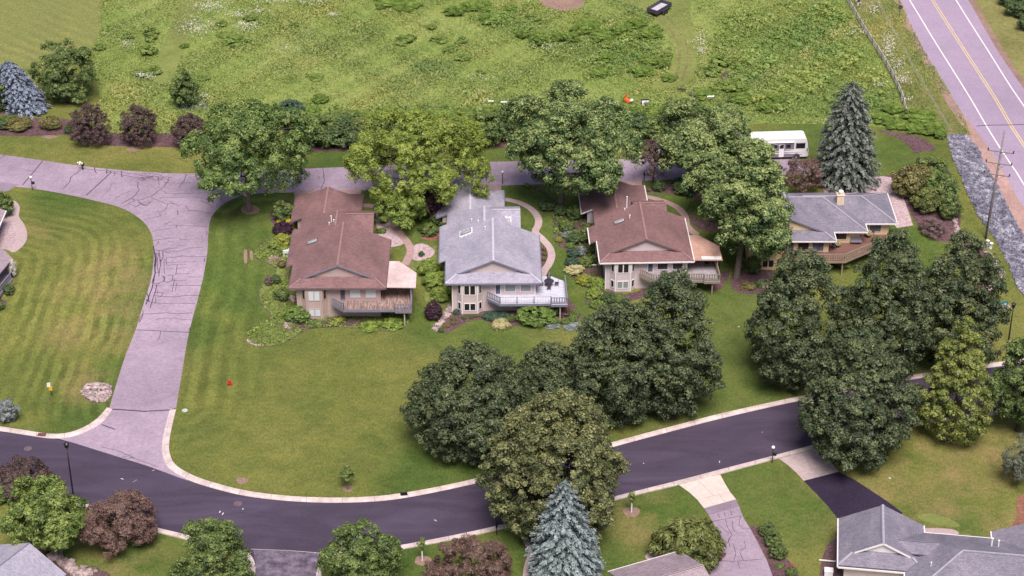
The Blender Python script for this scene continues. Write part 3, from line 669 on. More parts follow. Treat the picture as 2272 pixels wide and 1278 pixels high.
# walk right of the left house, lawn island, gravel
bed('gravel_bed', [(834, 475), (862, 470), (872, 492), (876, 507), (888, 525), (896, 540), (870, 548), (852, 545), (840, 520)], 'gravel', .012)
bed('gravel_bed', [(915, 548), (935, 540), (955, 548), (965, 560), (950, 574), (925, 578), (912, 570)], 'gravel', .012)
bed('flower_bed', [(935, 528), (948, 515), (975, 508), (978, 530), (955, 534)], 'mulch_red', .012)
bed('flower_bed', [(905, 580), (935, 560), (978, 545), (990, 600), (1003, 650), (1000, 690), (975, 694), (945, 670), (940, 630), (918, 600)], 'soil_gc', .006)
path1 = cat_rom(gpts([(802, 456), (825, 457), (848, 463), (866, 474), (873, 490), (878, 506), (890, 521), (904, 538), (911, 555), (907, 570), (898, 588)]), 5)
sheet('path', [], [M['path']], .024, strips=[(path1, 1.05, 0, 0)])
path2 = cat_rom(gpts([(1112, 442), (1135, 445), (1160, 453), (1182, 467), (1194, 484), (1194, 500), (1188, 515), (1205, 532), (1219, 549), (1224, 567), (1218, 586), (1208, 600), (1200, 620)]), 5)
sheet('path', [], [M['path_pale']], .024, strips=[(path2, 1.0, 0, 0)])
path3 = cat_rom(gpts([(1430, 436), (1450, 440), (1480, 449), (1507, 464), (1520, 480), (1523, 498), (1532, 510), (1548, 522)]), 5)
sheet('path', [], [M['path']], .024, strips=[(path3, 1.0, 0, 0)])
bed('flower_bed', [(1199, 545), (1210, 548), (1216, 562), (1212, 578), (1203, 590), (1198, 575)], 'mulch', .012)
bed('flower_bed', [(1205, 536), (1213, 541), (1204, 545)], 'mulch', .012)
# bed between second and third house
BED2 = bed('flower_bed', [(1160, 405), (1215, 430), (1225, 470), (1228, 520), (1234, 540), (1252, 552), (1266, 566), (1262, 580), (1256, 592), (1258, 606), (1275, 619), (1295, 633), (1304, 644), (1298, 653), (1298, 668), (1312, 684), (1345, 692), (1390, 672), (1400, 655), (1350, 648), (1338, 600), (1325, 540), (1302, 480), (1262, 462), (1240, 450)],
     'mulch', edge=[(1228, 520), (1234, 540), (1252, 552), (1266, 566), (1262, 580), (1256, 592), (1258, 606), (1275, 619), (1295, 633), (1304, 644), (1298, 653), (1298, 668), (1312, 684)])
BED3 = bed('flower_bed', [(1000, 690), (985, 712), (965, 731), (978, 738), (1000, 735), (1018, 724), (1036, 714), (1062, 709), (1082, 713), (1100, 725), (1120, 729), (1147, 722), (1160, 713), (1200, 712), (1240, 722), (1276, 716), (1290, 700), (1275, 678), (1250, 660), (1190, 680), (1080, 688)],
     'mulch', edge=[(965, 731), (978, 738), (1000, 735), (1018, 724), (1036, 714), (1062, 709), (1082, 713), (1100, 725), (1120, 729), (1147, 722), (1160, 713), (1200, 712), (1240, 722), (1276, 716)])
bed('flower_bed', [(1345, 640), (1380, 652), (1410, 648), (1430, 640), (1425, 660), (1380, 670), (1350, 660)], 'mulch', .018)
bed('flower_bed', [(1425, 420), (1470, 408), (1540, 405), (1580, 430), (1575, 460), (1540, 440), (1490, 430), (1440, 428)], 'mulch', .012)
bed('flower_bed', [(1530, 470), (1548, 485), (1590, 490), (1600, 510), (1560, 512), (1535, 495)], 'mulch', .012)
BED4 = bed('flower_bed', [(1625, 610), (1622, 630), (1632, 645), (1655, 652), (1685, 650), (1705, 640), (1720, 610), (1690, 590), (1650, 590)], 'mulch', edge=[(1625, 610), (1622, 630), (1632, 645), (1655, 652), (1685, 650), (1705, 640)])
bed('flower_bed', [(1590, 610), (1620, 600), (1600, 640), (1570, 640)], 'mulch', .012)
bed('gravel_bed', [(1822, 412), (1830, 400), (1890, 396), (1960, 391), (1977, 394), (1998, 425), (2014, 465), (2026, 500), (1990, 506), (1960, 470), (1880, 440), (1830, 430)], 'gravel', .018, smooth=False)
bed('flower_bed', [(1949, 289), (1976, 292), (2017, 299), (2050, 309), (2077, 331), (2050, 336), (2030, 341), (2022, 330), (1996, 308), (1963, 296)], 'mulch', .018)
bed('flower_bed', [(1960, 395), (1985, 385), (2080, 350), (2120, 420), (2132, 480), (2120, 530), (2080, 535), (2040, 505), (2000, 440)], 'mulch', .012)
bed('flower_bed', [(2120, 520), (2150, 525), (2190, 560), (2205, 590), (2222, 612), (2212, 636), (2195, 652), (2170, 640), (2140, 580)], 'mulch', .012)
bed('flower_bed', [(-200, 262), (0, 262), (60, 263), (130, 263), (180, 272), (235, 294), (300, 292), (345, 297), (460, 292), (470, 325), (430, 327), (330, 326), (240, 323), (185, 315), (150, 300), (110, 300), (60, 303), (0, 301), (-200, 300)], 'mulch', .018)
for q in ([(92, 303), (112, 300), (130, 304), (108, 308)], [(195, 318), (212, 322), (200, 326)], [(280, 330), (300, 326), (318, 330), (292, 337)]): bed('bare_patch', q, 'mulch_pink', .012)
bed('tree_ring', [(130, 220), (150, 212), (175, 218), (172, 228), (150, 231)], 'mulch', .012); bed('flower_bed', [(-60, 230), (10, 232), (30, 240), (26, 252), (-60, 256)], 'mulch', .012)
bed('flower_bed', [(640, 316), (760, 312), (900, 318), (1130, 310), (1300, 300), (1420, 300), (1560, 300), (1560, 316), (1420, 322), (1130, 328), (900, 335), (760, 336), (650, 336)], 'mulch', .024)
bed('path', [(-120, 470), (20, 455), (27, 446), (36, 448), (44, 460), (42, 480), (52, 495), (60, 515), (58, 535), (44, 552), (28, 560), (0, 552), (-120, 560)], 'path_pale', .012)
bed('gravel_bed', [(-100, 495), (0, 492), (20, 492), (33, 502), (38, 518), (32, 540), (10, 552), (-100, 552)], 'gravel', .018)
bed('flower_bed', [(-30, 660), (8, 665), (14, 672), (8, 684), (-30, 695)], 'mulch', .012, edge=[(14, 668), (13, 676), (4, 688)])
bed('flower_bed', [(-60, 1060), (0, 1068), (60, 1080), (60, 1100), (0, 1092), (-60, 1085)], 'mulch', .012)
bed('flower_bed', [(60, 1205), (110, 1212), (130, 1228), (145, 1252), (165, 1262), (235, 1268), (240, 1310), (60, 1310)], 'mulch', .012)
bed('flower_bed', [(1663, 1170), (1676, 1168), (1700, 1185), (1725, 1225), (1755, 1250), (1778, 1300), (1722, 1300), (1703, 1245), (1682, 1205)], 'mulch', .012)
bed('flower_bed', [(1555, 1262), (1585, 1232), (1612, 1228), (1590, 1252)], 'mulch', .024)
bed('path', [(1432, 1238), (1448, 1218), (1470, 1216), (1490, 1228), (1470, 1250)], 'concrete', .012); bed('path', [(1160, 1290), (1163, 1255), (1172, 1225), (1160, 1200), (1172, 1196), (1184, 1225), (1174, 1262), (1176, 1300)], 'path_pale', .012)
bed('flower_bed', [(2262, 1100), (2255, 1150), (2230, 1190), (2300, 1210), (2340, 1100)], 'mulch_red', .012); bed('flower_bed', [(1820, 1290), (1835, 1210), (1870, 1200), (1870, 1300)], 'mulch', .012)
sheet('dirt_patch', [(cat_rom(gpts([(2035, 1145), (2070, 1140), (2125, 1160), (2120, 1170), (2060, 1160)]), 4, True), 0)], [M['mown']], .006)
bed('path', [(2040, 1173), (2110, 1174), (2125, 1186), (2060, 1186)], 'path_pale', .012)
for u, v, r_ in [(772, 1085, 12), (938, 1244, 19), (1401, 1136, 19), (2100, 970, 22), (108, 1222, 22), (1480, 916, 26), (265, 1205, 14)]:
    p = G(u, v); rr = r_ / ppm(p)
    sheet('tree_ring', [([(p[0] + rr * (1 + .1 * math.sin(3.1 * t + u)) * math.cos(t), p[1] + rr * (1 + .1 * math.cos(2.3 * t)) * math.sin(t)) for t in np.linspace(0, 6.283, 20)[:-1]], 0)], [M['mulch_pink'] if r_ < 20 else M['mulch']], .016)
# ================================================================ FOLIAGE
def unit(a): return a / (np.linalg.norm(a, axis=1, keepdims=True) + 1e-9)
def leaf_mesh(name, C, Nn, size, tint, aspect=0.55, along=None, rng=RNG):
    n = len(C); size = np.broadcast_to(np.asarray(size, float), (n,))[:, None]
    Nn = unit(Nn); r_ = rng.normal(size=(n, 3)) if along is None else along
    T = unit(np.cross(Nn, np.cross(r_, Nn)) if along is not None else np.cross(Nn, r_)); B = np.cross(Nn, T)
    q = np.empty((n, 4, 3))
    q[:, 0] = C - T * size * .5; q[:, 1] = C + B * size * aspect * .5 + T * size * .06
    q[:, 2] = C + T * size * .5; q[:, 3] = C - B * size * aspect * .5 + T * size * .06
    me = bpy.data.meshes.new(name)
    me.vertices.add(n * 4); me.vertices.foreach_set('co', q.astype(np.float32).ravel())
    me.loops.add(n * 4); me.loops.foreach_set('vertex_index', np.arange(n * 4, dtype=np.int32))
    me.polygons.add(n); me.polygons.foreach_set('loop_start', np.arange(n, dtype=np.int32) * 4)
    at = me.attributes.new('tint', 'FLOAT', 'FACE'); at.data.foreach_set('value', np.clip(tint, 0, 1).astype(np.float32))
    me.update(calc_edges=True)
    return me
PROF = {
    'ovate': [(0, .58), (.10, .85), (.27, 1.0), (.45, .96), (.62, .83), (.78, .64), (.9, .44), (1, .14)],
    'round': [(0, .45), (.12, .74), (.3, .94), (.5, 1.0), (.7, .90), (.85, .68), (.95, .42), (1, .15)],
    'broad': [(0, .62), (.12, .86), (.3, 1.0), (.5, .99), (.7, .86), (.85, .62), (.95, .38), (1, .12)],
    'dome': [(0, .86), (.2, 1.0), (.45, .97), (.7, .78), (.88, .5), (1, .1)],
    'egg': [(0, .50), (.10, .80), (.27, 1.0), (.45, .93), (.62, .74), (.78, .5), (.9, .3), (1, .08)],
    'pyr': [(0, .60), (.1, .88), (.25, 1.0), (.5, .74), (.75, .44), (.9, .22), (1, .05)],
    'umbrella': [(0, .86), (.15, 1.0), (.4, .98), (.65, .84), (.85, .58), (1, .18)],
}
def crown(name, H, z0, Rd, prof, ncl, rc, nleaf, ls, seed, flat=.8, asp=.6, lob=.10, inner=.10, up=.45, droop=0.0, tipbias=.35, gap=0.0, nL=0, lr=.42):
    """leaf clumps spread over and through the crown's volume"""
    rng = np.random.default_rng(seed); pr_ = np.array(PROF[prof])
    Rd = Rd - .75 * rc; H = H - .6 * rc; z0 = z0 + .35 * rc; nleaf = int(nleaf * 1.35); ls = ls * .92
    t = rng.random(ncl * 3); wgt = np.interp(t, pr_[:, 0], pr_[:, 1]) + .1
    t = t[rng.random(len(t)) < wgt / 1.1][:ncl]; n = len(t)
    az = rng.random(n) * 2 * math.pi; ph = rng.random(4) * 6.28
    lobe = 1 + lob * (np.sin(3 * az + ph[0] + 3 * t) + .7 * np.sin(5 * az + ph[1] - 5 * t) + .5 * np.sin(2 * az + ph[2] + 9 * t)) + .085 * np.sin(8 * az + 6 * t + ph[1]) * np.sin(12 * t + 3 * az + ph[0])
    fr = np.where(rng.random(n) < inner, rng.uniform(.3, .8, n), np.where(rng.random(n) < .3, .74, rng.uniform(.84, 1.08, n)))
    rad = np.interp(t, pr_[:, 0], pr_[:, 1]) * Rd * lobe * fr
    cz = z0 + t * (H - z0) * (1 + lob * .35 * np.sin(az * 2 + ph[3]))
    cc = np.stack([rad * np.cos(az), rad * np.sin(az), cz], 1)
    if nL:
        cen, rad_ = [], []
        for i in range(nL):
            tt = .08 + .84 * ((i + .5 + rng.uniform(-.3, .3)) / nL) ** .9; a_ = i * 2.39996 + rng.normal(0, .35)
            rl = Rd * lr * rng.uniform(.75, 1.2) * (1 - .25 * tt); env = np.interp(tt, pr_[:, 0], pr_[:, 1]) * Rd * (1 + lob * 1.3 * np.sin(2 * a_ + ph[0]) + rng.normal(0, .05))
            zc = min(z0 + tt * (H - z0), H - rl * .75); ro = max(0.0, env - rl * .8)
            cen.append((ro * math.cos(a_), ro * math.sin(a_), zc)); rad_.append(rl)
        cen, rad_ = np.array(cen), np.array(rad_); li = rng.choice(nL, ncl, p=rad_ ** 2 / (rad_ ** 2).sum())
        ou = unit(cen - np.array([0, 0, z0 + (H - z0) * .3]))
        dd_ = unit(rng.normal(size=(ncl, 3)) + ou[li] * .9 + np.array([0, 0, .45])); pc = cen[li] + dd_ * (rad_[li] * rng.uniform(.86, 1.16, ncl))[:, None] * np.array([1, 1, .88])
        dist = np.linalg.norm((pc[:, None, :] - cen[None]) / np.array([1, 1, .88]), axis=2) / rad_[None]; dist[np.arange(ncl), li] = 9
        keep = (dist.min(1) > .82) & (pc[:, 2] > z0 - .2 * rc)
        sh = cc * np.array([.84, .84, 1]); sh[:, 2] = z0 + (sh[:, 2] - z0) * .92
        cc = np.concatenate([pc[keep], sh[rng.random(len(sh)) < .5]]); n = len(cc)
    if gap: cc = cc[np.sin(cc[:, 0] * .9 + ph[0]) + np.sin(cc[:, 1] * 1.1 + ph[1]) + np.sin(cc[:, 2] * 1.3 + ph[2]) > -1.9 + gap]; n = len(cc)
    n = len(cc)
    if rc > .45:            # every clump is a bunch of smaller tufts
        k_ = 5; o_ = unit(cc - np.array([0, 0, z0 + (H - z0) * .3]))
        d_ = unit(rng.normal(size=(n * k_, 3)) + np.repeat(o_, k_, 0) * .8 + np.array([0, 0, .4]))
        rcs = rc * .54 * rng.uniform(.7, 1.3, n * k_); ct = np.repeat(rng.normal(0, .10, n), k_) + rng.normal(0, .13, n * k_)
        cen0 = cc; cc = np.repeat(cc, k_, 0) + d_ * (rc * rng.uniform(.45, .85, n * k_))[:, None] * np.array([1, 1, flat]); n = len(cc); nleaf = max(10, nleaf // k_)
    else: rcs = rc * rng.uniform(.65, 1.35, n); ct = rng.normal(0, .16, n)
    idx = np.repeat(np.arange(n), nleaf); m = len(idx)
    out = unit(cc - np.array([0, 0, z0 + (H - z0) * .35])); d = unit(rng.normal(size=(m, 3)) + out[idx] * .9 + np.array([0, 0, .45]))
    rr = rcs[idx] * np.where(rng.random(m) < .22, rng.uniform(.2, .8, m), rng.uniform(.8, 1.06, m))
    pos = cc[idx] + d * rr[:, None] * np.array([1, 1, flat])
    if droop: pos[:, 2] -= droop * rng.random(m) ** 2
    pos[:, 2] = np.maximum(pos[:, 2], .08)
    nor = d * 1.15 + np.array([0, 0, up]) + rng.normal(0, .30, (m, 3))
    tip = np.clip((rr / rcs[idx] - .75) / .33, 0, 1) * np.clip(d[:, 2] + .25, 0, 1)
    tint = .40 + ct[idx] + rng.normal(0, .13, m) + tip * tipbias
    size = ls * rng.uniform(.7, 1.3, m)
    if droop:
        al = np.tile(np.array([0, 0, -1.0]), (m, 1)) + d * .6 + rng.normal(0, .25, (m, 3))
        return leaf_mesh(name, pos, d + rng.normal(0, .3, (m, 3)), size, tint, asp, al, rng), cc
    return leaf_mesh(name, pos, nor, size, tint, asp, None, rng), cc
def trunk_mesh(mb, H, r0, cc, seed, z_fork=.28, nl=9, lean=(0, 0), sub=2):
    rng = random.Random(seed); top = Vector((lean[0], lean[1], H * .8)); fork = Vector((lean[0] * z_fork, lean[1] * z_fork, H * z_fork))
    mid = fork.lerp(top, .5) + Vector((rng.uniform(-.3, .3), rng.uniform(-.3, .3), 0))
    mb.tube([(0, 0, -.25), (0, 0, .15), (lean[0] * .1, lean[1] * .1, H * .1), fork, mid, top], [r0 * 1.5, r0 * 1.15, r0, r0 * .85, r0 * .5, r0 * .12], 9)
    if len(cc) == 0: return
    pick = list(range(len(cc))); rng.shuffle(pick); k = 0
    for i in pick:
        e = Vector(cc[i])
        if k >= nl: break
        if any((e - Vector(cc[j])).length < .2 * H for j in pick[:0]): continue
        st = fork.lerp(top, max(0, min(.75, (e.z - fork.z) / (top.z - fork.z + 1e-6) - .25)))
        md = st.lerp(e, .5) + Vector((0, 0, H * .05)); r1 = r0 * rng.uniform(.28, .42)
        mb.tube([st, md, e], [r1, r1 * .6, r1 * .15], 6); k += 1
        for q in range(sub):
            j = rng.choice(pick); f = Vector(cc[j])
            if (f - md).length < H * .4: mb.tube([md, md.lerp(f, .5) + Vector((0, 0, .2)), f], [r1 * .5, r1 * .3, r1 * .08], 5)
def tree(name, label, cat, loc, leaf, H, z0, Rd, prof, ncl, rc, nleaf, ls, seed, r0=.3, bark='bark', group=None, nl=9, zf=.28, lean=(0, 0), sub=2, rz=0.0, **kw):
    if ncl > 60: kw.setdefault('nL', 12); ncl = int(ncl * .72)
    root = thing(name, label, cat, loc, rz, group)
    me, cc = crown('crown', H, z0, Rd, prof, ncl, rc, nleaf, ls, seed, **kw)
    if lean != (0, 0):
        n = len(me.vertices); c = np.empty(n * 3, np.float32); me.vertices.foreach_get('co', c); c = c.reshape(-1, 3)
        c[:, 0] += lean[0]; c[:, 1] += lean[1]; me.vertices.foreach_set('co', c.ravel()); cc = cc + np.array([lean[0], lean[1], 0])
    link_mesh('crown', me, [M[leaf]], root)
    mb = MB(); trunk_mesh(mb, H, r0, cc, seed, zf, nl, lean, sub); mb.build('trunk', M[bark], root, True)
    return root
def spruce(name, label, loc, leaf, H, Rd, seed, tiers=30, group=None, z0=.4, lean=(0, 0), per=26, ls=.42, prof=.8):
    rng = np.random.default_rng(seed); root = thing(name, label, 'spruce', loc, 0, group)
    Cn, Nn, Al, Sz, Tn = [], [], [], [], []
    for k in range(tiers):
        t = k / (tiers - 1); z = z0 + (H - z0) * t * .985
        L = Rd * ((1 - t) ** prof) * (.55 + .45 * min(1, t / .09)) + .12
        nb = max(5, int(17 * (L / Rd) ** .7)); a0 = rng.random() * 6.28
        for b in range(nb):
            az = a0 + 2 * math.pi * b / nb + rng.normal(0, .09); l = L * rng.uniform(.78, 1.12)
            dr = np.array([math.cos(az), math.sin(az), 0.0]); sd_ = np.array([-dr[1], dr[0], 0])
            m = max(8, int(per * (l / Rd + .25)))
            s = rng.random(m) ** .7; wid = (.10 + .26 * l * (1 - s) * .55)
            off = rng.normal(0, .6, m) * wid
            p = dr * (s * l)[:, None] + sd_ * off[:, None]
            p[:, 2] += z + l * (.10 * s - .38 * s * s) - np.abs(off) * .35 + rng.normal(0, .06, m) + .25 * l * (s > .9) * rng.random(m) * .4
            Cn.append(p); Nn.append(np.tile([0, 0, 1.0], (m, 1)) + dr * .55 + rng.normal(0, .35, (m, 3)))
            Al.append(dr + sd_ * np.sign(off)[:, None] * .6 + np.array([0, 0, -.25]) + rng.normal(0, .15, (m, 3)))
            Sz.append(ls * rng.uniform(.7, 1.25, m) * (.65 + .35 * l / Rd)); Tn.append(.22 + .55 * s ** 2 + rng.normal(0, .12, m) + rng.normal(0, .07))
    p = np.concatenate(Cn); p[:, 0] += lean[0] * p[:, 2] / H; p[:, 1] += lean[1] * p[:, 2] / H
    me = leaf_mesh('crown', p, np.concatenate(Nn), np.concatenate(Sz), np.concatenate(Tn), .42, np.concatenate(Al), rng)
    link_mesh('crown', me, [M[leaf]], root)
    mb = MB(); mb.tube([(0, 0, -.2), (lean[0] * .5, lean[1] * .5, H * .5), (lean[0], lean[1], H * .98)], [H * .018, H * .012, .02], 8); mb.build('trunk', M['bark_dark'], root, True)
    return root

g = lambda r, g_, b: (r, g_, b, 1)
M['lf_linden'] = m_leaf('linden_leaves', g(.028, .044, .024), g(.075, .104, .050), g(.21, .235, .105))
M['lf_lindenB'] = m_leaf('flowering_linden_leaves', g(.045, .058, .027), g(.128, .145, .060), g(.34, .335, .14))
M['lf_maple'] = m_leaf('green_maple_leaves', g(.040, .082, .024), g(.125, .20, .055), g(.34, .41, .125))
M['lf_silver'] = m_leaf('pale_maple_leaves', g(.032, .066, .026), g(.105, .172, .056), g(.40, .46, .175))
M['lf_locust'] = m_leaf('yellow_green_leaves', g(.08, .118, .022), g(.235, .31, .055), g(.46, .52, .12), .35)
M['lf_bright'] = m_leaf('bright_green_leaves', g(.05, .09, .024), g(.16, .235, .055), g(.42, .48, .14), .35)
M['lf_green'] = m_leaf('mid_green_leaves', g(.038, .068, .024), g(.11, .165, .047), g(.27, .33, .10))
M['lf_yellow'] = m_leaf('young_yellow_leaves', g(.065, .09, .022), g(.185, .225, .055), g(.42, .44, .12), .35)
M['lf_red'] = m_leaf('dark_red_leaves', g(.050, .030, .034), g(.115, .070, .068), g(.22, .155, .14))
M['lf_redbrown'] = m_leaf('brown_red_leaves', g(.066, .036, .033), g(.175, .10, .088), g(.32, .21, .175))
M['lf_purple'] = m_leaf('purple_leaves', g(.022, .008, .020), g(.060, .020, .046), g(.12, .05, .09))
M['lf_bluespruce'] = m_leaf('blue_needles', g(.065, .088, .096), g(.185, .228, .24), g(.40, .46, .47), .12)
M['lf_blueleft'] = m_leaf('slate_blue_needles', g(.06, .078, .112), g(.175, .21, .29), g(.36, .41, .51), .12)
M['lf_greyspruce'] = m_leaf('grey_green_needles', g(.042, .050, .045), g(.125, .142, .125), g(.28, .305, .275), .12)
M['lf_pine'] = m_leaf('pine_needles', g(.05, .06, .045), g(.13, .145, .105), g(.27, .29, .21), .12)
M['lf_weep'] = m_leaf('weeping_leaves', g(.055, .068, .02), g(.145, .17, .05), g(.31, .335, .11))
M['lf_box'] = m_leaf('boxwood_leaves', g(.06, .10, .025), g(.155, .24, .055), g(.30, .42, .11))
M['lf_fern'] = m_leaf('fern_leaves', g(.085, .13, .028), g(.22, .31, .06), g(.40, .48, .12), .35)
M['lf_lime'] = m_leaf('lime_leaves', g(.16, .18, .025), g(.33, .36, .05), g(.50, .52, .13), .35)
M['lf_grey'] = m_leaf('grey_leaves', g(.10, .11, .11), g(.22, .25, .245), g(.38, .41, .41))
M['lf_cream'] = m_leaf('cream_blades', g(.32, .28, .12), g(.55, .50, .25), g(.72, .68, .42))
M['lf_yflower'] = m_leaf('yellow_flowers', g(.55, .42, .02), g(.80, .66, .03), g(.9, .8, .1))
M['lf_wflower'] = m_leaf('white_flowers', g(.42, .40, .30), g(.66, .61, .58), g(.80, .76, .75))
M['lf_pink'] = m_leaf('magenta_flowers', g(.35, .02, .12), g(.60, .04, .20), g(.75, .15, .35))
M['lf_twig'] = m_leaf('dry_mauve_twigs', g(.11, .068, .072), g(.22, .145, .145), g(.33, .235, .225))
M['lf_olive'] = m_leaf('olive_leaves', g(.075, .070, .025), g(.17, .155, .055), g(.35, .31, .12))
M['lf_darkshrub'] = m_leaf('dark_shrub_leaves', g(.032, .056, .025), g(.085, .135, .05), g(.19, .26, .095))
M['lf_bluegreen'] = m_leaf('blue_green_leaves', g(.028, .058, .042), g(.07, .125, .085), g(.14, .22, .15))
M['lf_weeddark'] = m_leaf('dark_weed_leaves', g(.08, .135, .034), g(.185, .265, .06), g(.34, .42, .11), .35)
M['lf_weed'] = m_leaf('weed_leaves', g(.065, .115, .025), g(.17, .265, .05), g(.33, .43, .10), .35)
M['lf_meadow'] = m_leaf('meadow_blades', g(.17, .235, .062), g(.30, .37, .11), g(.47, .50, .19), .4, world=.07)
M['lf_leafy'] = m_leaf('leafy_weeds', g(.15, .22, .055), g(.265, .365, .092), g(.41, .50, .155), .35, world=.09)

# ---------------------------------------------------------------- shrubs: one mesh of each kind, copied and scaled
SHR = {}
def shrub_mesh(kind):
    if kind in SHR: return SHR[kind]
    fam, leaf = kind
    sd_ = abs(hash_s(fam + leaf)) % 9999
    if fam == 'round': me, _ = crown('shrub', 1.0, .12, .5, 'dome', 190, .095, 44, .05, sd_, lob=.05, inner=.05)
    elif fam == 'loose': me, _ = crown('shrub', 1.0, .08, .5, 'round', 130, .13, 44, .065, sd_, lob=.16, inner=.2)
    elif fam == 'fern': me, _ = crown('shrub', 1.0, .05, .5, 'dome', 110, .13, 40, .11, sd_, lob=.14, asp=.3, inner=.2)
    elif fam == 'twig': me, _ = crown('shrub', 1.0, .05, .5, 'dome', 80, .13, 45, .10, sd_, lob=.06, asp=.18, inner=.3)
    elif fam == 'grass': me, _ = crown('shrub', 1.0, .2, .5, 'dome', 45, .16, 26, .42, sd_, lob=.1, asp=.09, droop=.35)
    elif fam == 'weep': me, _ = crown('shrub', 1.0, .14, .5, 'umbrella', 120, .10, 60, .11, sd_, lob=.10, asp=.3, droop=.16, inner=.05)
    elif fam == 'flat': me, _ = crown('shrub', 1.0, .1, .5, 'dome', 45, .16, 26, .15, sd_, lob=.2, inner=.1)
    me.materials.append(M[leaf]); SHR[kind] = me
    return me
def hash_s(s):
    h = 7
    for ch in s: h = (h * 31 + ord(ch)) & 0xffffff
    return h
SHN = [0]
def shrub(name, fam, leaf, u, v, wpx, hpx, label, cat='shrub', group=None):
    """u, v: foot of the plant in the photograph; wpx, hpx: its size there"""
    p = G(u, v - min(hpx * .12, 4)); k = ppm(p); me = shrub_mesh((fam, leaf)); SHN[0] += 1
    wd = wpx / k; ht = max(.15, (hpx - wpx * .24) / k / C_)
    o = bpy.data.objects.new(name, me); COL.objects.link(o)
    o.location = p; o.scale = (wd, wd, ht); o.rotation_euler = (0, 0, SHN[0] * 2.39996)
    return tag(o, label, cat, group)
def base_h(u, v, top_v, lean_f=1.0):
    """ground point and the height that reaches row top_v above it"""
    p = G(u, v); return p, (v - top_v) / ppm(p) / C_
# ================================================================ HOUSES
M['sh_brown'] = m_shingle('brown_shingles', g(.215, .124, .128), g(.27, .158, .158), g(.14, .08, .088))
M['sh_brown_cap'] = m_plain('brown_ridge_caps', g(.29, .175, .178), .9, .1)
M['sh_grey'] = m_shingle('grey_shingles', g(.34, .32, .40), g(.42, .395, .485), g(.25, .235, .30))
M['sh_grey_cap'] = m_plain('pale_ridge_caps', g(.50, .465, .55), .9, .1)
M['sh_dgrey'] = m_shingle('dark_grey_shingles', g(.205, .19, .24), g(.26, .24, .30), g(.145, .13, .172))
M['sh_dgrey_cap'] = m_plain('grey_ridge_caps', g(.36, .33, .40), .9, .1)
M['sh_taupe'] = m_shingle('taupe_shingles', g(.30, .235, .275), g(.40, .32, .36), g(.19, .14, .17))
M['sh_taupe_cap'] = m_plain('taupe_ridge_caps', g(.46, .37, .41), .9, .1)
M['sd_tan'] = m_siding('tan_siding', g(.49, .365, .355), .30, True)
M['sd_tan_lap'] = m_siding('tan_gable_siding', g(.50, .375, .375))
M['sd_beige'] = m_siding('pale_beige_siding', g(.60, .49, .505))
M['sd_white'] = m_siding('pale_mauve_siding', g(.62, .525, .575))
M['sd_cream'] = m_siding('cream_siding', g(.74, .565, .37), .34, True)
M['sd_bluewall'] = m_siding('blue_grey_siding', g(.30, .29, .39))
M['tr_white'] = m_plain('white_trim', g(.78, .73, .76), .5, .4, .04)
M['tr_brown'] = m_plain('brown_fascia', g(.16, .105, .12), .6, .3)
M['tr_grey'] = m_plain('blue_grey_trim', g(.20, .195, .27), .6, .3)
M['tr_cream'] = m_plain('cream_trim', g(.70, .56, .42), .6, .3)
M['tr_tan'] = m_plain('tan_trim', g(.47, .355, .35), .6, .3)
M['rail_grey'] = m_plain('blue_grey_railing', g(.235, .215, .28), .7, .3)
M['rail_brown'] = m_plain('olive_brown_railing', g(.27, .215, .185), .7, .3)
M['rail_tan'] = m_plain('tan_brown_railing', g(.31, .225, .18), .7, .3)
M['dk_brown'] = m_board('weathered_brown_boards', g(.20, .115, .095), g(.30, .185, .16), .14, 0, g(.50, .40, .38))
M['dk_white'] = m_board('pale_blue_boards', g(.50, .49, .59), g(.57, .56, .66), .14, 1)
M['dk_grey'] = m_board('grey_deck_boards', g(.30, .27, .30), g(.36, .32, .35), .14, 0)
M['dk_red'] = m_board('red_brown_boards', g(.155, .078, .066), g(.205, .105, .09), .14, 1)
M['porch_pink'] = m_speck('faded_pink_roofing', g(.56, .41, .42), g(.74, .58, .58), .9, .35, .2, bump=.05)
M['porch_tan'] = m_speck('tan_roofing', g(.46, .27, .22), g(.56, .35, .29), 1.4, .3, .12, bump=.05)

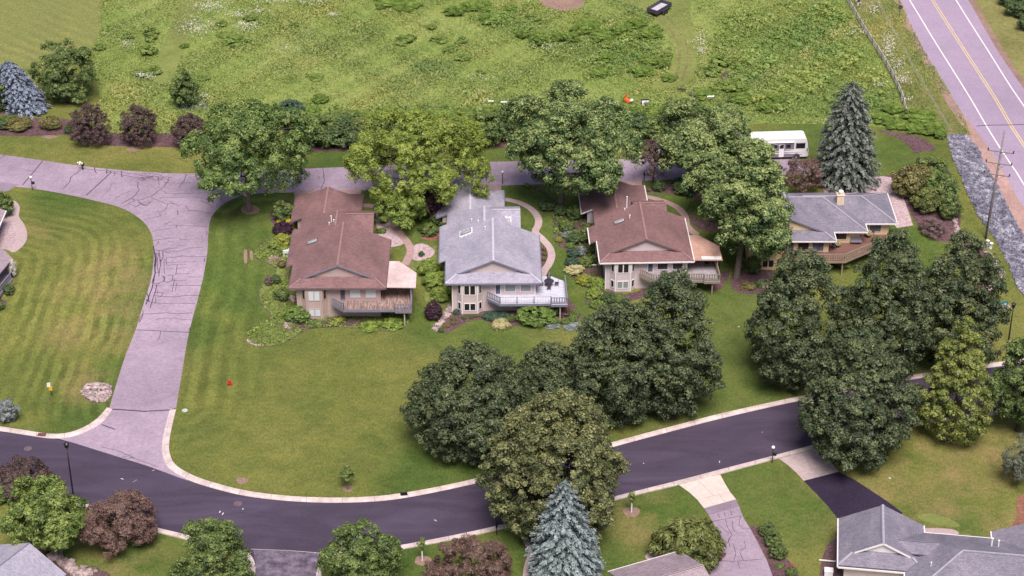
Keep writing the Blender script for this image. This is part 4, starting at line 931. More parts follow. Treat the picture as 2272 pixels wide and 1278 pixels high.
def roof_poly(mb, pts, t=.16): mb.slab(pts, t, 0)
def cap(mb, a, b, wd=.26): mb.beam(Vector(a) + Vector((0, 0, .035)), Vector(b) + Vector((0, 0, .035)), wd, .05, 1)
def dutch_gable(mb, gb, tr, x0, x1, yf, yb, ez, p, d=1.7, rear=None, left=True, right=True, sgn=1):
    """gable roof with its ridge along y and a hipped skirt at the front (yf); rear None, 'gable' or 'dutch'"""
    xm = (x0 + x1) / 2; zr = ez + (x1 - x0) / 2 * p; e = d - .32
    fy, by = yf + e, (yb - e if rear == 'dutch' else yb)
    def side(xe, s):
        pts = [(xe, yf, ez), (xe + s * e, yf + e, ez + p * e), (xm, fy, zr), (xm, by, zr)]
        pts += [(xe + s * e, yb - e, ez + p * e), (xe, yb, ez)] if rear == 'dutch' else [(xe, yb, ez)]
        roof_poly(mb, pts if s < 0 else pts[::-1])
    side(x0, 1); side(x1, -1)
    dd = d + .03
    roof_poly(mb, [(x0, yf, ez), (x1, yf, ez), (x1 - dd, yf + dd, ez + p * dd), (x0 + dd, yf + dd, ez + p * dd)])
    w_ = (x1 - x0) / 2 - d
    gb.slab([(xm - w_, yf + d, ez + p * d - .04), (xm + w_, yf + d, ez + p * d - .04), (xm, yf + d, zr - .2)], .1, 0, (0, 1, 0))
    tr.beam((x0 + e + .2, fy - .015, ez + p * e - .02), (xm, fy - .015, zr - .1), .06, .2); tr.beam((x1 - e - .2, fy - .015, ez + p * e - .02), (xm, fy - .015, zr - .1), .06, .2)
    if rear == 'dutch':
        roof_poly(mb, [(x1, yb, ez), (x0, yb, ez), (x0 + dd, yb - dd, ez + p * dd), (x1 - dd, yb - dd, ez + p * dd)])
        gb.slab([(xm - w_, yb - d, ez + p * d - .04), (xm + w_, yb - d, ez + p * d - .04), (xm, yb - d, zr - .2)], .1, 0, (0, -1, 0))
    cap(mb, (xm, fy, zr), (xm, by, zr))
    cap(mb, (x0, yf, ez), (x0 + e, fy, ez + p * e), .26); cap(mb, (x1, yf, ez), (x1 - e, fy, ez + p * e), .26)
    return xm, zr
def window(parent, bx, by, z0, z1, x0, x1, panes, glass, frame, ang=0.0, label=None):
    """window lying in the wall line that starts at (bx,by) and runs along angle ang; x0..x1 along that line"""
    o = MB(); W = x1 - x0; H = z1 - z0; b = .09
    o.box(0, W, -.05, .02, 0, b); o.box(0, W, -.05, .02, H - b, H); o.box(0, b, -.047, .02, b, H - b); o.box(W - b, W, -.047, .02, b, H - b)
    for k in range(1, panes):
        xx = W * k / panes; o.box(xx - .07, xx + .07, -.044, .02, b, H - b)
    fr = o.build('window', M[frame], parent)
    fr.location = (bx + math.cos(ang) * x0, by + math.sin(ang) * x0, z0); fr.rotation_euler = (0, 0, ang)
    q = MB(); q.box(b * .6, W - b * .6, -.03, .005, b * .6, H - b * .6); q.build('pane', M[glass], fr)
    return fr
def railing(parent, pts, z, mat, h=.95, thin=False, name='railing'):
    mb = MB()
    for a, b in zip(pts[:-1], pts[1:]):
        A, B = Vector((*a, z)), Vector((*b, z)); L = (B - A).length
        up = Vector((0, 0, 1))
        mb.beam(A + up * h, B + up * h, .13 if not thin else .04, .07 if not thin else .03); mb.beam(A + up * .12, B + up * .12, .05 if not thin else .025, .09 if not thin else .025)
        n = int(L / (.30 if not thin else .34))
        for i in range(1, n):
            q = A.lerp(B, i / n); mb.beam(q + up * .12, q + up * h, .15 if not thin else .016, .04 if not thin else .016)
        m = max(1, round(L / 2.2))
        for i in range(m + 1):
            q = A.lerp(B, i / m); mb.box(q.x - .06, q.x + .06, q.y - .06, q.y + .06, z - .05, z + h + .06)
    return mb.build(name, M[mat], parent)
def skylight(parent, xm, x, y, z, p, s, wd=.85, ln=1.5, flash=False):
    """s=+1: on the slope that rises towards +x"""
    root = MB(); root.box(-ln / 2, ln / 2, -wd / 2, wd / 2, -.12, .12)
    o = root.build('skylight', M['tr_grey'] if flash else M['tr_brown'], parent)
    o.location = (x, y, z + .05); o.rotation_euler = (0, -math.atan(p), 0) if s else (math.atan(p), 0, 0)
    q = MB(); q.box(-ln / 2 + .1, ln / 2 - .1, -wd / 2 + .1, wd / 2 - .1, .10, .135); q.build('pane', M['glass_sky'], o)
    if flash:
        f = MB()
        for k in range(7):
            t = -1 + k / 3
            f.box(t * .8 - .15, t * .8 + .15, -wd / 2 - .28 - .22 * (k % 2), wd / 2 + .28 + .18 * ((k + 1) % 2), -.045 + .002 * k, -.028 + .002 * k)
        f.build('flashing', M['flashing'], o)
def vent(parent, x, y, z, r=.07, h=.5, mat='white'):
    mb = MB(); mb.tube([(0, 0, -.15), (0, 0, h)], r, 8); mb.lathe([(r * 1.5, h - .03), (r * 1.5, h + .06), (r * .4, h + .09)], n=8)
    o = mb.build('vent_pipe', M[mat], parent); o.location = (x, y, z)

def house_a(label, origin, rz, ez, c):
    root = thing('house', label, 'house', (*origin, 0), rz)
    p = .42; xl, xr, yf = -.84, 11.5, -.8; xm = (xl + xr) / 2; yA = c.get('yA', 11.8); Bl = c.get('B', True); dy = 0.0 if Bl else -4.0
    R_, Gb, Tr, W = MB(), Each(), Each(), MB()
    _, zr = dutch_gable(R_, Gb, Tr, xl, xr, yf, yA, ez, p)
    pr = lambda x: ez + p * (x - xl)
    # rear gable wall of the front wing
    Gb.slab([(xl + .5, yA - .12, ez + .1), (xr - .5, yA - .12, ez + .1), (xm, yA - .12, zr - .19)], .1, 0, (0, -1, 0))
    b0, b1 = (5.3, 14.9) if Bl else (5.0, 9.3)
    roof_poly(R_, [(xl - .9, b0, pr(xl - .9)), (xl - .001, b0, ez), (xl - .001, b1, ez), (xl - .9, b1, pr(xl - .9))])
    gx0, gx1 = -2.3, 6.95; ge = pr(gx0); gm = (gx0 + gx1) / 2; gz = pr(gm); gy0, gy1 = 17.8 + dy, 25.6 + dy
    if Bl:
        yB = 15.9; xB = xm - 1.1; zB = pr(xB)
        roof_poly(R_, [(xl, yA, ez), (xB, yA, zB), (xB, yB, zB), (xl, yB, ez)]); roof_poly(R_, [(xB, yA, zB), (xB + 3.6, yA, zB - 3.6 * p), (xB + 3.6, yB, zB - 3.6 * p), (xB, yB, zB)])
        cap(R_, (xB, yA, zB), (xB, yB, zB)); ys = yB
        Gb.slab([(gm + .1, yB - .12, gz - .15), (xB + 3.2, yB - .12, zB - 3.3 * p), (xB, yB - .12, zB - .19)], .1, 0, (0, -1, 0))
    else: ys = yA
    e = 1.4
    roof_poly(R_, [(xl, ys, ez), (gm, ys, gz), (gm, gy1 - e, gz), (gx0 + e, gy1 - e, ge + p * e), (gx0, gy1, ge), (gx0, gy0, ge), (xl, gy0, ez)])
    roof_poly(R_, [(gm, ys, gz), (gx1, ys, ge), (gx1, gy1, ge), (gx1 - e, gy1 - e, ge + p * e), (gm, gy1 - e, gz)])
    roof_poly(R_, [(gx1, gy1, ge), (gx0, gy1, ge), (gx0 + 1.7, gy1 - 1.7, ge + p * 1.7), (gx1 - 1.7, gy1 - 1.7, ge + p * 1.7)])
    Gb.slab([(gx0 + 1.7, gy1 - 1.7, ge + p * 1.7 - .04), (gx1 - 1.7, gy1 - 1.7, ge + p * 1.7 - .04), (gm, gy1 - 1.7, gz - .2)], .1, 0, (0, -1, 0))
    cap(R_, (gm, ys + .6, gz), (gm, gy1 - e, gz))
    wy, wz, hw = (16.2, ez + 1.45, 3.7) if Bl else (12.6, ez + 1.45, 3.0); wr = 9.1
    roof_poly(R_, [(xm - .8, wy - hw, wz - hw * p), (wr, wy - hw, wz - hw * p), (wr, wy, wz), (xm - .8, wy, wz)]); roof_poly(R_, [(xm - .8, wy, wz), (wr, wy, wz), (wr, wy + hw, wz - hw * p), (xm - .8, wy + hw, wz - hw * p)])
    cap(R_, (xm - .5, wy, wz), (wr, wy, wz), .26)
    Gb.slab([(wr - .3, wy - hw + .5, wz - hw * p + .05), (wr - .3, wy + hw - .5, wz - hw * p + .05), (wr - .3, wy, wz - .19)], .1, 0, (-1, 0, 0))
    R_.build('roof', [M[c['sh']], M[c['sh'] + '_cap']], root)
    Gb.build('gable', M[c['gable']], root)
    # gutters and fascia
    gt = Each()
    for x, y0, y1, z in ((xl - .07, yf, b0, ez), (xl - .97, b0, b1, pr(xl - .9)), (xr + .07, yf, yA, ez), (gx0 - .07, gy0, gy1, ge), (gx1 + .07, wy + hw, gy1, ge)):
        gt.box(x - .07, x + .07, y0, y1, z - .2, z - .03)
    gt.box(xl, xr, yf - .13, yf - .005, ez - .2, ez - .03)
    gt.beam((xl, gy0 - .05, ez - .1), (gx0, gy0 - .05, ge - .1), .07, .18)
    gt.build('gutter', M[c['gutter']], root)
    Tr.build('fascia', M[c['fascia']], root)
    for yy in (b0 - .2, gy0 - .15):
        d_ = MB(); d_.box(-.3, -.18, yy - .06, yy + .06, .9 if yy < 8 else 2.3, ez - .1)
        if yy < 8: d_.box(-1.9, -.18, yy - .055, yy + .055, .88, 1.0)
        d_.build('downspout', M['white'], root)
    # walls
    W.box(0, 10.7, 0, yA - .2, -.3, ez + .12)
    W.box(-.84, -.004, b0 + .5, b1 - .5, -.2, pr(-.84) - .02)
    W.box(0.004, 8.4, yA - .2, wy + 2.6, .6, ez - .08); W.box(-1.5, 6.2, gy0 + .3, gy1 - .7, 1.2, ge + .1)
    W.box(0.008, 6.1, wy + 2.6, gy0 + .3, .9, ez - .05)
    bay = [(.55, 0), (1.25, -.72), (3.25, -.72), (3.9, 0)]
    W.prism(bay + [(3.9, .2), (.55, .2)], -.3, ez - .12)
    W.build('wall', M[c['wall']], root)
    tb = Each()
    for x, y in [(0, 0), (10.7, 0)] + bay[1:3]: tb.box(x - .07, x + .07, y - .05, y + .05, -.2, ez - .2)
    tb.build('corner_trim', M[c['trim']], root)
    # windows: bay front, bay sides, front wall
    gl, lo = c['glass'], c['glass_low']
    window(root, 1.25, -.73, 2.85, 4.35, .22, 1.78, 2, gl, c['trim']); window(root, 1.25, -.73, .5, 1.65, .22, 1.78, 2, lo, c['trim'])
    a1 = math.atan2(-.72, .7); a2 = math.atan2(.72, .65)
    for z0, z1, gg in ((2.85, 4.35, c['glass_side']), (.5, 1.65, c['glass_side'])):
        if not (c.get('nolowside') and z0 < 1): window(root, .55, -.02, z0, z1, .22, .82, 1, gg, c['trim'], a1); window(root, 3.25, -.74, z0, z1, .18, .8, 1, gg, c['trim'], a2)
    for x0, x1 in ((6.75, 8.25), (8.75, 10.25)): window(root, 0, -.01, 2.85, 4.2, x0, x1, 1, gl if not c.get('glass_wide') else c['glass_wide'], c['trim'])
    for x0, x1 in ((6.75, 8.3), (8.75, 10.3)): window(root, 0, -.01, .55, 1.4, x0, x1, 2, lo, c['trim'])
    dr = MB(); dr.box(5.5, 6.3, -.05, .01, 2.47, 4.3); dr = dr.build('door', M[c['trim']], root); q = MB(); q.box(5.6, 6.2, -.075, -.04, 2.62, 4.2); q.build('pane', M['glass_blue'], dr)
    # deck
    dk = [(4.5, -.005), (4.5, -.75), (6.1, -2.25), (12.72, -2.2), (12.74, -2.5), (14.85, -2.5), (14.75, 3.2), (13.0, 4.6), (11.9, 4.6), (10.75, 4.6), (10.75, -.005)]
    zf = 2.42; D = MB(); D.prism(dk, zf - .12, zf); D = D.build('deck', M[c['floor']], root)
    fa = Each()
    for a, b in zip(dk[1:8], dk[2:9]): fa.beam((*a, zf - .2), (*b, zf - .2), .06, .34)
    fa.build('rim_board', M[c['rim']], D)
    po = Each()
    for x, y in ((13.9, -2.2), (14.5, 2.9), (8.6, -1.9)): 
        if (x, y) == (8.6, -1.9) : continue
        po.box(x - .08, x + .08, y - .08, y + .08, -.1, zf - .12)
    po.build('post', M[c['postm']], D)
    railing(D, [(4.55, -.72), (6.1, -2.2)], zf, c['rail']); railing(D, [(6.16, -2.2), (12.7, -2.15)], zf, c['rail'], thin=c.get('thin', True)); railing(D, [(12.78, -2.42), (14.8, -2.42)], zf, c['rail'])
    railing(D, [(14.78, -2.3), (14.7, 3.1)], zf, c['rail'])
    if c.get('porch'):
        pr_ = MB(); z = ez - .05
        pr_.slab([(11.6, -.45, z), (15.35, -.4, z - .1), (15.3, 3.3, z - .1), (12.9, 6.1, z), (11.6, 6.15, z)], .12, 0)
        for x in (12.55, 13.45, 14.4): pr_.beam((x, -.38, z + .005), (x, 4.2, z + .005), .035, .03, 1)
        for y in (.9, 2.2): pr_.beam((11.65, y, z + .01), (15.2, y, z - .08), .03, .03, 1)
        po_ = pr_.build('porch_roof', [M[c['porch']], M[c['porch']]], root)
        q = Each()
        for x, y in ((14.7, -.1), (14.65, 3.0), (12.9, 5.2)): q.box(x - .07, x + .07, y - .07, y + .07, zf - .02 - (2.2 if y > 4 else 0), ez - .2)
        q.build('post', M[c['rail']], po_)
        if c.get('panel'):
            q = MB(); q.slab([(12.6, -.35, z + .04), (15.2, -.33, z - .03), (15.2, .45, z - .03), (12.6, .45, z + .04)], .03); q.build('clear_panel', M['tr_white'], po_)
    for s in c.get('sky', []):
        x, y, sd_, fl = s; z = pr(x) if sd_ > 0 else wz - (wy - y) * p
        skylight(root, xm, x, y, z, p, sd_, flash=fl)
    for x, y, h in c.get('vents', []): vent(root, x, y, min(pr(x), zr), h=h)
    return root
H1 = house_a('tan house with a reddish brown roof and faded pink porch roof, leftmost of the row', (-27.7, -7.2), 0.0, 4.8, dict(sh='sh_brown', wall='sd_tan', gable='sd_tan_lap', gutter='tr_brown', fascia='tr_grey', trim='tr_tan', glass='curt_white', glass_low='curt_white', glass_side='glass_dark', rail='rail_grey', floor='dk_brown', rim='tr_grey', postm='tr_tan', porch='porch_pink', nolowside=True,
    sky=[(1.35, 9.4, 1, False)], vents=[(3.6, 13.2, .9), (3.35, 12.7, .3), (3.95, 13.0, .3)]))
H2 = house_a('beige house with a pale grey roof and an open pale blue deck with patio table', (-7.72, -5.85), R(.9), 4.65, dict(sh='sh_grey', wall='sd_beige', gable='sd_beige', gutter='tr_grey', fascia='tr_grey', trim='tr_white', glass='glass_dark', glass_low='glass_dark', glass_side='glass_dark', glass_wide='curt_grey', rail='rail_grey', floor='dk_white', rim='tr_grey', postm='tr_tan',
    sky=[(1.75, 10.6, 1, True), (6.9, 14.3, 0, True)], vents=[(2.5, 13.3, .25), (3.4, 12.2, .2), (4.3, 9.6, .35)]))
H3 = house_a('pale mauve house with a dark brown roof and tan porch roof, behind the dark lindens', (12.35, -.3), R(2.0), 4.55, dict(B=False, yA=10.9, sh='sh_brown', wall='sd_white', gable='sd_white', gutter='tr_white', fascia='tr_brown', trim='tr_white', glass='glass_dark', glass_low='curt_grey', glass_side='glass_dark', rail='rail_brown', floor='dk_grey', rim='rail_brown', postm='rail_brown', porch='porch_tan', panel=True, thin=False,
    sky=[(2.35, 7.6, 1, False)], vents=[(3.7, 7.6, .45), (3.25, 10.2, .25), (3.55, 10.6, 1.7)]))

def hip_block(mb, x0, x1, y0, y1, ez, p, hipl=False, hipr=False):
    """roof with its ridge along x"""
    ym = (y0 + y1) / 2; h = (y1 - y0) / 2; zr = ez + h * p
    a, b = (x0 + h if hipl else x0), (x1 - h if hipr else x1)
    roof_poly(mb, [(x0, y0, ez), (x1, y0, ez), (b, ym, zr), (a, ym, zr)]); roof_poly(mb, [(x1, y1, ez), (x0, y1, ez), (a, ym, zr), (b, ym, zr)])
    if hipr: roof_poly(mb, [(x1, y0, ez), (x1, y1, ez), (b, ym, zr)]); cap(mb, (x1, y0, ez), (b, ym, zr), .22); cap(mb, (x1, y1, ez), (b, ym, zr), .22)
    if hipl: roof_poly(mb, [(x0, y1, ez), (x0, y0, ez), (a, ym, zr)]); cap(mb, (x0, y0, ez), (a, ym, zr), .22)
    cap(mb, (a, ym, zr), (b, ym, zr), .3)
    return ym, zr
def house_cream():
    root = thing('house', 'cream house with stepped dark grey roofs, a chimney and a reddish wooden deck', 'house', (31.75, 5.36, 0), 0.0)
    R_, Gb, Tr, W = MB(), Each(), Each(), MB(); ez, p = 4.6, .42; yf = -.8
    xm, zr = dutch_gable(R_, Gb, Tr, -.84, 11.5, yf, 8.2, ez, p)
    ymM, zM = hip_block(R_, 3, 16.05, 1.72, 12.6, ez, p, False, True); hip_block(R_, 8, 20.35, 4.02, 12.66, ez - .004, p, False, True)
    R_.build('roof', [M['sh_dgrey'], M['sh_dgrey_cap']], root); Gb.build('gable', M['sd_cream'], root); Tr.build('fascia', M['tr_grey'], root)
    W.box(0, 10.7, 0, 8, -.3, ez + .12); W.box(10.7, 15.2, 2.5, 11.8, -.1, ez + .1); W.box(15.2, 19.5, 4.8, 11.9, .2, ez + .1); W.box(3, 10.7, 8, 11.7, .2, ez + .1)
    bay = [(.95, 0), (1.65, -.72), (3.65, -.72), (4.3, 0)]; W.prism(bay + [(4.3, .2), (.95, .2)], -.3, ez - .12)
    W.build('wall', M['sd_cream'], root)
    gt = Each()
    for x0, x1, y in ((-.84, 11.5, yf), (11.5, 16.05, 1.72), (16.05, 20.35, 4.02)): gt.box(x0, x1, y - .13, y - .005, ez - .2, ez - .04)
    for x, y0, y1 in ((11.57, yf, 1.6), (16.12, 1.72, 3.9), (20.42, 4.02, 12.6)): gt.box(x - .065, x + .065, y0, y1, ez - .2, ez - .03)
    gt.build('gutter', M['tr_white'], root)
    window(root, 1.65, -.73, 2.85, 4.3, .2, 1.8, 2, 'glass_dark', 'tr_cream'); window(root, 1.65, -.73, .45, 1.65, .2, 1.8, 2, 'glass_dark', 'tr_cream')
    for z0, z1 in ((2.85, 4.3), (.45, 1.65)):
        window(root, .95, -.02, z0, z1, .22, .8, 1, 'glass_dark', 'tr_cream', math.atan2(-.72, .7)); window(root, 3.65, -.74, z0, z1, .18, .78, 1, 'glass_dark', 'tr_cream', math.atan2(.72, .65))
    for x0, x1, gg in ((5.2, 6.1, 'glass_blue'), (6.5, 8.1, 'glass_dark'), (8.45, 10.1, 'glass_blue')): window(root, 0, -.01, 2.5, 4.2, x0, x1, 1, gg, 'tr_cream')
    window(root, 0, 2.49, 2.9, 4.2, 11.9, 13.5, 1, 'glass_dark', 'tr_cream'); window(root, 0, 2.49, 2.5, 4.25, 10.8, 11.35, 1, 'glass_dark', 'tr_cream')
    window(root, 0, 4.79, 2.5, 4.25, 15.3, 16.05, 1, 'glass_dark', 'tr_cream'); window(root, 0, 4.79, 2.8, 4.2, 16.8, 18.5, 1, 'glass_blue', 'tr_cream')
    zf = 2.42; dk = [(4.6, -.005), (4.6, -1.3), (6.0, -2.4), (12.7, -2.3), (18.9, 2.4), (19.2, 4.75), (15.25, 4.75), (15.25, 2.45), (10.75, 2.45), (10.75, -.005)]
    D = MB(); D.prism(dk, zf - .12, zf); D = D.build('deck', M['dk_red'], root)
    fa = Each()
    for a, b in zip(dk[1:5], dk[2:6]): fa.beam((*a, zf - .2), (*b, zf - .2), .06, .36)
    fa.build('rim_board', M['rail_tan'], D)
    for s in ([(4.65, -1.3), (6.0, -2.33)], [(6.05, -2.33), (12.65, -2.23)], [(12.72, -2.2), (18.8, 2.42)]): railing(D, s, zf, 'rail_tan')
    po = Each()
    for x, y in ((7, -2.1), (12.4, -2.0), (18.4, 2.6)): po.box(x - .08, x + .08, y - .08, y + .08, -.1, zf - .12)
    po.build('post', M['rail_tan'], D)
    ch = MB(); ch.box(12.45, 13.4, 6.65, 7.5, 5.9, 7.35); ch.box(12.38, 13.47, 6.58, 7.57, 7.352, 7.45, 0); ch = ch.build('chimney', M['tr_cream'], root)
    cp = MB(); cp.lathe([(.26, 7.45), (.26, 7.68), (.34, 7.7), (.34, 7.92), (.3, 8.0), (.05, 8.03)], (12.95, 7.0, 0), 14); cp.build('chimney_cap', M['white'], ch)
    return root
house_cream()

def house_lr():
    root = thing('house', 'grey roofed house with a white gable in the lower right corner', 'house', (35.84, -53.82, 0), R(-8))
    R_, Gb, Tr, W = MB(), Each(), Each(), MB(); ez, p = 2.7, .42
    dutch_gable(R_, Gb, Tr, 0, 9.2, -8.0, .25, ez, .5, 1.75)
    hip_block(R_, 7.0, 24, -12.75, -1.05, ez - .003, p, True, False); zk = ez + 3.73 * p
    roof_poly(R_, [(5.3, -4.78, zk), (7.7, -6.2, zk - 1.42 * p), (12, -6.2, zk - 1.42 * p), (12, -4.78, zk)]); roof_poly(R_, [(12, -1.054, ez), (6, -1.054, ez), (5.0, -4.78, zk), (12, -4.78, zk)])
    roof_poly(R_, [(16.5, .25, ez), (16.5, -8, ez), (21.1, -8, 4.6), (21.1, .25, 4.6)]); roof_poly(R_, [(25.7, -8, ez), (25.7, .25, ez), (21.1, .25, 4.6), (21.1, -8, 4.6)])
    for x0 in (-.1, .1): R_.beam((4.6 + x0 * 2, .2, 4.99), (4.6 + x0 * 2, -6.2, 4.99), .07, .05, 2)
    R_.beam((6.3, -4.85, 4.33), (9.8, -4.85, 4.33), .08, .07, 2); R_.beam((12.9, -7.0, 5.19), (19, -7.0, 5.19), .08, .07, 2)
    R_.build('roof', [M['sh_dgrey'], M['sh_dgrey_cap'], M['tr_grey']], root); Gb.build('gable', M['tr_white'], root); Tr.build('fascia', M['tr_white'], root)
    W.box(.7, 8.5, -7.5, -.5, -.3, ez + .1); W.box(7.8, 23.2, -11.9, -1.8, -.3, ez + .1); W.box(17.2, 25, -7.5, -.5, -.3, ez + .12)
    W.build('wall', M['sd_beige'], root)
    gt = Each()
    for x, y0, y1 in ((-.07, -8.2, .25), (9.27, -1.0, .25), (16.43, -1.0, .25), (6.93, -12.7, -8.3)): gt.box(x - .07, x + .07, y0, y1, ez - .2, ez - .02)
    gt.box(0, 7, -8.33, -8.21, ez - .2, ez - .03); gt.box(9.2, 16.5, -1.03, -.9, ez - .2, ez - .03)
    gt.build('gutter', M['tr_white'], root)
    d_ = MB(); d_.box(-1.9, -.1, -4.3, -4.18, .15, .27); d_.build('downspout', M['tr_white'], root)
    for x, y, z, h, r_ in ((16.1, -4.0, 3.9, 1.0, .1), (16.8, -4.1, 3.95, .8, .08), (9.6, -8.2, 3.9, .35, .06)): vent(root, x, y, z, r_, h)
house_lr()
def house_ll():
    root = thing('house', 'house with a pale blue-grey gable roof in the lower left corner', 'house', (-51.35, -60.5, 0), math.atan2(-5.01, 8.18))
    R_, W = MB(), MB(); ez, p, h = 2.5, .45, 4.85
    roof_poly(R_, [(-h, 0, ez), (-h, -14, ez), (0, -14, ez + h * p), (0, 0, ez + h * p)]); roof_poly(R_, [(h, -14, ez), (h, 0, ez), (0, 0, ez + h * p), (0, -14, ez + h * p)])
    R_.beam((0, -.02, ez + h * p + .03), (0, -14, ez + h * p + .03), .14, .06, 1)
    R_.build('roof', [M['sh_grey'], M['tr_grey']], root)
    W.box(-h + .7, h - .7, -13.5, -.5, -.3, ez + .1); W.slab([(-h + .9, -.5, ez + .1), (h - .9, -.5, ez + .1), (0, -.5, ez + h * p - .4)], .1, 0, (0, -1, 0)); W.build('wall', M['sd_beige'], root)
house_ll()
def house_lm():
    root = thing('house', 'house with a taupe roof at the bottom edge beside the weeping shrub', 'house', (17.51, -59.34, 0), R(24.1))
    R_, W = MB(), MB(); ez, p = 2.5, .35
    hip_block(R_, -8.0, .6, -10.3, 0, ez, p); R_.beam((-8, -5.15, 4.36), (.6, -5.15, 4.36), .1, .07, 2)
    roof_poly(R_, [(-12, -1.2, ez - .05), (-12, -6, ez + 1.6), (-7.9, -6, ez + 1.6), (-7.9, -1.2, ez - .05)])
    R_.build('roof', [M['sh_taupe'], M['sh_taupe_cap'], M['tr_brown']], root)
    W.box(-11.5, 0, -9.6, -1.9, -.3, ez + .1); W.build('wall', M['sd_beige'], root)
    gt = Each(); gt.box(-8, .6, .005, .13, ez - .2, ez - .03); gt.box(-12, -8.05, -1.19, -1.06, ez - .25, ez - .08); gt.build('gutter', M['tr_white'], root)
house_lm()
def house_l():
    root = thing('house', 'blue-grey house with a railed deck cut off by the left edge', 'house', (0, 0, 0), 0)
    W, R_ = MB(), MB(); W.box(-84, -70.2, -9, 12, -.3, 5.0); W.build('wall', M['sd_bluewall'], root)
    roof_poly(R_, [(-69.2, -10, 4.8), (-69.2, 12.6, 4.8), (-77, 12.6, 8), (-77, -10, 8)]); roof_poly(R_, [(-85, 12.6, 4.8), (-85, -10, 4.8), (-77, -10, 8), (-77, 12.6, 8)])
    R_.build('roof', [M['sh_taupe'], M['sh_taupe_cap']], root)
    gt = Each(); gt.box(-69.2, -69.06, -10, 12.6, 4.62, 4.78); gt.build('gutter', M['tr_white'], root)
    q = MB(); q.slab([(-65.6, -.4, 4.75), (-67.3, 2.1, 4.75), (-70.1, 2.2, 4.85), (-70.1, -8.6, 4.85), (-67.4, -8.6, 4.75)], .14); q = q.build('porch_roof', M['sh_taupe'], root)
    po = Each()
    for x, y in ((-66.1, -.8), (-66.9, -4.5), (-67.9, -8.2)): po.box(x - .07, x + .07, y - .07, y + .07, 2.3, 4.65)
    po.build('post', M['tr_grey'], q)
    D = MB(); D.prism([(-65.6, -1.5), (-66.4, 1.2), (-70.15, 1.4), (-70.15, -12), (-67.8, -12)], 2.3, 2.42); D = D.build('deck', M['dk_grey'], root)
    fa = Each(); fa.beam((-65.58, -1.5, 2.2), (-67.78, -12, 2.2), .06, .4); fa.build('rim_board', M['rail_grey'], D)
    railing(D, [(-66.35, 1.1), (-65.7, -1.5), (-67.85, -11.9)], 2.42, 'rail_grey')
    po = Each()
    for x, y in ((-65.9, -1.9), (-67.8, -11.5)): po.box(x - .08, x + .08, y - .08, y + .08, -.2, 2.3)
    po.build('post', M['rail_grey'], D)
house_l()
# ================================================================ VEHICLES, STREET FURNITURE, SMALL THINGS
M['rv_white'] = m_plain('motorhome_white', g(.82, .80, .83), .3, .5, .03, coat=.3)
M['rv_grey'] = m_plain('motorhome_grey', g(.20, .19, .235), .35, .5, .05)
M['rv_dark'] = m_plain('motorhome_dark_stripe', g(.10, .085, .11), .4, .5, .05)
M['tyre'] = m_plain('tyre_rubber', g(.02, .018, .022), .8, .2)
M['rim'] = m_plain('wheel_rim', g(.45, .43, .46), .35, .5, .1, metal=.6)
M['trailer_bed'] = m_plain('pale_trailer_bed', g(.52, .47, .56), .6, .3)
M['trailer'] = m_plain('dark_trailer_paint', g(.055, .052, .075), .45, .4)
M['skin'] = m_plain('skin', g(.45, .27, .2), .6, .3)
M['panel'] = m_plain('sign_panel', g(.62, .60, .60), .5, .3)

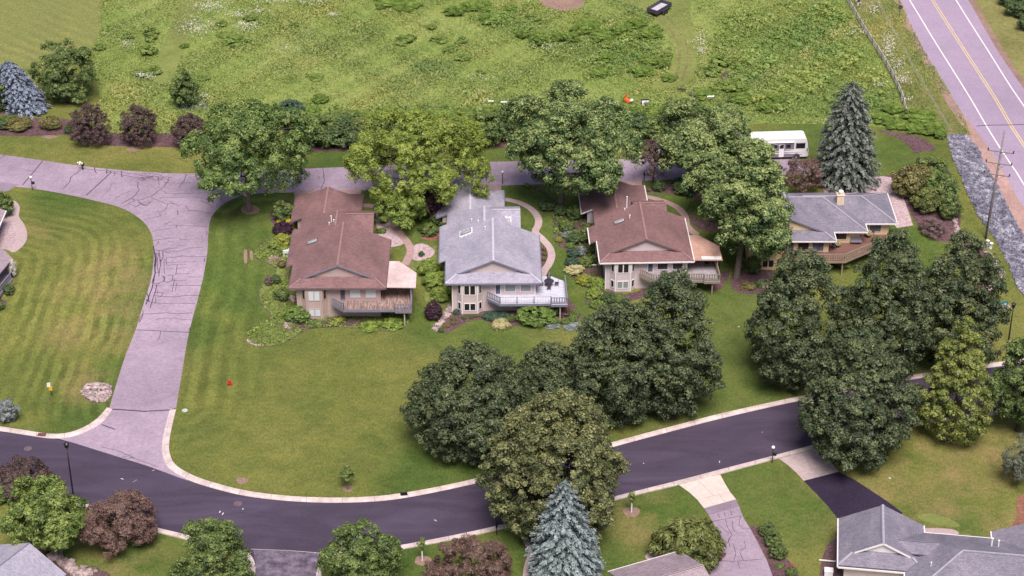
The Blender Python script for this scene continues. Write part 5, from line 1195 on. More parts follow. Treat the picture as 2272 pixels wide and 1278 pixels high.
def wheel(parent, x, y, r, wd=.3):
    mb = MB(); n = 20
    prof = [(r * .62, -wd / 2), (r * .92, -wd / 2), (r, -wd * .3), (r, wd * .3), (r * .92, wd / 2), (r * .62, wd / 2)]
    mb.lathe(prof, n=n); w_ = mb.build('wheel', M['tyre'], parent, True); w_.location = (x, y, r); w_.rotation_euler = (R(90), 0, 0)
    q = MB(); q.lathe([(r * .6, -wd * .46), (r * .6, wd * .46), (r * .2, wd * .52)], n=n); q.build('rim', M['rim'], w_)
def motorhome():
    root = thing('motorhome', 'white motorhome with grey swooping stripes parked half behind the pale maple', 'motorhome', (32.35, 31.7, hz(37, 32)), R(3.5))
    L, W_, H = 10.7, 2.5, 3.5
    b = MB(); pf = [(0, .45), (L - .15, .45), (L, .7), (L, 1.35), (L - .2, 2.75), (L - .42, H - .12), (L - .75, H), (.25, H), (0, H - .3)]
    n = len(pf); b.add([(x, 0, z) for x, z in pf] + [(x, W_, z) for x, z in pf], [list(range(n)), list(range(n, 2 * n))[::-1]] + [((i + 1) % n, i, n + i, n + (i + 1) % n) for i in range(n)])
    b = b.build('body', M['rv_white'], root, bevel=.06)
    s = MB()
    s.prism([(1.0, -.012), (8.55, -.012), (8.55, .004), (1.0, .004)], 1.72, 2.95)          # grey upper field
    s.add([(1.5, -.014, .5), (8.3, -.014, .5), (9.9, -.014, .85), (7.4, -.014, 1.08), (4.5, -.014, .95), (1.5, -.014, 1.25)], [(0, 1, 2, 3, 4, 5)])
    s.build('side_panel', M['rv_grey'], b)
    d_ = MB(); d_.add([(2.0, -.018, 1.86), (5.5, -.018, 1.84), (8.6, -.018, 1.5), (5.5, -.018, 1.62), (2.0, -.018, 1.64)], [(0, 4, 3, 2, 1)]); d_.add([(1.5, -.018, 1.46), (5.5, -.018, 1.42), (10.3, -.018, 1.12), (5.5, -.018, 1.28), (1.5, -.018, 1.34)], [(0, 4, 3, 2, 1)])
    d_.build('stripe', M['rv_dark'], b)
    for x0, x1, z0, z1 in ((4.9, 6.1, 2.0, 2.5), (7.35, 8.05, 1.95, 2.55)):
        w_ = MB(); w_.box(x0, x1, -.035, .0, z0, z1); w_ = w_.build('window', M['rv_dark'], b); q = MB(); q.box(x0 + .05, x1 - .05, -.045, -.034, z0 + .05, z1 - .05); q.build('pane', M['glass_dark'], w_)
    dr = MB(); dr.box(6.35, 7.1, -.03, 0, .55, 2.62); dr = dr.build('door', M['rv_white'], b); q = MB(); q.box(6.42, 7.02, -.04, -.028, 1.9, 2.55); q.build('pane', M['glass_dark'], dr)
    q = MB()
    for x in (6.33, 7.12): q.box(x - .015, x + .015, -.036, -.001, .5, 2.62)
    q.build('door_frame', M['rv_dark'], dr)
    w_ = MB(); w_.box(8.75, 10.15, -.03, 0, 1.85, 2.75); w_.add([(L - .02, .25, 1.75), (L - .02, W_ - .25, 1.75), (L - .16, W_ - .25, 2.7), (L - .16, .25, 2.7)], [(0, 1, 2, 3)]); w_ = w_.build('windscreen', M['rv_grey'], b)
    q = MB(); q.box(8.85, 10.1, -.042, -.028, 1.9, 2.66); q.add([(L + .02, .3, 1.78), (L + .02, W_ - .3, 1.78), (L - .11, W_ - .3, 2.66), (L - .11, .3, 2.66)], [(0, 1, 2, 3)]); q.build('pane', M['glass_dark'], w_)
    a = MB(); a.tube([(3.2, -.1, 2.9), (8.5, -.1, 2.9)], .085, 8); a.build('awning', M['rv_white'], b)
    a = MB(); a.beam((5.2, -.06, 2.8), (6.6, -.06, 2.4), .03, .05); a.build('awning_arm', M['rv_white'], b)
    m_ = MB(); m_.box(L - .3, L - .2, -.3, -.02, 1.5, 1.9); m_.build('mirror', M['rv_dark'], b)
    r_ = MB(); r_.box(6.9, 7.9, .9, 1.6, H - .02, H + .22); r_ = r_.build('roof_unit', M['rv_white'], b, bevel=.05)
    for x, y in ((3.0, 1.2), (9.1, 1.6)): q = MB(); q.lathe([(.28, H - .02), (.3, H + .12), (.2, H + .26), (.02, H + .3)], (x, y, 0)); q.build('roof_vent', M['rv_white'], b)
    for x in (2.9, 8.95):
        for y in (.12, W_ - .12): wheel(root, x, y, .44)
    q = MB(); q.lathe([(.52, -.02), (.56, .01), (.5, .03)], n=20); o = q.build('wheel_arch', M['rv_dark'], b); o.location = (8.95, .0, .5); o.rotation_euler = (R(90), 0, 0)
motorhome()
def hidden_car():
    p = G(1489, 342); root = thing('parked_car', 'white car glimpsed through the pale maple behind the dark red crab apple', 'car', p, R(4))
    b = MB(); pf = [(-2.2, .35), (2.2, .35), (2.25, .75), (1.5, .95), (.7, 1.45), (-1.2, 1.5), (-1.9, 1.0), (-2.25, .85)]; n = len(pf)
    b.add([(x, -.85, z) for x, z in pf] + [(x, .85, z) for x, z in pf], [list(range(n)), list(range(n, 2 * n))[::-1]] + [((i + 1) % n, i, n + i, n + (i + 1) % n) for i in range(n)])
    b = b.build('body', M['rv_white'], root, bevel=.08); q = MB(); q.box(-1.1, .6, -.865, .865, 1.0, 1.36); q.build('side_window', M['glass_dark'], b)
    for x in (-1.4, 1.4):
        for y in (-.75, .75): wheel(root, x, y, .33, .22)
hidden_car()
def trailer():
    root = thing('dump_trailer', 'dark open trailer with a pale bed parked on the mown grass at the top edge', 'trailer', (23.3, 83.9, hz(24, 84)), math.atan2(2.83, 2.13) - math.pi / 2)
    b = MB(); w_, l = 1.05, 4.4
    b.box(-w_, w_, 0, l, .55, .68); b.box(-w_, -w_ + .07, .07, l - .07, .68, 1.3); b.box(w_ - .07, w_, .07, l - .07, .68, 1.3); b.box(-w_, w_, 0, .07, .55, 1.3); b.box(-w_, w_, l - .07, l, .55, 1.3)
    for y in (.6, 1.5, 2.4, 3.3, 4.1):
        for s in (-1, 1): b.box(s * (w_ + .04) - .04, s * (w_ + .04) + .04, y - .05, y + .05, .6, 1.33)
    b.build('body', M['trailer'], root)
    q = MB(); q.box(-w_ + .08, w_ - .08, .08, l - .08, .69, .73); q.build('bed', M['trailer_bed'], root)
    q = MB(); q.add([(-.12, l, .5), (.12, l, .5), (.05, l + 1.3, .48), (-.05, l + 1.3, .48), (-.12, l, .6), (.12, l, .6), (.05, l + 1.3, .56), (-.05, l + 1.3, .56)], [(3, 2, 1, 0), (4, 5, 6, 7), (0, 1, 5, 4), (1, 2, 6, 5), (2, 3, 7, 6), (3, 0, 4, 7)]); q.build('drawbar', M['trailer'], root)
    for s in (-1, 1):
        q = MB(); q.box(s * 1.22 - .14, s * 1.22 + .14, 1.2, 2.9, .78, .84); q.build('mudguard', M['trailer'], root)
        for y in (1.65, 2.45): wheel(root, s * 1.22, y, .36, .24)
    for s in (-1, 1): q = MB(); q.box(s * .8 - .1, s * .8 + .1, -.02, .005, .62, .7); q.build('tail_light', M['red'], root)
trailer()

# --- lamps
def black_lamp(u, v, H, label):
    root = thing('street_lamp', label, 'street lamp', G(u, v), 0)
    mb = MB(); mb.lathe([(.2, -.1), (.2, .25), (.13, .35), (.11, .8), (.085, H * .5), (.065, H - .75)], n=12); mb.build('pole', M['black'], root, True)
    q = MB(); q.lathe([(.07, H - .75), (.14, H - .7), (.2, H - .62), (.24, H - .2)], n=8)
    for k in range(4):
        a = k * math.pi / 2 + .4; q.beam((.2 * math.cos(a), .2 * math.sin(a), H - .64), (.27 * math.cos(a), .27 * math.sin(a), H - .16), .035, .035)
    q.lathe([(.33, H - .2), (.3, H - .14), (.16, H - .02), (.05, H + .06), (.03, H + .16)], n=8); q = q.build('lantern', M['black'], root)
    z = MB(); z.lathe([(.19, H - .6), (.225, H - .24)], n=8); z.build('lamp_glass', M['glass_blue'], q)
black_lamp(165, 1117, 8.4, 'tall black lamp post at the kerb of the new road, lower left')
black_lamp(2237, 760, 5.9, 'tall black lamp post on the lawn beside the entrance sign at the right')
def globe_lamp(u, v, H, label, box=True):
    root = thing('yard_lamp', label, 'lamp post', G(u, v), 0)
    mb = MB(); mb.tube([(0, 0, -.1), (0, 0, H - .28)], .05, 8); mb.lathe([(.11, H - .3), (.11, H - .22)], n=10); mb.build('pole', M['black'], root)
    q = MB(); q.ball((0, 0, H - .03), .21, 10); q.build('globe', M['globe'], root, True)
    if box: q = MB(); q.box(.05, .42, -.13, .13, H * .48, H * .48 + .26); q.tube([(.05, 0, H * .48 + .26), (.42, 0, H * .48 + .26)], .13, 8); q.build('mailbox', M['black'], root)
globe_lamp(72, 422, 2.1, 'white globe lamp with a mailbox on the lawn below the street at the far left')
globe_lamp(1115, 409, 2.0, 'white globe lamp at the street behind the pale grey roof', False)
globe_lamp(1729, 386, 1.75, 'white globe lamp in front of the motorhome')
globe_lamp(1713, 1027, 2.25, 'white globe lamp with a mailbox between the two driveways of the new road')
globe_lamp(830, 416, 2.1, 'globe lamp at the street half hidden by the yellow-green tree')
def mailbox(u, v, label, H=1.25):
    root = thing('mailbox_post', label, 'mailbox', G(u, v), 0)
    mb = MB(); mb.box(-.05, .05, -.05, .05, -.1, H); mb.build('post', M['black'], root)
    q = MB(); q.box(-.12, .12, -.28, .28, H * .62, H * .62 + .2); q.tube([(0, -.28, H * .62 + .2), (0, .28, H * .62 + .2)], .12, 8); q.build('mailbox', M['black'], root)
mailbox(1102, 1186, 'black mailbox post at the kerb left of the pale blue spruce', 1.9)
mailbox(1429, 402, 'dark mailbox post under the dark red crab apple behind the brown roof', 1.6)
def street_sign():
    root = thing('street_sign', 'street name sign with two blue-green blades left of the shade tree', 'sign', G(406, 350), 0)
    mb = MB(); mb.tube([(0, 0, -.1), (0, 0, 2.35)], .04, 8); mb.build('pole', M['black'], root)
    for a, z in ((R(-8), 2.3), (R(70), 2.12)):
        q = MB(); q.box(-.55, .55, -.02, .02, 0, .19); o = q.build('sign_blade', M['teal'], root); o.location = (0, 0, z); o.rotation_euler = (0, 0, a)
        q = MB(); 
        for k in range(6): q.box(-.42 + k * .15, -.42 + k * .15 + .09, -.026, -.021, .06, .13)
        q.build('lettering', M['panel'], o)
street_sign()
def road_sign():
    root = thing('road_sign', 'grey back of a road sign on a post left of the highway', 'sign', G(1995, 41), R(8))
    mb = MB(); mb.tube([(0, 0, -.1), (0, 0, 2.3)], .045, 8); mb.build('post', M['darkgrey'], root)
    q = MB(); q.lathe([(.42, -.015), (.42, .015)], n=8); o = q.build('sign_plate', M['darkgrey'], root); o.location = (0, -.06, 2.05); o.rotation_euler = (R(90), 0, 0)
road_sign()
def hydrant():
    root = thing('fire_hydrant', 'red fire hydrant standing on the big lawn', 'fire hydrant', G(510, 856), 0)
    mb = MB(); mb.lathe([(.2, -.05), (.2, .06), (.14, .08), (.14, .62), (.19, .64), (.19, .72), (.15, .82), (.06, .92), (.05, 1.0)], n=14); mb.build('body', M['red'], root, True)
    for a in (0, math.pi, -math.pi / 2):
        q = MB(); q.lathe([(.09, .1), (.09, .26), (.11, .26), (.11, .32), (.03, .34)], n=10); o = q.build('outlet', M['red'], root); o.location = (0, 0, .5); o.rotation_euler = (0, R(90), a)
hydrant()
def pedestal():
    root = thing('marker_sign', 'yellow marker post with a white plate on the left lawn', 'sign', G(117, 880), R(15))
    mb = MB(); mb.beam((0, 0, -.1), (-.3, 0, 1.7), .06, .06); mb.build('post', M['black'], root)
    q = MB(); q.box(-.34, .06, -.06, -.03, .95, 1.5); q.build('yellow_plate', M['yellow'], root); q = MB(); q.box(-.5, -.1, -.05, -.02, 1.5, 2.1); q.build('white_plate', M['white'], root)
pedestal()
def disc(name, u, v, r, mat, label, cat, h=.02, off=.028):
    p = G(u, v); mb = MB(); mb.lathe([(r, 0), (r, h), (r * .86, h + .004)], (0, 0, 0), 20)
    for k in range(-2, 3): mb.box(-r * .6, r * .6, k * r * .25 - .02, k * r * .25 + .02, h + .004, h + .012)
    o = mb.build(name, M[mat]); o.location = (p[0], p[1], p[2] + off); return tag(o, label, cat)
disc('manhole_cover', 62, 996, .48, 'iron', 'round manhole cover in the new road left of the tall lamp post', 'manhole cover')
disc('manhole_cover', 528, 1118, .48, 'iron', 'round manhole cover in the bend of the new road', 'manhole cover')
disc('valve_cover', 410, 911, .36, 'greencover', 'pale green round cover in the lawn beside the kerb end', 'cover', .05, .0)
disc('valve_cover', 1974, 1061, .16, 'greencover', 'small pale cover in the lawn above the black driveway', 'cover', .05, .0)
disc('valve_cover', 1639, 725, .13, 'greencover', 'tiny pale blue cover in the shaded lawn right of the dark lindens', 'cover', .05, .0)
def grate(u, v, w_, d_, a, label, mat='rust', z=.13):
    p = G(u, v); mb = MB(); mb.box(-w_ / 2, w_ / 2, -d_ / 2, d_ / 2, 0, .02)
    for k in range(7): mb.box(-w_ / 2 + w_ * (k + .3) / 7, -w_ / 2 + w_ * (k + .62) / 7, -d_ / 2 + .03, d_ / 2 - .03, .02, .035)
    o = mb.build('storm_drain', M[mat]); o.location = (p[0], p[1], p[2] + z); o.rotation_euler = (0, 0, R(a)); tag(o, label, 'drain')
grate(93, 966, 1.0, .55, -5, 'rusty storm drain grate in the kerb at the left')
grate(896, 1098, .8, .6, 10, 'black storm drain inlet in the kerb below the big lawn', 'black')
# --- utility pole, cable boxes, wires
def pole(u, v, H, label, lean=(.55, 0), arms=True):
    root = thing('utility_pole', label, 'utility pole', G(u, v), R(-18))
    top = Vector((lean[0], lean[1], H)); at = lambda z: top * (z / H)
    mb = MB(); mb.tube([(0, 0, -.3), at(H * .5), top], [.2, .165, .12], 12); mb.build('pole', M['greypole'], root, True)
    for k, z in enumerate((H - 3.2, H - 5.0, H - 6.7)):
        c = at(z); q = MB(); q.beam((c.x - 1.75, c.y - .16, z), (c.x + 1.75, c.y - .16, z), .1, .12)
        q.beam((c.x - 1.0, c.y - .2, z), (c.x - .05, c.y - .2, z - .75), .05, .05); q.beam((c.x + 1.0, c.y - .2, z), (c.x + .05, c.y - .2, z - .75), .05, .05)
        arm = q.build('crossarm', M['greypole'], root)
        for x in (-1.68, 1.68):
            i_ = MB(); i_.lathe([(.05, 0), (.12, .06), (.06, .12), (.12, .18), (.07, .24), (.10, .3), (.03, .36)], (c.x + x, c.y - .16, z + .06), 8); i_.build('insulator', M['black'], arm)
    q = MB(); q.tube([(.2, -.2, -.1), (.2, -.2, 3.4)], .07, 8); q.build('conduit', M['greypole'], root)
    return root
PA = pole(2187, 530, 16.8, 'weathered wooden utility pole with three crossarms beside the riprap')
def far_pole():
    p = G(1905, 13); root = thing('utility_pole', 'foot of a grey utility pole at the top edge beside the rail fence', 'utility pole', p, R(-18))
    mb = MB(); mb.tube([(0, 0, -.3), (0, 0, 12)], [.22, .15], 12); mb.build('pole', M['greypole'], root, True); return root
PB = far_pole()
M['wire'] = m_plain('wire', g(.42, .38, .40), .5, .3)
a0, b0 = np.array(PA.location), np.array(PB.location); dirp = (a0 - b0) / np.linalg.norm(a0 - b0)
for k, (za, zb, off) in enumerate(((5.4, 5.2, -.9), (6.2, 6.0, -.25), (7.0, 7.2, .55))):
    sd_ = np.array([dirp[1], -dirp[0], 0]) * off; mb = MB(); pts = []
    A, B = a0 + np.array([.2, 0, za]) + sd_, b0 + np.array([0, 0, zb]) + sd_
    for i in range(21):
        t = i / 20; q = B + (A - B) * t; pts.append(tuple(q - np.array([0, 0, .9 * 4 * t * (1 - t)])))
    mb.tube(pts, .014, 5); o = mb.build('overhead_wire', M['wire'])
    tag(o, ('lowest', 'middle', 'uppermost')[k] + ' of the three thin overhead wires between the two utility poles', 'wire')
def cabinet(u, v, H, r_, label):
    mb = MB(); mb.lathe([(r_ * 1.05, -.05), (r_, .1), (r_, H - .08), (r_ * 1.12, H - .06), (r_ * 1.12, H), (r_ * .7, H + .05)], n=14); p = G(u, v)
    o = mb.build('cable_pedestal', M['white'], None, True); o.location = p; o.rotation_euler = (0, R(6), 0); tag(o, label, 'utility box')
cabinet(2189, 545, .85, .24, 'left one of the two pale cable pedestals at the foot of the utility pole'); cabinet(2197, 551, .85, .25, 'right one of the two pale cable pedestals at the foot of the utility pole')
def small_box(u, v, sz, mat, label, name='utility_box', rz=0.0):
    mb = MB(); x, y, z = sz; mb.box(-x / 2, x / 2, -y / 2, y / 2, -.05, z * .9); mb.box(-x / 2 - .03, x / 2 + .03, -y / 2 - .03, y / 2 + .03, z * .9, z)
    o = mb.build(name, M[mat], None, bevel=.02); o.location = G(u, v); o.rotation_euler = (0, 0, rz); tag(o, label, 'utility box')
small_box(35, 257, (.45, .45, 1.0), 'white', 'white upright utility box below the slate blue spruce', rz=.3); small_box(47, 258, (.75, .5, .5), 'white', 'low white utility box right of the upright one', rz=.2)
small_box(1838, 1276, (.9, .8, .75), 'white', 'white air conditioner unit at the bottom edge left of the lower right house', 'air_conditioner', R(-8))
small_box(636, 566, (.8, .8, .9), 'white', 'white air conditioner unit under the left eave of the first brown roof', 'air_conditioner')
# --- split rail fence
def fence():
    L = cat_rom(gpts([(1846, -60), (1877, 0), (1900, 42), (1925, 84), (1956, 132), (1984, 182), (2002, 224), (2010, 258)]), 12)
    root = thing('rail_fence', 'pale wooden rail fence with dark posts along the meadow', 'fence', (*L[0], hz(*L[0])), 0)
    o = np.array([*L[0], hz(*L[0])]); acc, prev, pts = 0, L[0], [L[0]]
    for q in L[1:]:
        acc += np.linalg.norm(q - prev); prev = q
        if acc > 2.3: pts.append(q); acc = 0
    pts.append(L[-1])
    W = [np.array([*q, hz(*q)]) - o for q in pts]; rails = [MB(), MB(), MB()]
    for i, (a, b) in enumerate(zip(W[:-1], W[1:])):
        for k, z in enumerate((.42, .78, 1.12)): rails[k].beam(a + np.array([0, 0, z]), b + np.array([0, 0, z]), .07, .15)
    for r_ in rails: r_.build('rail', M['wood_rail'], root)
    for i, a in enumerate(W):
        mb = MB(); mb.box(a[0] - .065, a[0] + .065, a[1] - .065, a[1] + .065, a[2] - .2, a[2] + 1.28); mb.build('post', M['wood_post'], root)
fence()
def entrance_sign():
    p = G(2216, 689); root = thing('entrance_sign', 'teal framed sign with white panels on a pink pad at the right', 'sign', p, R(20))
    mb = MB(); mb.box(-1.15, 1.15, -.12, .12, .12, .22); mb.box(-1.15, 1.15, -.12, .12, 1.08, 1.22); mb.box(-1.15, -1.04, -.117, .117, .22, 1.08); mb.box(1.04, 1.15, -.117, .117, .22, 1.08); mb.box(-1.03, 1.03, -.03, .05, .22, 1.08); mb.build('frame', M['teal'], root)
    q = MB(); q.box(-1.0, 1.0, -.06, -.031, .3, 1.02); q = q.build('panel', M['panel'], root)
    z = MB()
    for x in (-.6, -.2, .2, .6): z.box(x - .03, x + .03, -.075, -.061, .3, 1.02)
    for k in range(5): z.box(-.93 + k * .4, -.72 + k * .4, -.075, -.061, .62, .72)
    z.build('lettering', M['darkgrey'], q)
    bed('sign_pad', [(2194, 692), (2212, 684), (2236, 676), (2241, 682), (2225, 688), (2204, 698)], 'gravel', .012)
entrance_sign()
# --- figure stooping at the street edge
def person():
    p = G(183, 377); root = thing('person', 'stooping person in a white top and black trousers at the street edge, upper left', 'person', p, R(100))
    J = {'pel': (0, -.12, .86), 'spine': (0, .05, 1.08), 'chest': (0, .24, 1.24), 'neck': (0, .40, 1.28), 'head': (0, .50, 1.25), 'htop': (0, .58, 1.17),
         'sl': (-.19, .28, 1.24), 'el': (-.24, .36, .95), 'hl': (-.16, .50, .72), 'sr': (.19, .28, 1.24), 'er': (.24, .38, .95), 'hr': (.12, .52, .74),
         'hipl': (-.1, -.12, .84), 'kl': (-.13, .0, .46), 'al': (-.13, -.12, .08), 'tl': (-.14, .05, .03), 'hipr': (.1, -.12, .84), 'kr': (.14, .04, .46), 'ar': (.13, -.08, .08), 'tr': (.14, .09, .03)}
    rad = {'pel': .16, 'spine': .15, 'chest': .17, 'neck': .06, 'head': .1, 'htop': .085, 'sl': .075, 'el': .05, 'hl': .035, 'sr': .075, 'er': .05, 'hr': .035, 'hipl': .1, 'kl': .07, 'al': .05, 'tl': .04, 'hipr': .1, 'kr': .07, 'ar': .05, 'tr': .04}
    E_ = [('pel', 'spine'), ('spine', 'chest'), ('chest', 'neck'), ('neck', 'head'), ('head', 'htop'), ('chest', 'sl'), ('sl', 'el'), ('el', 'hl'), ('chest', 'sr'), ('sr', 'er'), ('er', 'hr'), ('pel', 'hipl'), ('hipl', 'kl'), ('kl', 'al'), ('al', 'tl'), ('pel', 'hipr'), ('hipr', 'kr'), ('kr', 'ar'), ('ar', 'tr')]
    def skin(name, keys, edges, grow, mats, par, rootk):
        ks = list(keys); me = bpy.data.meshes.new(name); me.from_pydata([J[k] for k in ks], [(ks.index(a), ks.index(b)) for a, b in edges], [])
        o = link_mesh(name, me, mats, par); o.modifiers.new('s', 'SKIN'); me.skin_vertices[0]
        for i, k in enumerate(ks):
            v = me.skin_vertices[0].data[i]; v.radius = (rad[k] + grow,) * 2; v.use_root = (k == rootk)
        o.modifiers.new('u', 'SUBSURF').levels = 1; return o
    b = skin('body', J.keys(), E_, 0, [M['skin']], root, 'pel')
    kt = ['pel', 'spine', 'chest', 'sl', 'el', 'sr', 'er']; skin('shirt', kt, [e for e in E_ if e[0] in kt and e[1] in kt], .035, [M['white']], b, 'pel')
    kp = ['pel', 'hipl', 'kl', 'al', 'hipr', 'kr', 'ar']; skin('trousers', kp, [e for e in E_ if e[0] in kp and e[1] in kp], .03, [M['black']], b, 'pel')
    h = MB(); h.ball((0, .53, 1.23), .125, 8); h.build('hood', M['white'], b, True)
person()
# --- things lying in the meadow
def junk():
    p = G(1394, 228); root = thing('machine', 'orange garden machine standing at the meadow edge right of the tallest maple', 'machine', p, R(-25))
    mb = MB(); mb.add([(-.7, -.35, .15), (.7, -.35, .15), (.7, .35, .15), (-.7, .35, .15), (-.5, -.3, .75), (.2, -.3, .5), (.2, .3, .5), (-.5, .3, .75)], [(3, 2, 1, 0), (4, 5, 6, 7), (0, 1, 5, 4), (1, 2, 6, 5), (2, 3, 7, 6), (3, 0, 4, 7)]); mb.build('hood', M['orange'], root, bevel=.04)
    q = MB(); q.box(-.6, -.45, -.3, .3, .75, 1.25); q.build('seat', M['orange'], root); q = MB(); q.box(.35, .75, -.3, .3, .45, .62); q.build('deck', M['white'], root)
    for x in (-.45, .5):
        for y in (-.36, .36): wheel(root, x, y, .2, .12)
    p = G(1432, 232); root = thing('board_stack', 'white sheet leaning on a dark board at the meadow edge', 'board', p, R(4))
    mb = MB(); mb.slab([(-.55, -.5, .08), (.5, -.5, .08), (.55, .2, .6), (-.55, .2, .6)], .05); mb.build('white_sheet', M['trailer_bed'], root); q = MB(); q.box(-.65, .6, .22, .34, .05, .75); q.build('dark_board', M['black'], root)
    p = G(1512, 205); root = thing('log', 'dark log lying in the meadow grass', 'log', p, R(-6)); mb = MB(); mb.tube([(-.65, 0, .5), (0, .02, .58), (.65, 0, .45)], [.16, .18, .15], 10); mb.build('trunk', M['bark_dark'], root)
    p = G(1537, 216); root = thing('stump', 'grey broken stump sticking up in the meadow', 'stump', p, 0); mb = MB(); mb.tube([(0, 0, -.1), (-.05, 0, .7), (-.2, 0, 1.3)], [.22, .16, .05], 9); mb.build('stump', M['greypole'], root)
    p = G(1576, 220); mb = MB(); mb.slab([(-.55, -.2, .5), (.55, -.2, .55), (.6, .25, .55), (-.5, .25, .5)], .08); o = mb.build('white_board', M['white']); o.location = p; tag(o, 'white board lying in the weeds right of the broken stump', 'board')
    for i, (u, v, l_) in enumerate([(1089, 233, .9), (1120, 235, 1.3)]):
        p = G(u, v); mb = MB(); mb.box(-l_ / 2, l_ / 2, -.12, .12, .6, .72); o = mb.build('white_board', M['white']); o.location = p; tag(o, ('shorter', 'longer')[i] + ' white board lying in the weeds left of the tallest maple', 'board')
junk()
# --- patio furniture
def chair(loc, rz, label, mat='fabric_blk'):
    root = thing('patio_chair', label, 'chair', loc, rz, 'patio chairs')
    s = MB(); s.box(-.24, .24, -.24, .24, .42, .46); s.build('seat', M[mat], root); b = MB(); b.box(-.24, .24, .22, .26, .46, .95); b.build('backrest', M[mat], root)
    for x in (-.21, .21):
        for y in (-.21, .21): l_ = MB(); l_.box(x - .02, x + .02, y - .02, y + .02, 0, .42); l_.build('leg', M[mat], root)
    return root
def ptable(loc, label, r_=.65, mat='fabric_blk'):
    root = thing('patio_table', label, 'table', loc, 0)
    t = MB(); t.lathe([(r_, .70), (r_, .74)], n=20); t.build('tabletop', M[mat], root)
    for k in range(4): a = k * math.pi / 2 + .5; l_ = MB(); l_.beam((r_ * .7 * math.cos(a), r_ * .7 * math.sin(a), 0), (r_ * .5 * math.cos(a), r_ * .5 * math.sin(a), .7), .04, .04); l_.build('leg', M[mat], root)
c0 = P(1218, 634, 2.43)
ptable(c0, 'dark round patio table on the pale blue deck')
for k, (a, lb) in enumerate([(0, 'dark patio chair on the pale blue deck, behind the table'), (math.pi / 2, 'dark patio chair on the pale blue deck, left of the table'), (math.pi, 'dark patio chair on the pale blue deck, in front of the table'), (-math.pi / 2, 'dark patio chair on the pale blue deck, right of the table')]):
    d_ = (-math.sin(a), math.cos(a)); chair((c0[0] + d_[0] * 1.0, c0[1] + d_[1] * 1.0, c0[2]), a, lb)
u_ = thing('umbrella_base', 'folded dark parasol standing in the patio table on the pale blue deck', 'parasol', c0, 0)
q = MB(); q.lathe([(.03, .75), (.03, 1.2), (.14, 1.25), (.1, 1.9), (.02, 2.2)], n=10); q.build('folded_canopy', M['tr_grey'], u_)
c1 = P(1568, 590, 2.43); chair(c1, .6, 'dark patio chair under the tan porch roof, left one'); chair((c1[0] + 1.5, c1[1] + .2, c1[2]), -.6, 'dark patio chair under the tan porch roof, right one'); ptable((c1[0] + .75, c1[1] + .9, c1[2]), 'dark small table under the tan porch roof', .4)
for (u, v, rz, lb) in [(1850, 552, .4, 'dark chair on the reddish deck beside the flower pot'), (1936, 519, -.3, 'dark chair on the reddish deck below the right roof step')]:
    chair(P(u, v, 2.43), rz, lb)
def bench(u, v, label):
    root = thing('patio_bench', label, 'bench', P(u, v, 2.43), 0); s = MB(); s.box(-.75, .75, -.3, .3, .35, .48); s.build('seat', M['rv_grey'], root); b = MB(); b.box(-.75, .75, .24, .32, .48, .95); b.build('backrest', M['rv_grey'], root)
bench(1801, 560, 'pale cushioned bench on the deck of the cream house'); bench(1899, 541, 'grey slatted bench under the window of the cream house')
def pot(u, v, label):
    root = thing('flower_pot', label, 'flower pot', P(u, v, 2.43), 0); mb = MB(); mb.lathe([(.2, 0), (.28, .4), (.26, .4)], n=12); mb.build('pot', M['bark_dark'], root)
    o = bpy.data.objects.new('flowers', shrub_mesh(('round', 'lf_cream'))); COL.objects.link(o); o.parent = root; o.location = (0, 0, .35); o.scale = (.95, .95, .75)
pot(1858, 548, 'pale flowering pot plant on the deck of the cream house, left one'); pot(1926, 526, 'pale flowering pot plant on the deck of the cream house, right one')
def ball(u, v, r_, mat, label):
    mb = MB(); mb.ball((0, 0, r_), r_, 10); o = mb.build('glazed_ball', M[mat], None, True); o.location = G(u, v); tag(o, label, 'garden ball')
ball(1681, 633, .22, 'blue', 'blue glazed garden ball in the round bed left of the cream house')
# ================================================================ TREES
def wm(u, v, px): return px / ppm(G(u, v))
# --- street trees behind the houses
p = G(552, 467)
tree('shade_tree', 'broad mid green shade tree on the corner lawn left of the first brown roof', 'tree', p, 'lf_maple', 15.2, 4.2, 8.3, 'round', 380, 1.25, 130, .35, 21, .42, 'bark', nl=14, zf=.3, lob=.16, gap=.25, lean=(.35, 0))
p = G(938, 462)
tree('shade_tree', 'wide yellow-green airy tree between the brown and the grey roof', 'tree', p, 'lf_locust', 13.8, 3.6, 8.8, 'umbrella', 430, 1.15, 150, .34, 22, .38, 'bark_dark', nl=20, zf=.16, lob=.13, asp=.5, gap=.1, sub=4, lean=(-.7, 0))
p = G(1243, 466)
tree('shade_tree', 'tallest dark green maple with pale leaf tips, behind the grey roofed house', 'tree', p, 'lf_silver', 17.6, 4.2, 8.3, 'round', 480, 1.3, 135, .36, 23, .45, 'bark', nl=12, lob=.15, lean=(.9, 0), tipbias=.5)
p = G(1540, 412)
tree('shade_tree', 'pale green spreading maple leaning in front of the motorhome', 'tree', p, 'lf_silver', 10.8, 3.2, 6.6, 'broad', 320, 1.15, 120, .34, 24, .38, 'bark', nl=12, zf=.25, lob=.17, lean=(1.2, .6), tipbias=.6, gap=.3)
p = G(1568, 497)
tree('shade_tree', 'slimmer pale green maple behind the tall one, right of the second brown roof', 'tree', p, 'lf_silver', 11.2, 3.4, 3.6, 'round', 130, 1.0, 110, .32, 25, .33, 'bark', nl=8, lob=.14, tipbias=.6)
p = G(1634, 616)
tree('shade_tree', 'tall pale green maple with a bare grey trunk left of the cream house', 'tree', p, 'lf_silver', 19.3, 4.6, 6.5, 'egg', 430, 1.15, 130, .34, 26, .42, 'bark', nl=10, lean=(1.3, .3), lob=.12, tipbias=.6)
p = G(890, 498)
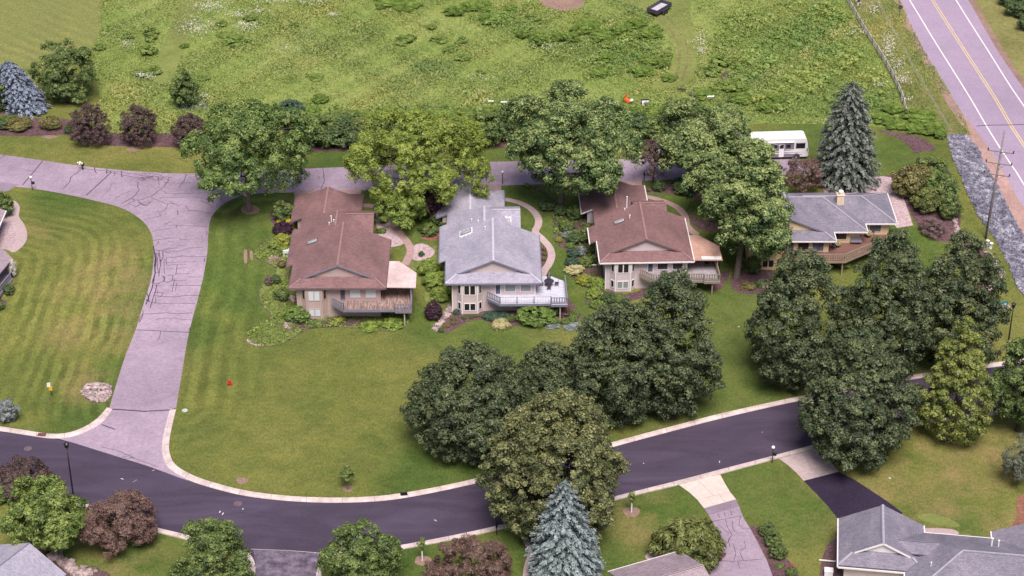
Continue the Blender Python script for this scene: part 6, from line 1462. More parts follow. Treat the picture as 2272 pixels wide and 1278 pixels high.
tree('small_tree', 'small light green tree beside the curved walk right of the first brown roof', 'tree', p, 'lf_fern', 4.8, .8, 3.8, 'broad', 120, .8, 100, .27, 27, .16, 'bark_dark', nl=6, lob=.14)
# --- dark lindens along the new road
LIN = None
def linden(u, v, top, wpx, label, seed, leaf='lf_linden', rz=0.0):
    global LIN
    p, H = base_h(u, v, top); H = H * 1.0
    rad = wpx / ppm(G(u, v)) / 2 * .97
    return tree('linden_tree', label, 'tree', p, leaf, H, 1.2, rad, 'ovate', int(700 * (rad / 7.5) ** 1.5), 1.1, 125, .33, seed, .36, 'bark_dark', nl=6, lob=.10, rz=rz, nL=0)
linden(1050, 1000, 768, 268, 'dark linden at the left end of the row, its side branch reaching over the lawn', 31)
linden(1222, 905, 765, 150, 'smallest dark linden, squeezed in the row between two bigger ones', 32)
linden(1368, 925, 672, 232, 'dark linden in front of the gap between grey and second brown house', 33)
linden(1483, 908, 607, 216, 'tall dark linden with a visible grey trunk, below the deck of the second brown house', 34)
linden(1762, 845, 560, 224, 'dark linden hiding the left part of the deck of the cream house', 35)
linden(1952, 835, 525, 200, 'dark linden in the middle of the cluster right of the cream house', 36)
linden(2112, 820, 525, 198, 'rightmost dark linden of the cluster, beside the green entrance sign', 37)
linden(1888, 1014, 745, 254, 'dark linden standing on the near side of the new road beside the concrete apron', 38)
linden(1230, 1175, 872, 302, 'largest linden with yellowish flower tips, overhanging the new road behind the blue spruce', 39, 'lf_lindenB')
p, H = base_h(2112, 965, 700)
tree('young_maple', 'upright yellow-green tree on a mulch ring at the right, brighter than its neighbours', 'tree', p, 'lf_yellow', H, .9, 4.8, 'pyr', 330, .85, 110, .29, 41, .22, 'bark_dark', nl=6, lob=.08, nL=0)
p, H = base_h(2258, 955, 748)
tree('street_maple', 'green tree with a short dark trunk cut off by the right picture edge', 'tree', p, 'lf_green', H, 2.0, 3.9, 'round', 170, .95, 110, .30, 42, .3, 'bark_dark', nl=7, lob=.1)
# --- spruces
p, H = base_h(1872, 405, 190)
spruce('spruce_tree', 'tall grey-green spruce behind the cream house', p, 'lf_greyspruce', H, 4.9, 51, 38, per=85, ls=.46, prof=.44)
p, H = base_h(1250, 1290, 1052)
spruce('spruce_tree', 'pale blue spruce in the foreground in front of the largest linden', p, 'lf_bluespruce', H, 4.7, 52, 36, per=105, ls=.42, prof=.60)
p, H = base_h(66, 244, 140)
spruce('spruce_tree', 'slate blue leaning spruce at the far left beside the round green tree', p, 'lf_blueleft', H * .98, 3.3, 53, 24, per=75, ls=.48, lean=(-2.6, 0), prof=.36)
p, H = base_h(2292, 1080, 955)
tree('pine_tree', 'grey-green pine half outside the right edge above the far lawn', 'pine', p, 'lf_pine', H, .8, 3.2, 'ovate', 120, .7, 110, .3, 54, .16, 'bark_dark', nl=5, asp=.25)
# --- far left and field edge
p, H = base_h(152, 217, 110)
tree('round_tree', 'round green tree with dense low crown beside the slate blue spruce', 'tree', p, 'lf_green', H, .5, 4.7, 'round', 190, .9, 100, .32, 61, .25, 'bark_dark', nl=5, lob=.09)
p, H = base_h(-12, 240, 150)
tree('round_tree', 'green tree at the far left picture edge behind the slate blue spruce', 'tree', p, 'lf_green', H, .5, 3.0, 'round', 100, .8, 90, .32, 62, .25, 'bark_dark', nl=5)
p, H = base_h(410, 236, 160)
tree('wild_tree', 'small loose green tree alone in the meadow beside purple flowers', 'tree', p, 'lf_green', H, .5, 2.2, 'pyr', 80, .7, 80, .30, 63, .12, 'bark_dark', nl=5, lob=.18)
for i, (u, v, tp, wd, lb) in enumerate([(205, 318, 236, 92, 'leftmost of three dark red crab apple trees in the mulch strip above the street'), (311, 318, 240, 86, 'middle one of three dark red crab apple trees in the mulch strip above the street'), (424, 326, 258, 78, 'dark red crab apple tree in the mulch strip behind the street name sign')]):
    p, H = base_h(u, v, tp)
    tree('crab_apple_tree', lb, 'tree', p, 'lf_red', H, .9, wm(u, v, wd) / 2 - .15, 'dome', 330, .5, 100, .18, 70 + i, .12, 'bark_dark', nL=0, nl=9, zf=.2, lob=.1, asp=.45, inner=.25)
p, H = base_h(1449, 410, 322)
tree('crab_apple_tree', 'dark red crab apple with bare lower branches behind the second brown roof', 'tree', p, 'lf_red', H, 2.2, 3.1, 'umbrella', 160, .5, 90, .2, 74, .14, 'bark_dark', nl=14, zf=.2, asp=.4, gap=.3)
p, H = base_h(1780, 428, 358)
tree('crab_apple_tree', 'small dark red tree behind the roof ridge of the cream house', 'tree', p, 'lf_redbrown', H, 1.2, 2.9, 'round', 150, .55, 90, .2, 75, .12, 'bark_dark', nl=9, zf=.2, asp=.4, gap=.1)
p, H = base_h(957, 480, 425)
tree('crab_apple_tree', 'dark purple tree under the yellow-green crown, left of the grey roof', 'tree', p, 'lf_purple', H, .8, 2.3, 'round', 80, .55, 70, .22, 76, .12, 'bark_dark', nl=5)
# --- foreground
p, H = base_h(110, 1228, 1066)
tree('lawn_tree', 'bright green tree in front of the black lamp post at the lower left', 'tree', p, 'lf_bright', H, 2.0, 4.4, 'broad', 230, .85, 105, .27, 81, .24, 'bark_dark', nl=10, lob=.15)
p, H = base_h(268, 1210, 1094)
tree('crab_apple_tree', 'reddish brown crab apple with spreading crown over the kerb at the lower left', 'tree', p, 'lf_redbrown', H * .9, 1.0, 3.7, 'umbrella', 270, .7, 120, .22, 82, .16, 'bark_dark', nl=10, zf=.2, lob=.17, asp=.4)
p, H = base_h(62, 1095, 1033)
tree('crab_apple_tree', 'dark red crab apple half hidden behind the bright green tree at the lower left', 'tree', p, 'lf_red', H, .7, 3.2, 'umbrella', 190, .6, 110, .22, 83, .12, 'bark_dark', nl=6, zf=.2, asp=.4)
p, H = base_h(480, 1318, 1152)
tree('lawn_tree', 'mid green tree at the bottom left of the side street mouth', 'tree', p, 'lf_green', H * .97, 1.2, 4.2, 'ovate', 200, .8, 105, .26, 84, .2, 'bark_dark', nl=6, lob=.1)
p, H = base_h(800, 1325, 1162)
tree('lawn_tree', 'mid green tree at the bottom right of the side street mouth', 'tree', p, 'lf_green', H * .97, 1.2, 4.3, 'ovate', 200, .8, 105, .26, 85, .2, 'bark_dark', nl=6, lob=.12)
p, H = base_h(1045, 1318, 1198)
tree('crab_apple_tree', 'brownish red crab apple at the bottom edge left of the pale blue spruce', 'tree', p, 'lf_redbrown', H, .8, 4.2, 'dome', 280, .65, 115, .21, 86, .16, 'bark_dark', nl=6, asp=.4)
def sapling(u, v, tp, label, guard):
    p, H = base_h(u, v, tp); k = H
    t = tree('sapling_tree', label, 'tree', p, 'lf_green' if not guard else 'lf_bright', k, k * (.32 if not guard else .5), k * (.26 if not guard else .15), 'ovate', 34 if not guard else 16, .28 if not guard else .22, 40, .17, int(u), .045, 'bark', nl=5, zf=.3, sub=0)
    if guard:
        mb = MB(); mb.tube([(0, 0, -.1), (0, 0, k * .42)], .085, 8); mb.build('trunk_guard', M['white'], t)
sapling(772, 1086, 1027, 'thin green sapling on the big lawn above the curved kerb', False)
sapling(937, 1244, 1188, 'thin sapling with a white trunk guard, left of the brownish crab apple', True)
sapling(1401, 1136, 1086, 'thin sapling with a white trunk guard, right of the pale blue spruce', True)

# ================================================================ SHRUBS (foot in the photograph, width, height)
S = [
 ('weeping_shrub', 'weep', 'lf_weep', 1524, 1242, 150, 112, 'large weeping green shrub beside the cracked driveway'),
 ('hydrangea_shrub', 'loose', 'lf_green', 628, 490, 48, 48, 'leafy green shrub behind the yellow flowers, left of the first brown roof'),
 ('flower_clump', 'round', 'lf_yflower', 622, 494, 16, 10, 'bright yellow flowers beside the dark purple shrub'),
 ('flower_clump', 'round', 'lf_yflower', 640, 493, 13, 10, 'smaller bright yellow flowers touching the wall of the first brown house'),
 ('barberry_shrub', 'round', 'lf_purple', 628, 520, 46, 32, 'dark purple shrub below the yellow flowers'),
 ('fern_clump', 'fern', 'lf_lime', 628, 545, 34, 30, 'yellow-green leafy clump in the curved bed left of the first brown roof'),
 ('fern_clump', 'fern', 'lf_fern', 610, 552, 30, 22, 'light green clump at the bend of the bed left of the first brown roof'),
 ('fern_clump', 'fern', 'lf_fern', 632, 566, 26, 22, 'light green clump against the gutter side of the first brown house'),
 ('shrub', 'loose', 'lf_olive', 626, 594, 20, 18, 'olive brown shrub at the narrow waist of the left bed'),
 ('dark_shrub', 'loose', 'lf_darkshrub', 613, 630, 22, 22, 'dark green shrub above the white downspout'),
 ('dark_shrub', 'twig', 'lf_twig', 597, 634, 22, 26, 'grey twiggy shrub at the edging left of the white downspout'),
 ('shrub', 'loose', 'lf_green', 626, 666, 34, 30, 'leafy green shrub at the front left wall corner of the first brown house'),
 ('rounded_bush', 'round', 'lf_box', 660, 712, 56, 40, 'rounded bright green bush in front of the bay of the first brown house'),
 ('shrub', 'flat', 'lf_green', 700, 722, 36, 14, 'low green plant below the bay of the first brown house'),
 ('shrub', 'flat', 'lf_lime', 752, 714, 20, 12, 'low yellow-green plant on the mulch under the deck of the first brown house'),
 ('shrub', 'flat', 'lf_fern', 820, 728, 46, 18, 'spreading green plants below the deck of the first brown house'),
 ('shrub', 'flat', 'lf_fern', 872, 724, 50, 22, 'green plants at the deck post of the first brown house'),
 ('barberry_shrub', 'round', 'lf_purple', 962, 711, 40, 48, 'dark purple rounded bush left of the grey roofed house'),
 ('fern_clump', 'fern', 'lf_fern', 950, 608, 52, 40, 'light green ferns beside the walk left of the grey roofed house'),
 ('fern_clump', 'fern', 'lf_fern', 965, 640, 56, 44, 'light green ferns in the middle of the patch left of the grey roofed house'),
 ('fern_clump', 'fern', 'lf_fern', 978, 668, 44, 36, 'light green ferns above the dark purple rounded bush'),
 ('fern_clump', 'fern', 'lf_fern', 985, 610, 30, 40, 'light green ferns against the wall of the grey roofed house'),
 ('hosta_clump', 'fern', 'lf_green', 952, 522, 42, 30, 'green hostas above the red earth patch'),
 ('hosta_clump', 'fern', 'lf_green', 975, 500, 40, 34, 'green hostas in the shade left of the grey roof'),
 ('shrub', 'fern', 'lf_darkshrub', 935, 568, 14, 12, 'small dark plant in the round gravel patch by the walk'),
 ('shrub', 'flat', 'lf_green', 852, 493, 18, 10, 'small green plant in the gravel beside the walk'),
 ('shrub', 'flat', 'lf_green', 846, 516, 24, 12, 'low green plant in the gravel at the wall of the first brown house'),
 ('large_shrub', 'round', 'lf_box', 1188, 714, 84, 52, 'large dense green shrub in front of the deck of the grey roofed house'),
 ('large_shrub', 'round', 'lf_darkshrub', 1222, 706, 34, 40, 'dark shrub at the right side of the large dense green shrub'),
 ('boxwood_ball', 'round', 'lf_box', 1233, 720, 19, 18, 'clipped boxwood ball, leftmost of the four right of the large shrub'),
 ('boxwood_ball', 'round', 'lf_box', 1253, 721, 19, 18, 'clipped boxwood ball, lowest of the four right of the large shrub'),
 ('boxwood_ball', 'round', 'lf_box', 1271, 714, 20, 18, 'clipped boxwood ball between the upper and the lowest one at the bed edge'),
 ('boxwood_ball', 'round', 'lf_box', 1276, 702, 22, 18, 'clipped boxwood ball, topmost of the four below the deck corner'),
 ('shrub', 'twig', 'lf_redbrown', 1252, 700, 36, 24, 'brownish red low shrub under the deck corner of the grey roofed house'),
 ('ornamental_grass', 'grass', 'lf_cream', 1112, 728, 38, 24, 'cream coloured ornamental grass at the front bed edge'),
 ('iris_clump', 'grass', 'lf_bluegreen', 1090, 708, 36, 20, 'blade leaved green clump left above the cream grass'),
 ('iris_clump', 'grass', 'lf_bluegreen', 1115, 707, 34, 18, 'blade leaved green clump behind the cream grass'),
 ('shrub', 'round', 'lf_green', 1135, 714, 18, 18, 'rounded green plant right of the cream grass'),
 ('small_shrub', 'round', 'lf_bluegreen', 1013, 698, 16, 14, 'small shrub at the left wall corner of the grey roofed house'),
 ('small_shrub', 'round', 'lf_green', 1030, 708, 12, 10, 'small shrub left below the bay of the grey roofed house'),
 ('small_shrub', 'round', 'lf_green', 1045, 705, 12, 9, 'small shrub under the middle of the bay of the grey roofed house'),
 ('small_shrub', 'round', 'lf_green', 1057, 704, 12, 9, 'small shrub right below the bay of the grey roofed house'),
 ('small_shrub', 'round', 'lf_green', 1070, 704, 11, 9, 'small shrub at the right foot of the bay of the grey roofed house'),
 ('small_shrub', 'round', 'lf_olive', 1006, 711, 13, 10, 'small olive shrub beside the stone row, upper one'),
 ('small_shrub', 'round', 'lf_olive', 1006, 720, 13, 10, 'small olive shrub beside the stone row, middle one'),
 ('small_shrub', 'round', 'lf_olive', 990, 726, 16, 9, 'small olive shrub beside the stone row, near its lower end'),
 ('small_shrub', 'round', 'lf_green', 979, 737, 15, 12, 'small green shrub at the lowest point of the front bed'),
 ('lavender_clump', 'flat', 'lf_grey', 1225, 724, 34, 12, 'grey lavender strip below the boxwood balls'),
 ('lavender_clump', 'flat', 'lf_grey', 1265, 724, 40, 12, 'grey lavender strip at the right end of the front bed'),
 ('shrub', 'round', 'lf_lime', 1171, 416, 12, 10, 'small round yellow-green bush by the street behind the maple'),
 ('hosta_clump', 'round', 'lf_olive', 1207, 556, 11, 9, 'small hosta in the bed inside the curved walk, upper one'),
 ('hosta_clump', 'round', 'lf_olive', 1209, 567, 11, 9, 'small hosta in the bed inside the curved walk, middle one'),
 ('hosta_clump', 'round', 'lf_olive', 1206, 578, 11, 9, 'small hosta in the bed inside the curved walk, lower one'),
 ('lime_shrub', 'round', 'lf_lime', 1240, 537, 16, 13, 'yellow round plant at the tip of the bed between the houses'),
 ('white_leaf_shrub', 'fern', 'lf_cream', 1275, 606, 40, 22, 'cream leaved plants at the bed edge right of the grey roofed house'),
 ('shrub', 'fern', 'lf_grey', 1262, 525, 34, 18, 'grey-blue plants in the bed between the houses'),
 ('shrub', 'fern', 'lf_grey', 1290, 566, 24, 22, 'grey leaved plant in the middle of the bed between the houses'),
 ('shrub', 'loose', 'lf_green', 1258, 515, 34, 28, 'green shrub at the upper end of the bed between the houses'),
 ('shrub', 'loose', 'lf_darkshrub', 1275, 540, 36, 28, 'dark green shrub beside the grey-blue plants'),
 ('shrub', 'loose', 'lf_green', 1300, 540, 30, 34, 'green shrub at the gutter side of the second brown house'),
 ('shrub', 'round', 'lf_box', 1264, 550, 18, 14, 'bright green rounded plant at the bed edge below the yellow plant'),
 ('shrub', 'loose', 'lf_bluegreen', 1273, 570, 30, 20, 'blue-green plants at the edge in the middle of the bed between the houses'),
 ('shrub', 'loose', 'lf_bluegreen', 1268, 590, 30, 20, 'blue-green plants above the cream leaved ones'),
 ('hosta_clump', 'fern', 'lf_green', 1300, 588, 34, 22, 'large leaved hostas right of the cream leaved plants'),
 ('hosta_clump', 'fern', 'lf_green', 1330, 590, 24, 40, 'tall green plants along the left wall of the second brown house'),
 ('shrub', 'loose', 'lf_fern', 1318, 560, 24, 22, 'light green plants at the left wall of the second brown house'),
 ('fern_clump', 'fern', 'lf_lime', 1296, 630, 34, 24, 'yellow-green plants at the lower bed edge right of the grey house'),
 ('fern_clump', 'fern', 'lf_fern', 1325, 640, 40, 30, 'light green plants beside the front left corner of the second brown house'),
 ('fern_clump', 'fern', 'lf_fern', 1318, 660, 36, 24, 'light green plants above the dark mulch curve'),
 ('fern_clump', 'round', 'lf_box', 1322, 682, 28, 18, 'bright green plants at the bottom tip of the bed between the houses'),
 ('peony_shrub', 'loose', 'lf_darkshrub', 1352, 672, 32, 26, 'dark peony shrub with white blossoms below the bay of the second brown house'),
 ('shrub', 'round', 'lf_box', 1372, 668, 20, 14, 'bright green low shrub right of the peony'),
 ('dark_shrub', 'loose', 'lf_darkshrub', 1215, 470, 34, 30, 'dark shrub at the foot of the tallest maple, left one'),
 ('dark_shrub', 'loose', 'lf_darkshrub', 1245, 478, 34, 28, 'dark shrub at the foot of the tallest maple, right one'),
 ('dark_shrub', 'loose', 'lf_green', 1275, 488, 34, 34, 'green shrub left of the downspout of the second brown house'),
 ('dark_shrub', 'round', 'lf_darkshrub', 1462, 425, 30, 28, 'dark round shrub behind the second brown roof, by the crab apple'),
 ('dark_shrub', 'loose', 'lf_darkshrub', 1520, 432, 50, 34, 'dark shrub in the bed behind the second brown roof'),
 ('dark_shrub', 'loose', 'lf_bluegreen', 1505, 412, 26, 20, 'dark shrub with pale blossoms by the street behind the second brown roof'),
 ('shrub', 'round', 'lf_olive', 1438, 424, 14, 9, 'small pale plant at the corner of the second brown roof'),
 ('dark_shrub', 'loose', 'lf_green', 1668, 606, 42, 40, 'green shrub beside the trunk of the tall pale maple'),
 ('shrub', 'flat', 'lf_olive', 1660, 640, 34, 16, 'low olive plants in the round bed left of the cream house'),
 ('shrub', 'flat', 'lf_green', 1686, 636, 26, 14, 'low green plants at the right end of the round bed'),
 ('shrub', 'loose', 'lf_fern', 1868, 590, 46, 28, 'light green shrub under the deck of the cream house'),
 ('shrub', 'loose', 'lf_darkshrub', 1985, 532, 32, 26, 'dark shrub at the end of the deck of the cream house'),
 ('privacy_shrub', 'loose', 'lf_olive', 2012, 440, 70, 80, 'olive brown tall shrub beside the pink gravel'),
 ('privacy_shrub', 'loose', 'lf_green', 2060, 405, 80, 66, 'green tall shrub at the top of the shrub group by the riprap'),
 ('privacy_shrub', 'loose', 'lf_green', 2085, 445, 80, 70, 'green tall shrub in the middle of the group by the riprap'),
 ('privacy_shrub', 'loose', 'lf_weep', 2055, 470, 70, 60, 'leafy green shrub above the mauve dry bush'),
 ('privacy_shrub', 'loose', 'lf_green', 2105, 488, 50, 60, 'green shrub at the lower right of the group by the riprap'),
 ('privacy_shrub', 'loose', 'lf_olive', 2035, 425, 60, 66, 'olive shrub in the middle of the group, behind the first olive one'),
 ('dry_bush', 'twig', 'lf_twig', 2069, 522, 58, 46, 'mauve twiggy dome shaped bush below the green shrub group'),
 ('dry_bush', 'twig', 'lf_twig', 2150, 580, 48, 58, 'mauve twiggy bush left of the pale utility boxes'),
 ('ornamental_grass', 'grass', 'lf_green', 2192, 612, 22, 44, 'dark green upright grass in the stone edged bed at the right'),
 ('ornamental_grass', 'grass', 'lf_green', 2182, 628, 18, 34, 'smaller dark green grass in the stone edged bed at the right'),
 ('hedge_shrub', 'round', 'lf_green', 1702, 1190, 36, 38, 'upper hedge shrub right of the cracked driveway'),
 ('hedge_shrub', 'round', 'lf_green', 1714, 1212, 38, 40, 'middle hedge shrub right of the cracked driveway'),
 ('hedge_shrub', 'round', 'lf_green', 1726, 1240, 40, 44, 'lowest hedge shrub right of the cracked driveway'),
 ('shrub', 'round', 'lf_green', 1756, 1276, 28, 22, 'green rose bush at the bottom edge with magenta blossoms'),
 ('flower_clump', 'round', 'lf_pink', 1757, 1266, 20, 14, 'magenta blossoms on the rose bush at the bottom edge'),
 ('shrub', 'flat', 'lf_green', 1730, 1258, 20, 9, 'low green plants in the mulch below the hedge'),
 ('pale_shrub', 'loose', 'lf_grey', 20, 936, 50, 58, 'grey-green shrub on the lawn at the left edge above the kerb'),
 ('round_bush', 'round', 'lf_green', 4, 480, 56, 62, 'round green bush at the left edge beside the pale walk'),
 ('white_flower_shrub', 'loose', 'lf_wflower', 30, 618, 20, 42, 'white flowering climber at the corner of the house at the left edge'),
 ('dark_shrub', 'loose', 'lf_darkshrub', 20, 655, 26, 26, 'dark shrub below the white climber at the left edge'),
 ('round_bush', 'round', 'lf_box', -2, 690, 24, 26, 'bright green bush inside the curved edging at the left edge'),
 ('low_shrub', 'loose', 'lf_olive', 42, 288, 60, 32, 'low olive shrub in the mulch strip below the slate blue spruce'),
 ('low_shrub', 'loose', 'lf_darkshrub', 4, 290, 30, 30, 'low dark shrub at the left end of the mulch strip'),
 ('low_shrub', 'loose', 'lf_olive', 113, 288, 46, 34, 'low olive shrub in the mulch strip, left of the small dark ball'),
 ('low_shrub', 'round', 'lf_darkshrub', 154, 296, 24, 22, 'small dark ball shaped shrub in the mulch strip'),
 ('low_shrub', 'round', 'lf_green', 25, 272, 44, 20, 'low yellow-green shrub right below the slate blue spruce'),
 ('juniper', 'round', 'lf_bluegreen', 646, 268, 64, 54, 'blue-green rounded shrub alone above the street at the meadow edge'),
 ('round_bush', 'round', 'lf_fern', 535, 244, 44, 26, 'bright round bush at the meadow edge above the shade tree'),
 ('round_bush', 'round', 'lf_weed', 570, 240, 26, 22, 'mid green round bush at the meadow edge, left of the blue-green shrub'),
 ('round_bush', 'round', 'lf_weed', 710, 228, 40, 24, 'round bush at the meadow edge, right of the blue-green shrub'),
 ('purple_flowers', 'flat', 'lf_grey', 428, 236, 60, 12, 'mauve wildflower patch below the small meadow tree'),
 ('dark_shrub', 'loose', 'lf_darkshrub', 150, 1245, 30, 12, 'low dark plants among the stones by the lower left roof'),
 ('dark_shrub', 'twig', 'lf_twig', 200, 1275, 46, 14, 'mauve low plants at the bottom edge right of the lower left roof'),
 ('shrub', 'loose', 'lf_green', 10, 1115, 46, 40, 'dark green shrub at the left edge below the stone strip'),
]
for s in S: shrub(*s)
# hedge of loose shrubs along the back of the street
hd = [(u + ((i * 37) % 9), 318 + ((i * 13) % 7) - (12 if u > 1100 else 0), 74 + (i * 29) % 20, 62 + (i * 17) % 22, ('lf_darkshrub', 'lf_green', 'lf_darkshrub', 'lf_weep')[i % 4]) for i, u in enumerate(range(668, 1560, 46))]
hd += [(u + ((i * 31) % 17), 296 + ((i * 23) % 14) - (16 if u > 1150 else 0), 74 + (i * 29) % 30, 50 + (i * 17) % 24, ('lf_weed', 'lf_green', 'lf_weeddark', 'lf_fern', 'lf_green')[i % 5]) for i, u in enumerate(range(690, 1600, 58))]
hd += [(u + ((i * 31) % 17), 262 + ((i * 23) % 14), 50 + (i * 29) % 26, 30 + (i * 17) % 16, ('lf_weed', 'lf_weeddark', 'lf_fern')[i % 3]) for i, u in enumerate(range(690, 1560, 83))]
for i, (u, v, wd, ht, lf) in enumerate(hd):
    shrub('hedge_shrub', 'loose', lf, u, v, wd, ht, 'loose green shrub in the long hedge between the street and the meadow', 'shrub', 'loose shrubs of the hedge along the street')
# weed clumps of the meadow
rw = random.Random(5); k = 0
WC = [(865, 12, 70, 24, 0), (900, 20, 60, 20, 0), (895, 98, 36, 20, 1), (912, 90, 24, 16, 1), (958, 66, 20, 14, 1), (975, 92, 34, 18, 1), (1000, 112, 30, 16, 1), (1025, 100, 26, 20, 1), (992, 118, 24, 14, 1), (1010, 34, 50, 22, 0), (1060, 20, 60, 26, 0), (1095, 50, 60, 26, 0), (1120, 44, 44, 20, 1), (1135, 28, 40, 18, 0), (1160, 86, 34, 22, 0), (1180, 50, 34, 20, 1), (1196, 102, 44, 28, 0), (1240, 92, 40, 22, 0), (1265, 98, 44, 26, 0), (1290, 78, 50, 24, 0), (1310, 60, 60, 24, 0), (1336, 88, 60, 26, 0), (1350, 106, 40, 20, 1), (1380, 80, 50, 26, 0), (1400, 92, 40, 20, 1), (1412, 60, 50, 24, 0), (1440, 86, 50, 26, 0), (1455, 70, 30, 18, 1), (1345, 138, 38, 24, 0), (1440, 142, 40, 22, 0), (1470, 152, 36, 22, 0), (1425, 166, 60, 22, 0), (1480, 132, 26, 18, 1), (1485, 178, 40, 18, 0), (1330, 168, 50, 18, 0), (1025, 134, 36, 16, 1), (1065, 166, 20, 12, 1), (520, 96, 60, 24, 1), (500, 82, 34, 14, 1), (492, 58, 26, 14, 1), (555, 46, 30, 14, 0), (285, 88, 26, 16, 1), (335, 78, 34, 22, 1), (330, 124, 36, 24, 1), (335, 92, 28, 18, 1), (320, 112, 26, 14, 1), (315, 168, 46, 22, 1), (342, 164, 36, 22, 1), (220, 112, 26, 16, 1), (455, 178, 24, 14, 1), (650, 62, 18, 14, 1), (410, 106, 22, 12, 0), (700, 174, 36, 12, 1), (640, 178, 40, 10, 1), (1605, 200, 50, 22, 1), (1640, 212, 60, 30, 1), (1600, 150, 44, 36, 1), (1580, 168, 36, 24, 1), (1640, 228, 50, 22, 0), (1720, 232, 50, 26, 0), (1700, 248, 46, 22, 0), (1980, 250, 50, 22, 0), (1560, 215, 50, 20, 0), (2040, 270, 70, 30, 0), (2070, 296, 60, 26, 0), (2030, 292, 50, 22, 0), (1990, 282, 60, 22, 0), (1960, 272, 50, 20, 0), (2085, 308, 26, 20, 0)]
for u, v, wd, ht, dk in WC:
    shrub('weed_clump', 'loose' if dk == 0 else 'flat', 'lf_weed' if dk == 0 else 'lf_weeddark', u, v, wd * rw.uniform(.9, 1.1), ht * rw.uniform(.95, 1.2), 'bright green weed clump standing in the rough meadow' if dk == 0 else 'dark green weed clump standing in the rough meadow', 'weeds', 'bright weed clumps in the meadow' if dk == 0 else 'dark weed clumps in the meadow')
# bushes right of the highway at the top edge
for u, v, wd, ht in [(2262, 40, 60, 50), (2290, 70, 60, 50), (2240, 14, 50, 40)]:
    shrub('roadside_bush', 'loose', 'lf_darkshrub', u, v, wd, ht, 'dark bush beyond the highway in the top right corner', 'shrub', 'bushes beyond the highway')

# ---------------------------------------------------------------- uncountable ground cover
def scatter(poly, n, rng, bounds=None, excl=()):
    poly = np.array([p[:2] for p in poly]); lo, hi = poly.min(0), poly.max(0); X, Y = [], []; got = 0
    while got < n:
        x = rng.uniform(lo[0], hi[0], n); y = rng.uniform(lo[1], min(hi[1], 118.0), n)
        k = inpoly(x, y, poly)
        for e in excl: k &= ~inpoly(x, y, e)
        X.append(x[k]); Y.append(y[k]); got += k.sum()
    return np.concatenate(X)[:n], np.concatenate(Y)[:n]
def zs(x, y): return np.interp(y - KX * x, BWX, BWZ)
def nz(x, y, s, ph):
    return (np.sin(x / s + ph) * np.cos(y / s * .8 - ph * 2) + .6 * np.sin(x / s * 2.3 - y / s * 1.7 + ph * 3) + .4 * np.cos(x / s * 4.1 + y / s * 3.3 + ph))
def tufts(name, poly, n, h, mat, seed, excl=(), asp=.3, spread=.5, tb=.4, nzs=7.0, upn=.35, lump=0.0, fade=0.0):
    rng = np.random.default_rng(seed); x, y = scatter(poly, n, rng, excl=excl)
    if fade:
        pl = np.array([p_[:2] for p_ in poly]); dd = dist_line(x, y, np.vstack([pl, pl[:1]]))
        k = rng.random(len(x)) < np.clip((dd + 2.2 * nz(x, y, 3.0, seed + 5) * .5) / fade, 0, 1); x, y = x[k], y[k]; n = len(x)
    v = nz(x, y, nzs, seed); v2 = nz(x, y, nzs * .3, seed + 1)
    hh = h * np.clip(.75 + .28 * v + .25 * v2 + rng.normal(0, .2, n), .3, 2.0)
    Cn = np.stack([x, y, zs(x, y) + hh * rng.uniform(.3, .62, n) + lump * np.clip(v + .5, 0, 2) * rng.uniform(.5, 1, n)], 1)
    al = np.stack([rng.normal(0, spread, n), rng.normal(0, spread, n), np.ones(n)], 1)
    Nn = np.stack([rng.normal(0, 1, n), rng.normal(0, 1, n), np.full(n, upn)], 1)
    me = leaf_mesh(name, Cn, Nn, hh * 1.1, tb + .10 * v + .08 * v2 + rng.normal(0, .13, n), asp, al, rng)
    o = link_mesh(name, me, [M[mat]]); return tag(o, kind='stuff')
tufts('meadow_grass', MEADOW, 260000, .40, 'lf_meadow', 3, (TRACK, MOWN2, DIRT, VERGE), asp=.36, spread=.7, upn=.9)
tufts('track_grass', TRACK, 7000, .16, 'lf_meadow', 31, (), asp=.5, spread=1., upn=1.4, tb=.5)
tufts('track_grass', MOWN2, 6000, .16, 'lf_meadow', 32, (), asp=.5, spread=1., upn=1.4, tb=.5)
LEAFY = gpts([(1575, 60), (1640, 20), (1760, 5), (1870, 0), (1900, 60), (1950, 140), (1990, 215), (2005, 262), (1900, 262), (1700, 262), (1640, 240), (1600, 190), (1570, 130)])
tufts('leafy_weeds', LEAFY, 75000, .40, 'lf_leafy', 9, (DIRT2,), asp=.6, spread=1.2, nzs=2.2, upn=1.6, lump=.4, fade=7)
LEAFY2 = gpts([(1240, 80), (1300, 55), (1400, 40), (1470, 66), (1490, 110), (1488, 180), (1400, 190), (1300, 180), (1180, 110), (1000, 40), (1100, 5), (1195, 5), (1210, 30), (1260, 30)])
tufts('leafy_weeds', LEAFY2, 36000, .36, 'lf_leafy', 12, (DIRT, TRACK), asp=.6, spread=1.0, nzs=2.4, upn=1.4, lump=.4, fade=9)
LEAFY3 = gpts([(640, 312), (560, 250), (700, 225), (800, 240), (900, 235), (1130, 235), (1430, 235), (1560, 240), (1640, 255), (1560, 295), (1100, 305)])
tufts('leafy_weeds', LEAFY3, 38000, .42, 'lf_leafy', 14, (), asp=.6, spread=1.0, nzs=2.2, upn=1.4, lump=.5, fade=4)
tufts('verge_grass', VERGE, 22000, .38, 'lf_meadow', 15, (), asp=.3, spread=.6, tb=.62)
for q, m_ in ((BED1, 'lf_fern'), (BED2, 'lf_weed'), ):
    tufts('ground_cover', q, 5200, .26, m_, 17 + len(q), (), asp=.7, spread=1.4, tb=.4, nzs=1.6, upn=1.5)
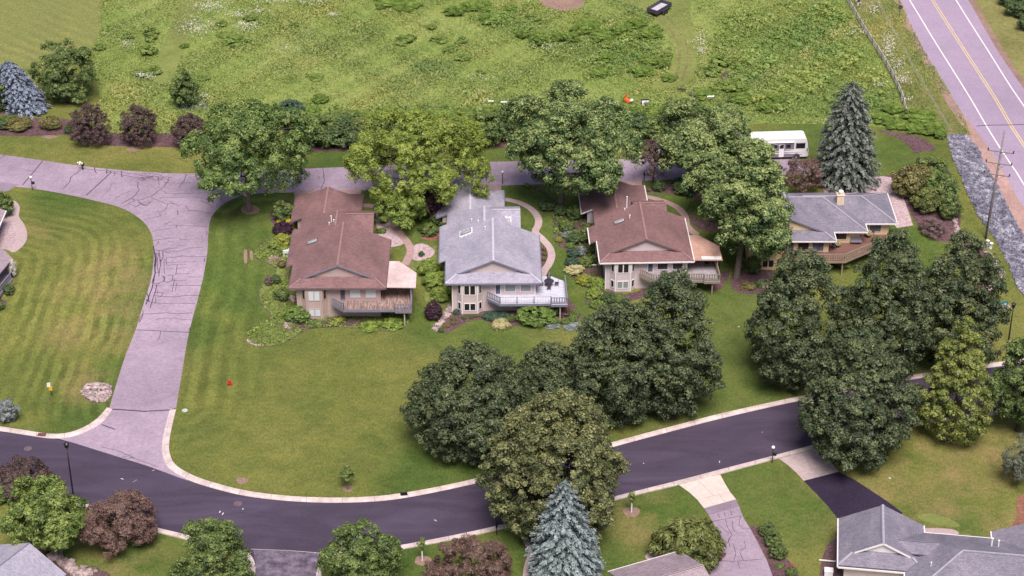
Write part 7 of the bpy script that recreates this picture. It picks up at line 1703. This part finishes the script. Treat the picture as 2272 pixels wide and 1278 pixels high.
def flowers(name, spots, n, mat, seed, hgt=.75):
    rng = np.random.default_rng(seed); C0 = []
    for u, v, ru, rv, wgt in spots:
        m = int(n * wgt); uu = rng.normal(u, ru * .5, m); vv = rng.normal(v, rv * .5, m)
        C0 += [G(a, b) + np.array([0, 0, hgt]) for a, b in zip(uu, vv)]
    C0 = np.array(C0); m = len(C0)
    me = leaf_mesh(name, C0, np.tile([0, -.3, 1.0], (m, 1)) + rng.normal(0, .3, (m, 3)), .19 * rng.uniform(.4, 1.3, m), rng.uniform(.0, .9, m), .85, None, rng)
    tag(link_mesh(name, me, [M[mat]]), kind='stuff')
flowers('white_wildflowers', [(465, 22, 50, 16, 1.2), (435, 68, 44, 20, 1.4), (545, 64, 30, 14, .7), (610, 6, 50, 10, 1.0), (570, 32, 26, 8, .3), (525, 40, 26, 8, .3), (320, 176, 26, 8, .5), (283, 105, 14, 10, .25), (740, 40, 14, 5, .2), (690, 12, 40, 6, .2), (635, 115, 26, 10, .2),
                              (1970, 108, 16, 34, 1.1), (1990, 150, 16, 26, .5), (2003, 182, 20, 16, .5), (1936, 28, 14, 14, .4), (1905, 14, 10, 12, .3), (2010, 228, 14, 6, .2), (1950, 196, 26, 6, .15), (1900, 80, 26, 14, .2), (1553, 96, 22, 22, .4), (1556, 120, 10, 8, .25), (1220, 112, 46, 10, .25), (1060, 178, 60, 8, .15)], 260, 'lf_wflower', 4)
flowers('white_blossoms', [(1352, 660, 24, 10, 1.0)], 7, 'lf_wflower', 5, .9)
flowers('purple_wildflowers', [(414, 232, 22, 6, .5), (440, 224, 30, 12, 1.0), (455, 216, 14, 6, .5)], 50, 'lf_wflower', 6, .5)
# stones
def stones(name, pts, sizes, mat, seed, kind='stuff', sq=.75):
    rng = np.random.default_rng(seed); bm = bmesh.new(); bmesh.ops.create_icosphere(bm, subdivisions=1, radius=.5)
    bv = np.array([v.co[:] for v in bm.verts]); bf = [[v.index for v in f.verts] for f in bm.faces]; bm.free()
    mb_v, mb_f = [], []; nb = len(bv)
    for i, (p, s) in enumerate(zip(pts, sizes)):
        q = bv * (1 + rng.normal(0, .16, (nb, 1))) * s * rng.uniform(.65, 1.35, 3) * np.array([1, 1, sq])
        a = rng.random() * 6.28; ca, sa = math.cos(a), math.sin(a)
        q = np.stack([q[:, 0] * ca - q[:, 1] * sa, q[:, 0] * sa + q[:, 1] * ca, q[:, 2]], 1) + np.array(p) + np.array([0, 0, s * .12])
        mb_v.append(q); mb_f += [[k + i * nb for k in f] for f in bf]
    me = bpy.data.meshes.new(name); me.from_pydata(np.concatenate(mb_v).tolist(), [], mb_f)
    o = link_mesh(name, me, [M[mat]]); return tag(o, kind=kind)
rng = np.random.default_rng(77)
x, y = scatter(RIP, 5200, rng)
M['riprap_stone'] = m_speck('riprap_stone', (0.07, 0.065, 0.10, 1), (0.21, 0.20, 0.265, 1), .9, 3.3, .6, c3=(0.58, 0.56, 0.65, 1), bump=.3)
stones('riprap_stones', np.stack([x, y, zs(x, y) + .05], 1), rng.uniform(.22, .6, 5200), 'riprap_stone', 8)
pile = gpts([(180, 868), (192, 854), (215, 850), (240, 853), (250, 862), (244, 880), (232, 892), (210, 893), (190, 884)])
bed('gravel_bed', [(180, 868), (192, 854), (215, 850), (240, 853), (250, 862), (244, 880), (232, 892), (210, 893), (190, 884)], 'mulch', .012)
x, y = scatter(pile, 300, rng); o_ = stones('rock_pile', np.stack([x, y, zs(x, y) + .04], 1), rng.uniform(.22, .55, 300), 'stone', 9, sq=.4)
def stone_row(px, n, label, sz=(.3, .62), jit=.22):
    n = int(n * 1.25)
    L = cat_rom(gpts(px), 8); pts = []
    for i in range(n):
        q = L[min(len(L) - 1, int(i / n * len(L)))]; pts.append((q[0] + rng.normal(0, jit), q[1] + rng.normal(0, jit), hz(*q[:2]) + .05))
    o = stones('stone_edging', pts, rng.uniform(sz[0], sz[1], n), 'stone', abs(int(px[0][0])), kind=None)
    return tag(o, label, 'stone edging')
stone_row([(1001, 684), (990, 700), (977, 718), (964, 732)], 70, 'row of pale stones left of the front bed of the grey roofed house')
stone_row([(2190, 560), (2205, 580), (2218, 605), (2216, 622)], 50, 'pale stone border of the bed beside the riprap, upper part')
stone_row([(2216, 624), (2200, 640), (2192, 650)], 40, 'pale stone heap at the lower end of the bed near the entrance sign')
stone_row([(2116, 478), (2120, 500), (2128, 522)], 30, 'pale stone edge right of the mauve twiggy dome')
stone_row([(548, 756), (560, 764), (582, 768)], 26, 'pale stone edging at the lower left tip of the planted bed', (.15, .35), .1)
stone_row([(630, 655), (645, 662), (655, 668)], 26, 'grey stones at the front left wall corner of the first brown house')
stone_row([(632, 725), (645, 715), (655, 710)], 16, 'stones under the rounded bright green bush')
stone_row([(-10, 1066), (15, 1072), (40, 1080)], 50, 'pale stone strip at the left edge below the new road')
stone_row([(118, 1232), (150, 1252), (170, 1270), (200, 1272)], 70, 'boulders beside the lower left roof', (.55, .9), .3)
stone_row([(600, 580), (612, 572), (622, 578)], 18, 'stones in the curved bed at the left of the first brown house', (.12, .3), .3)
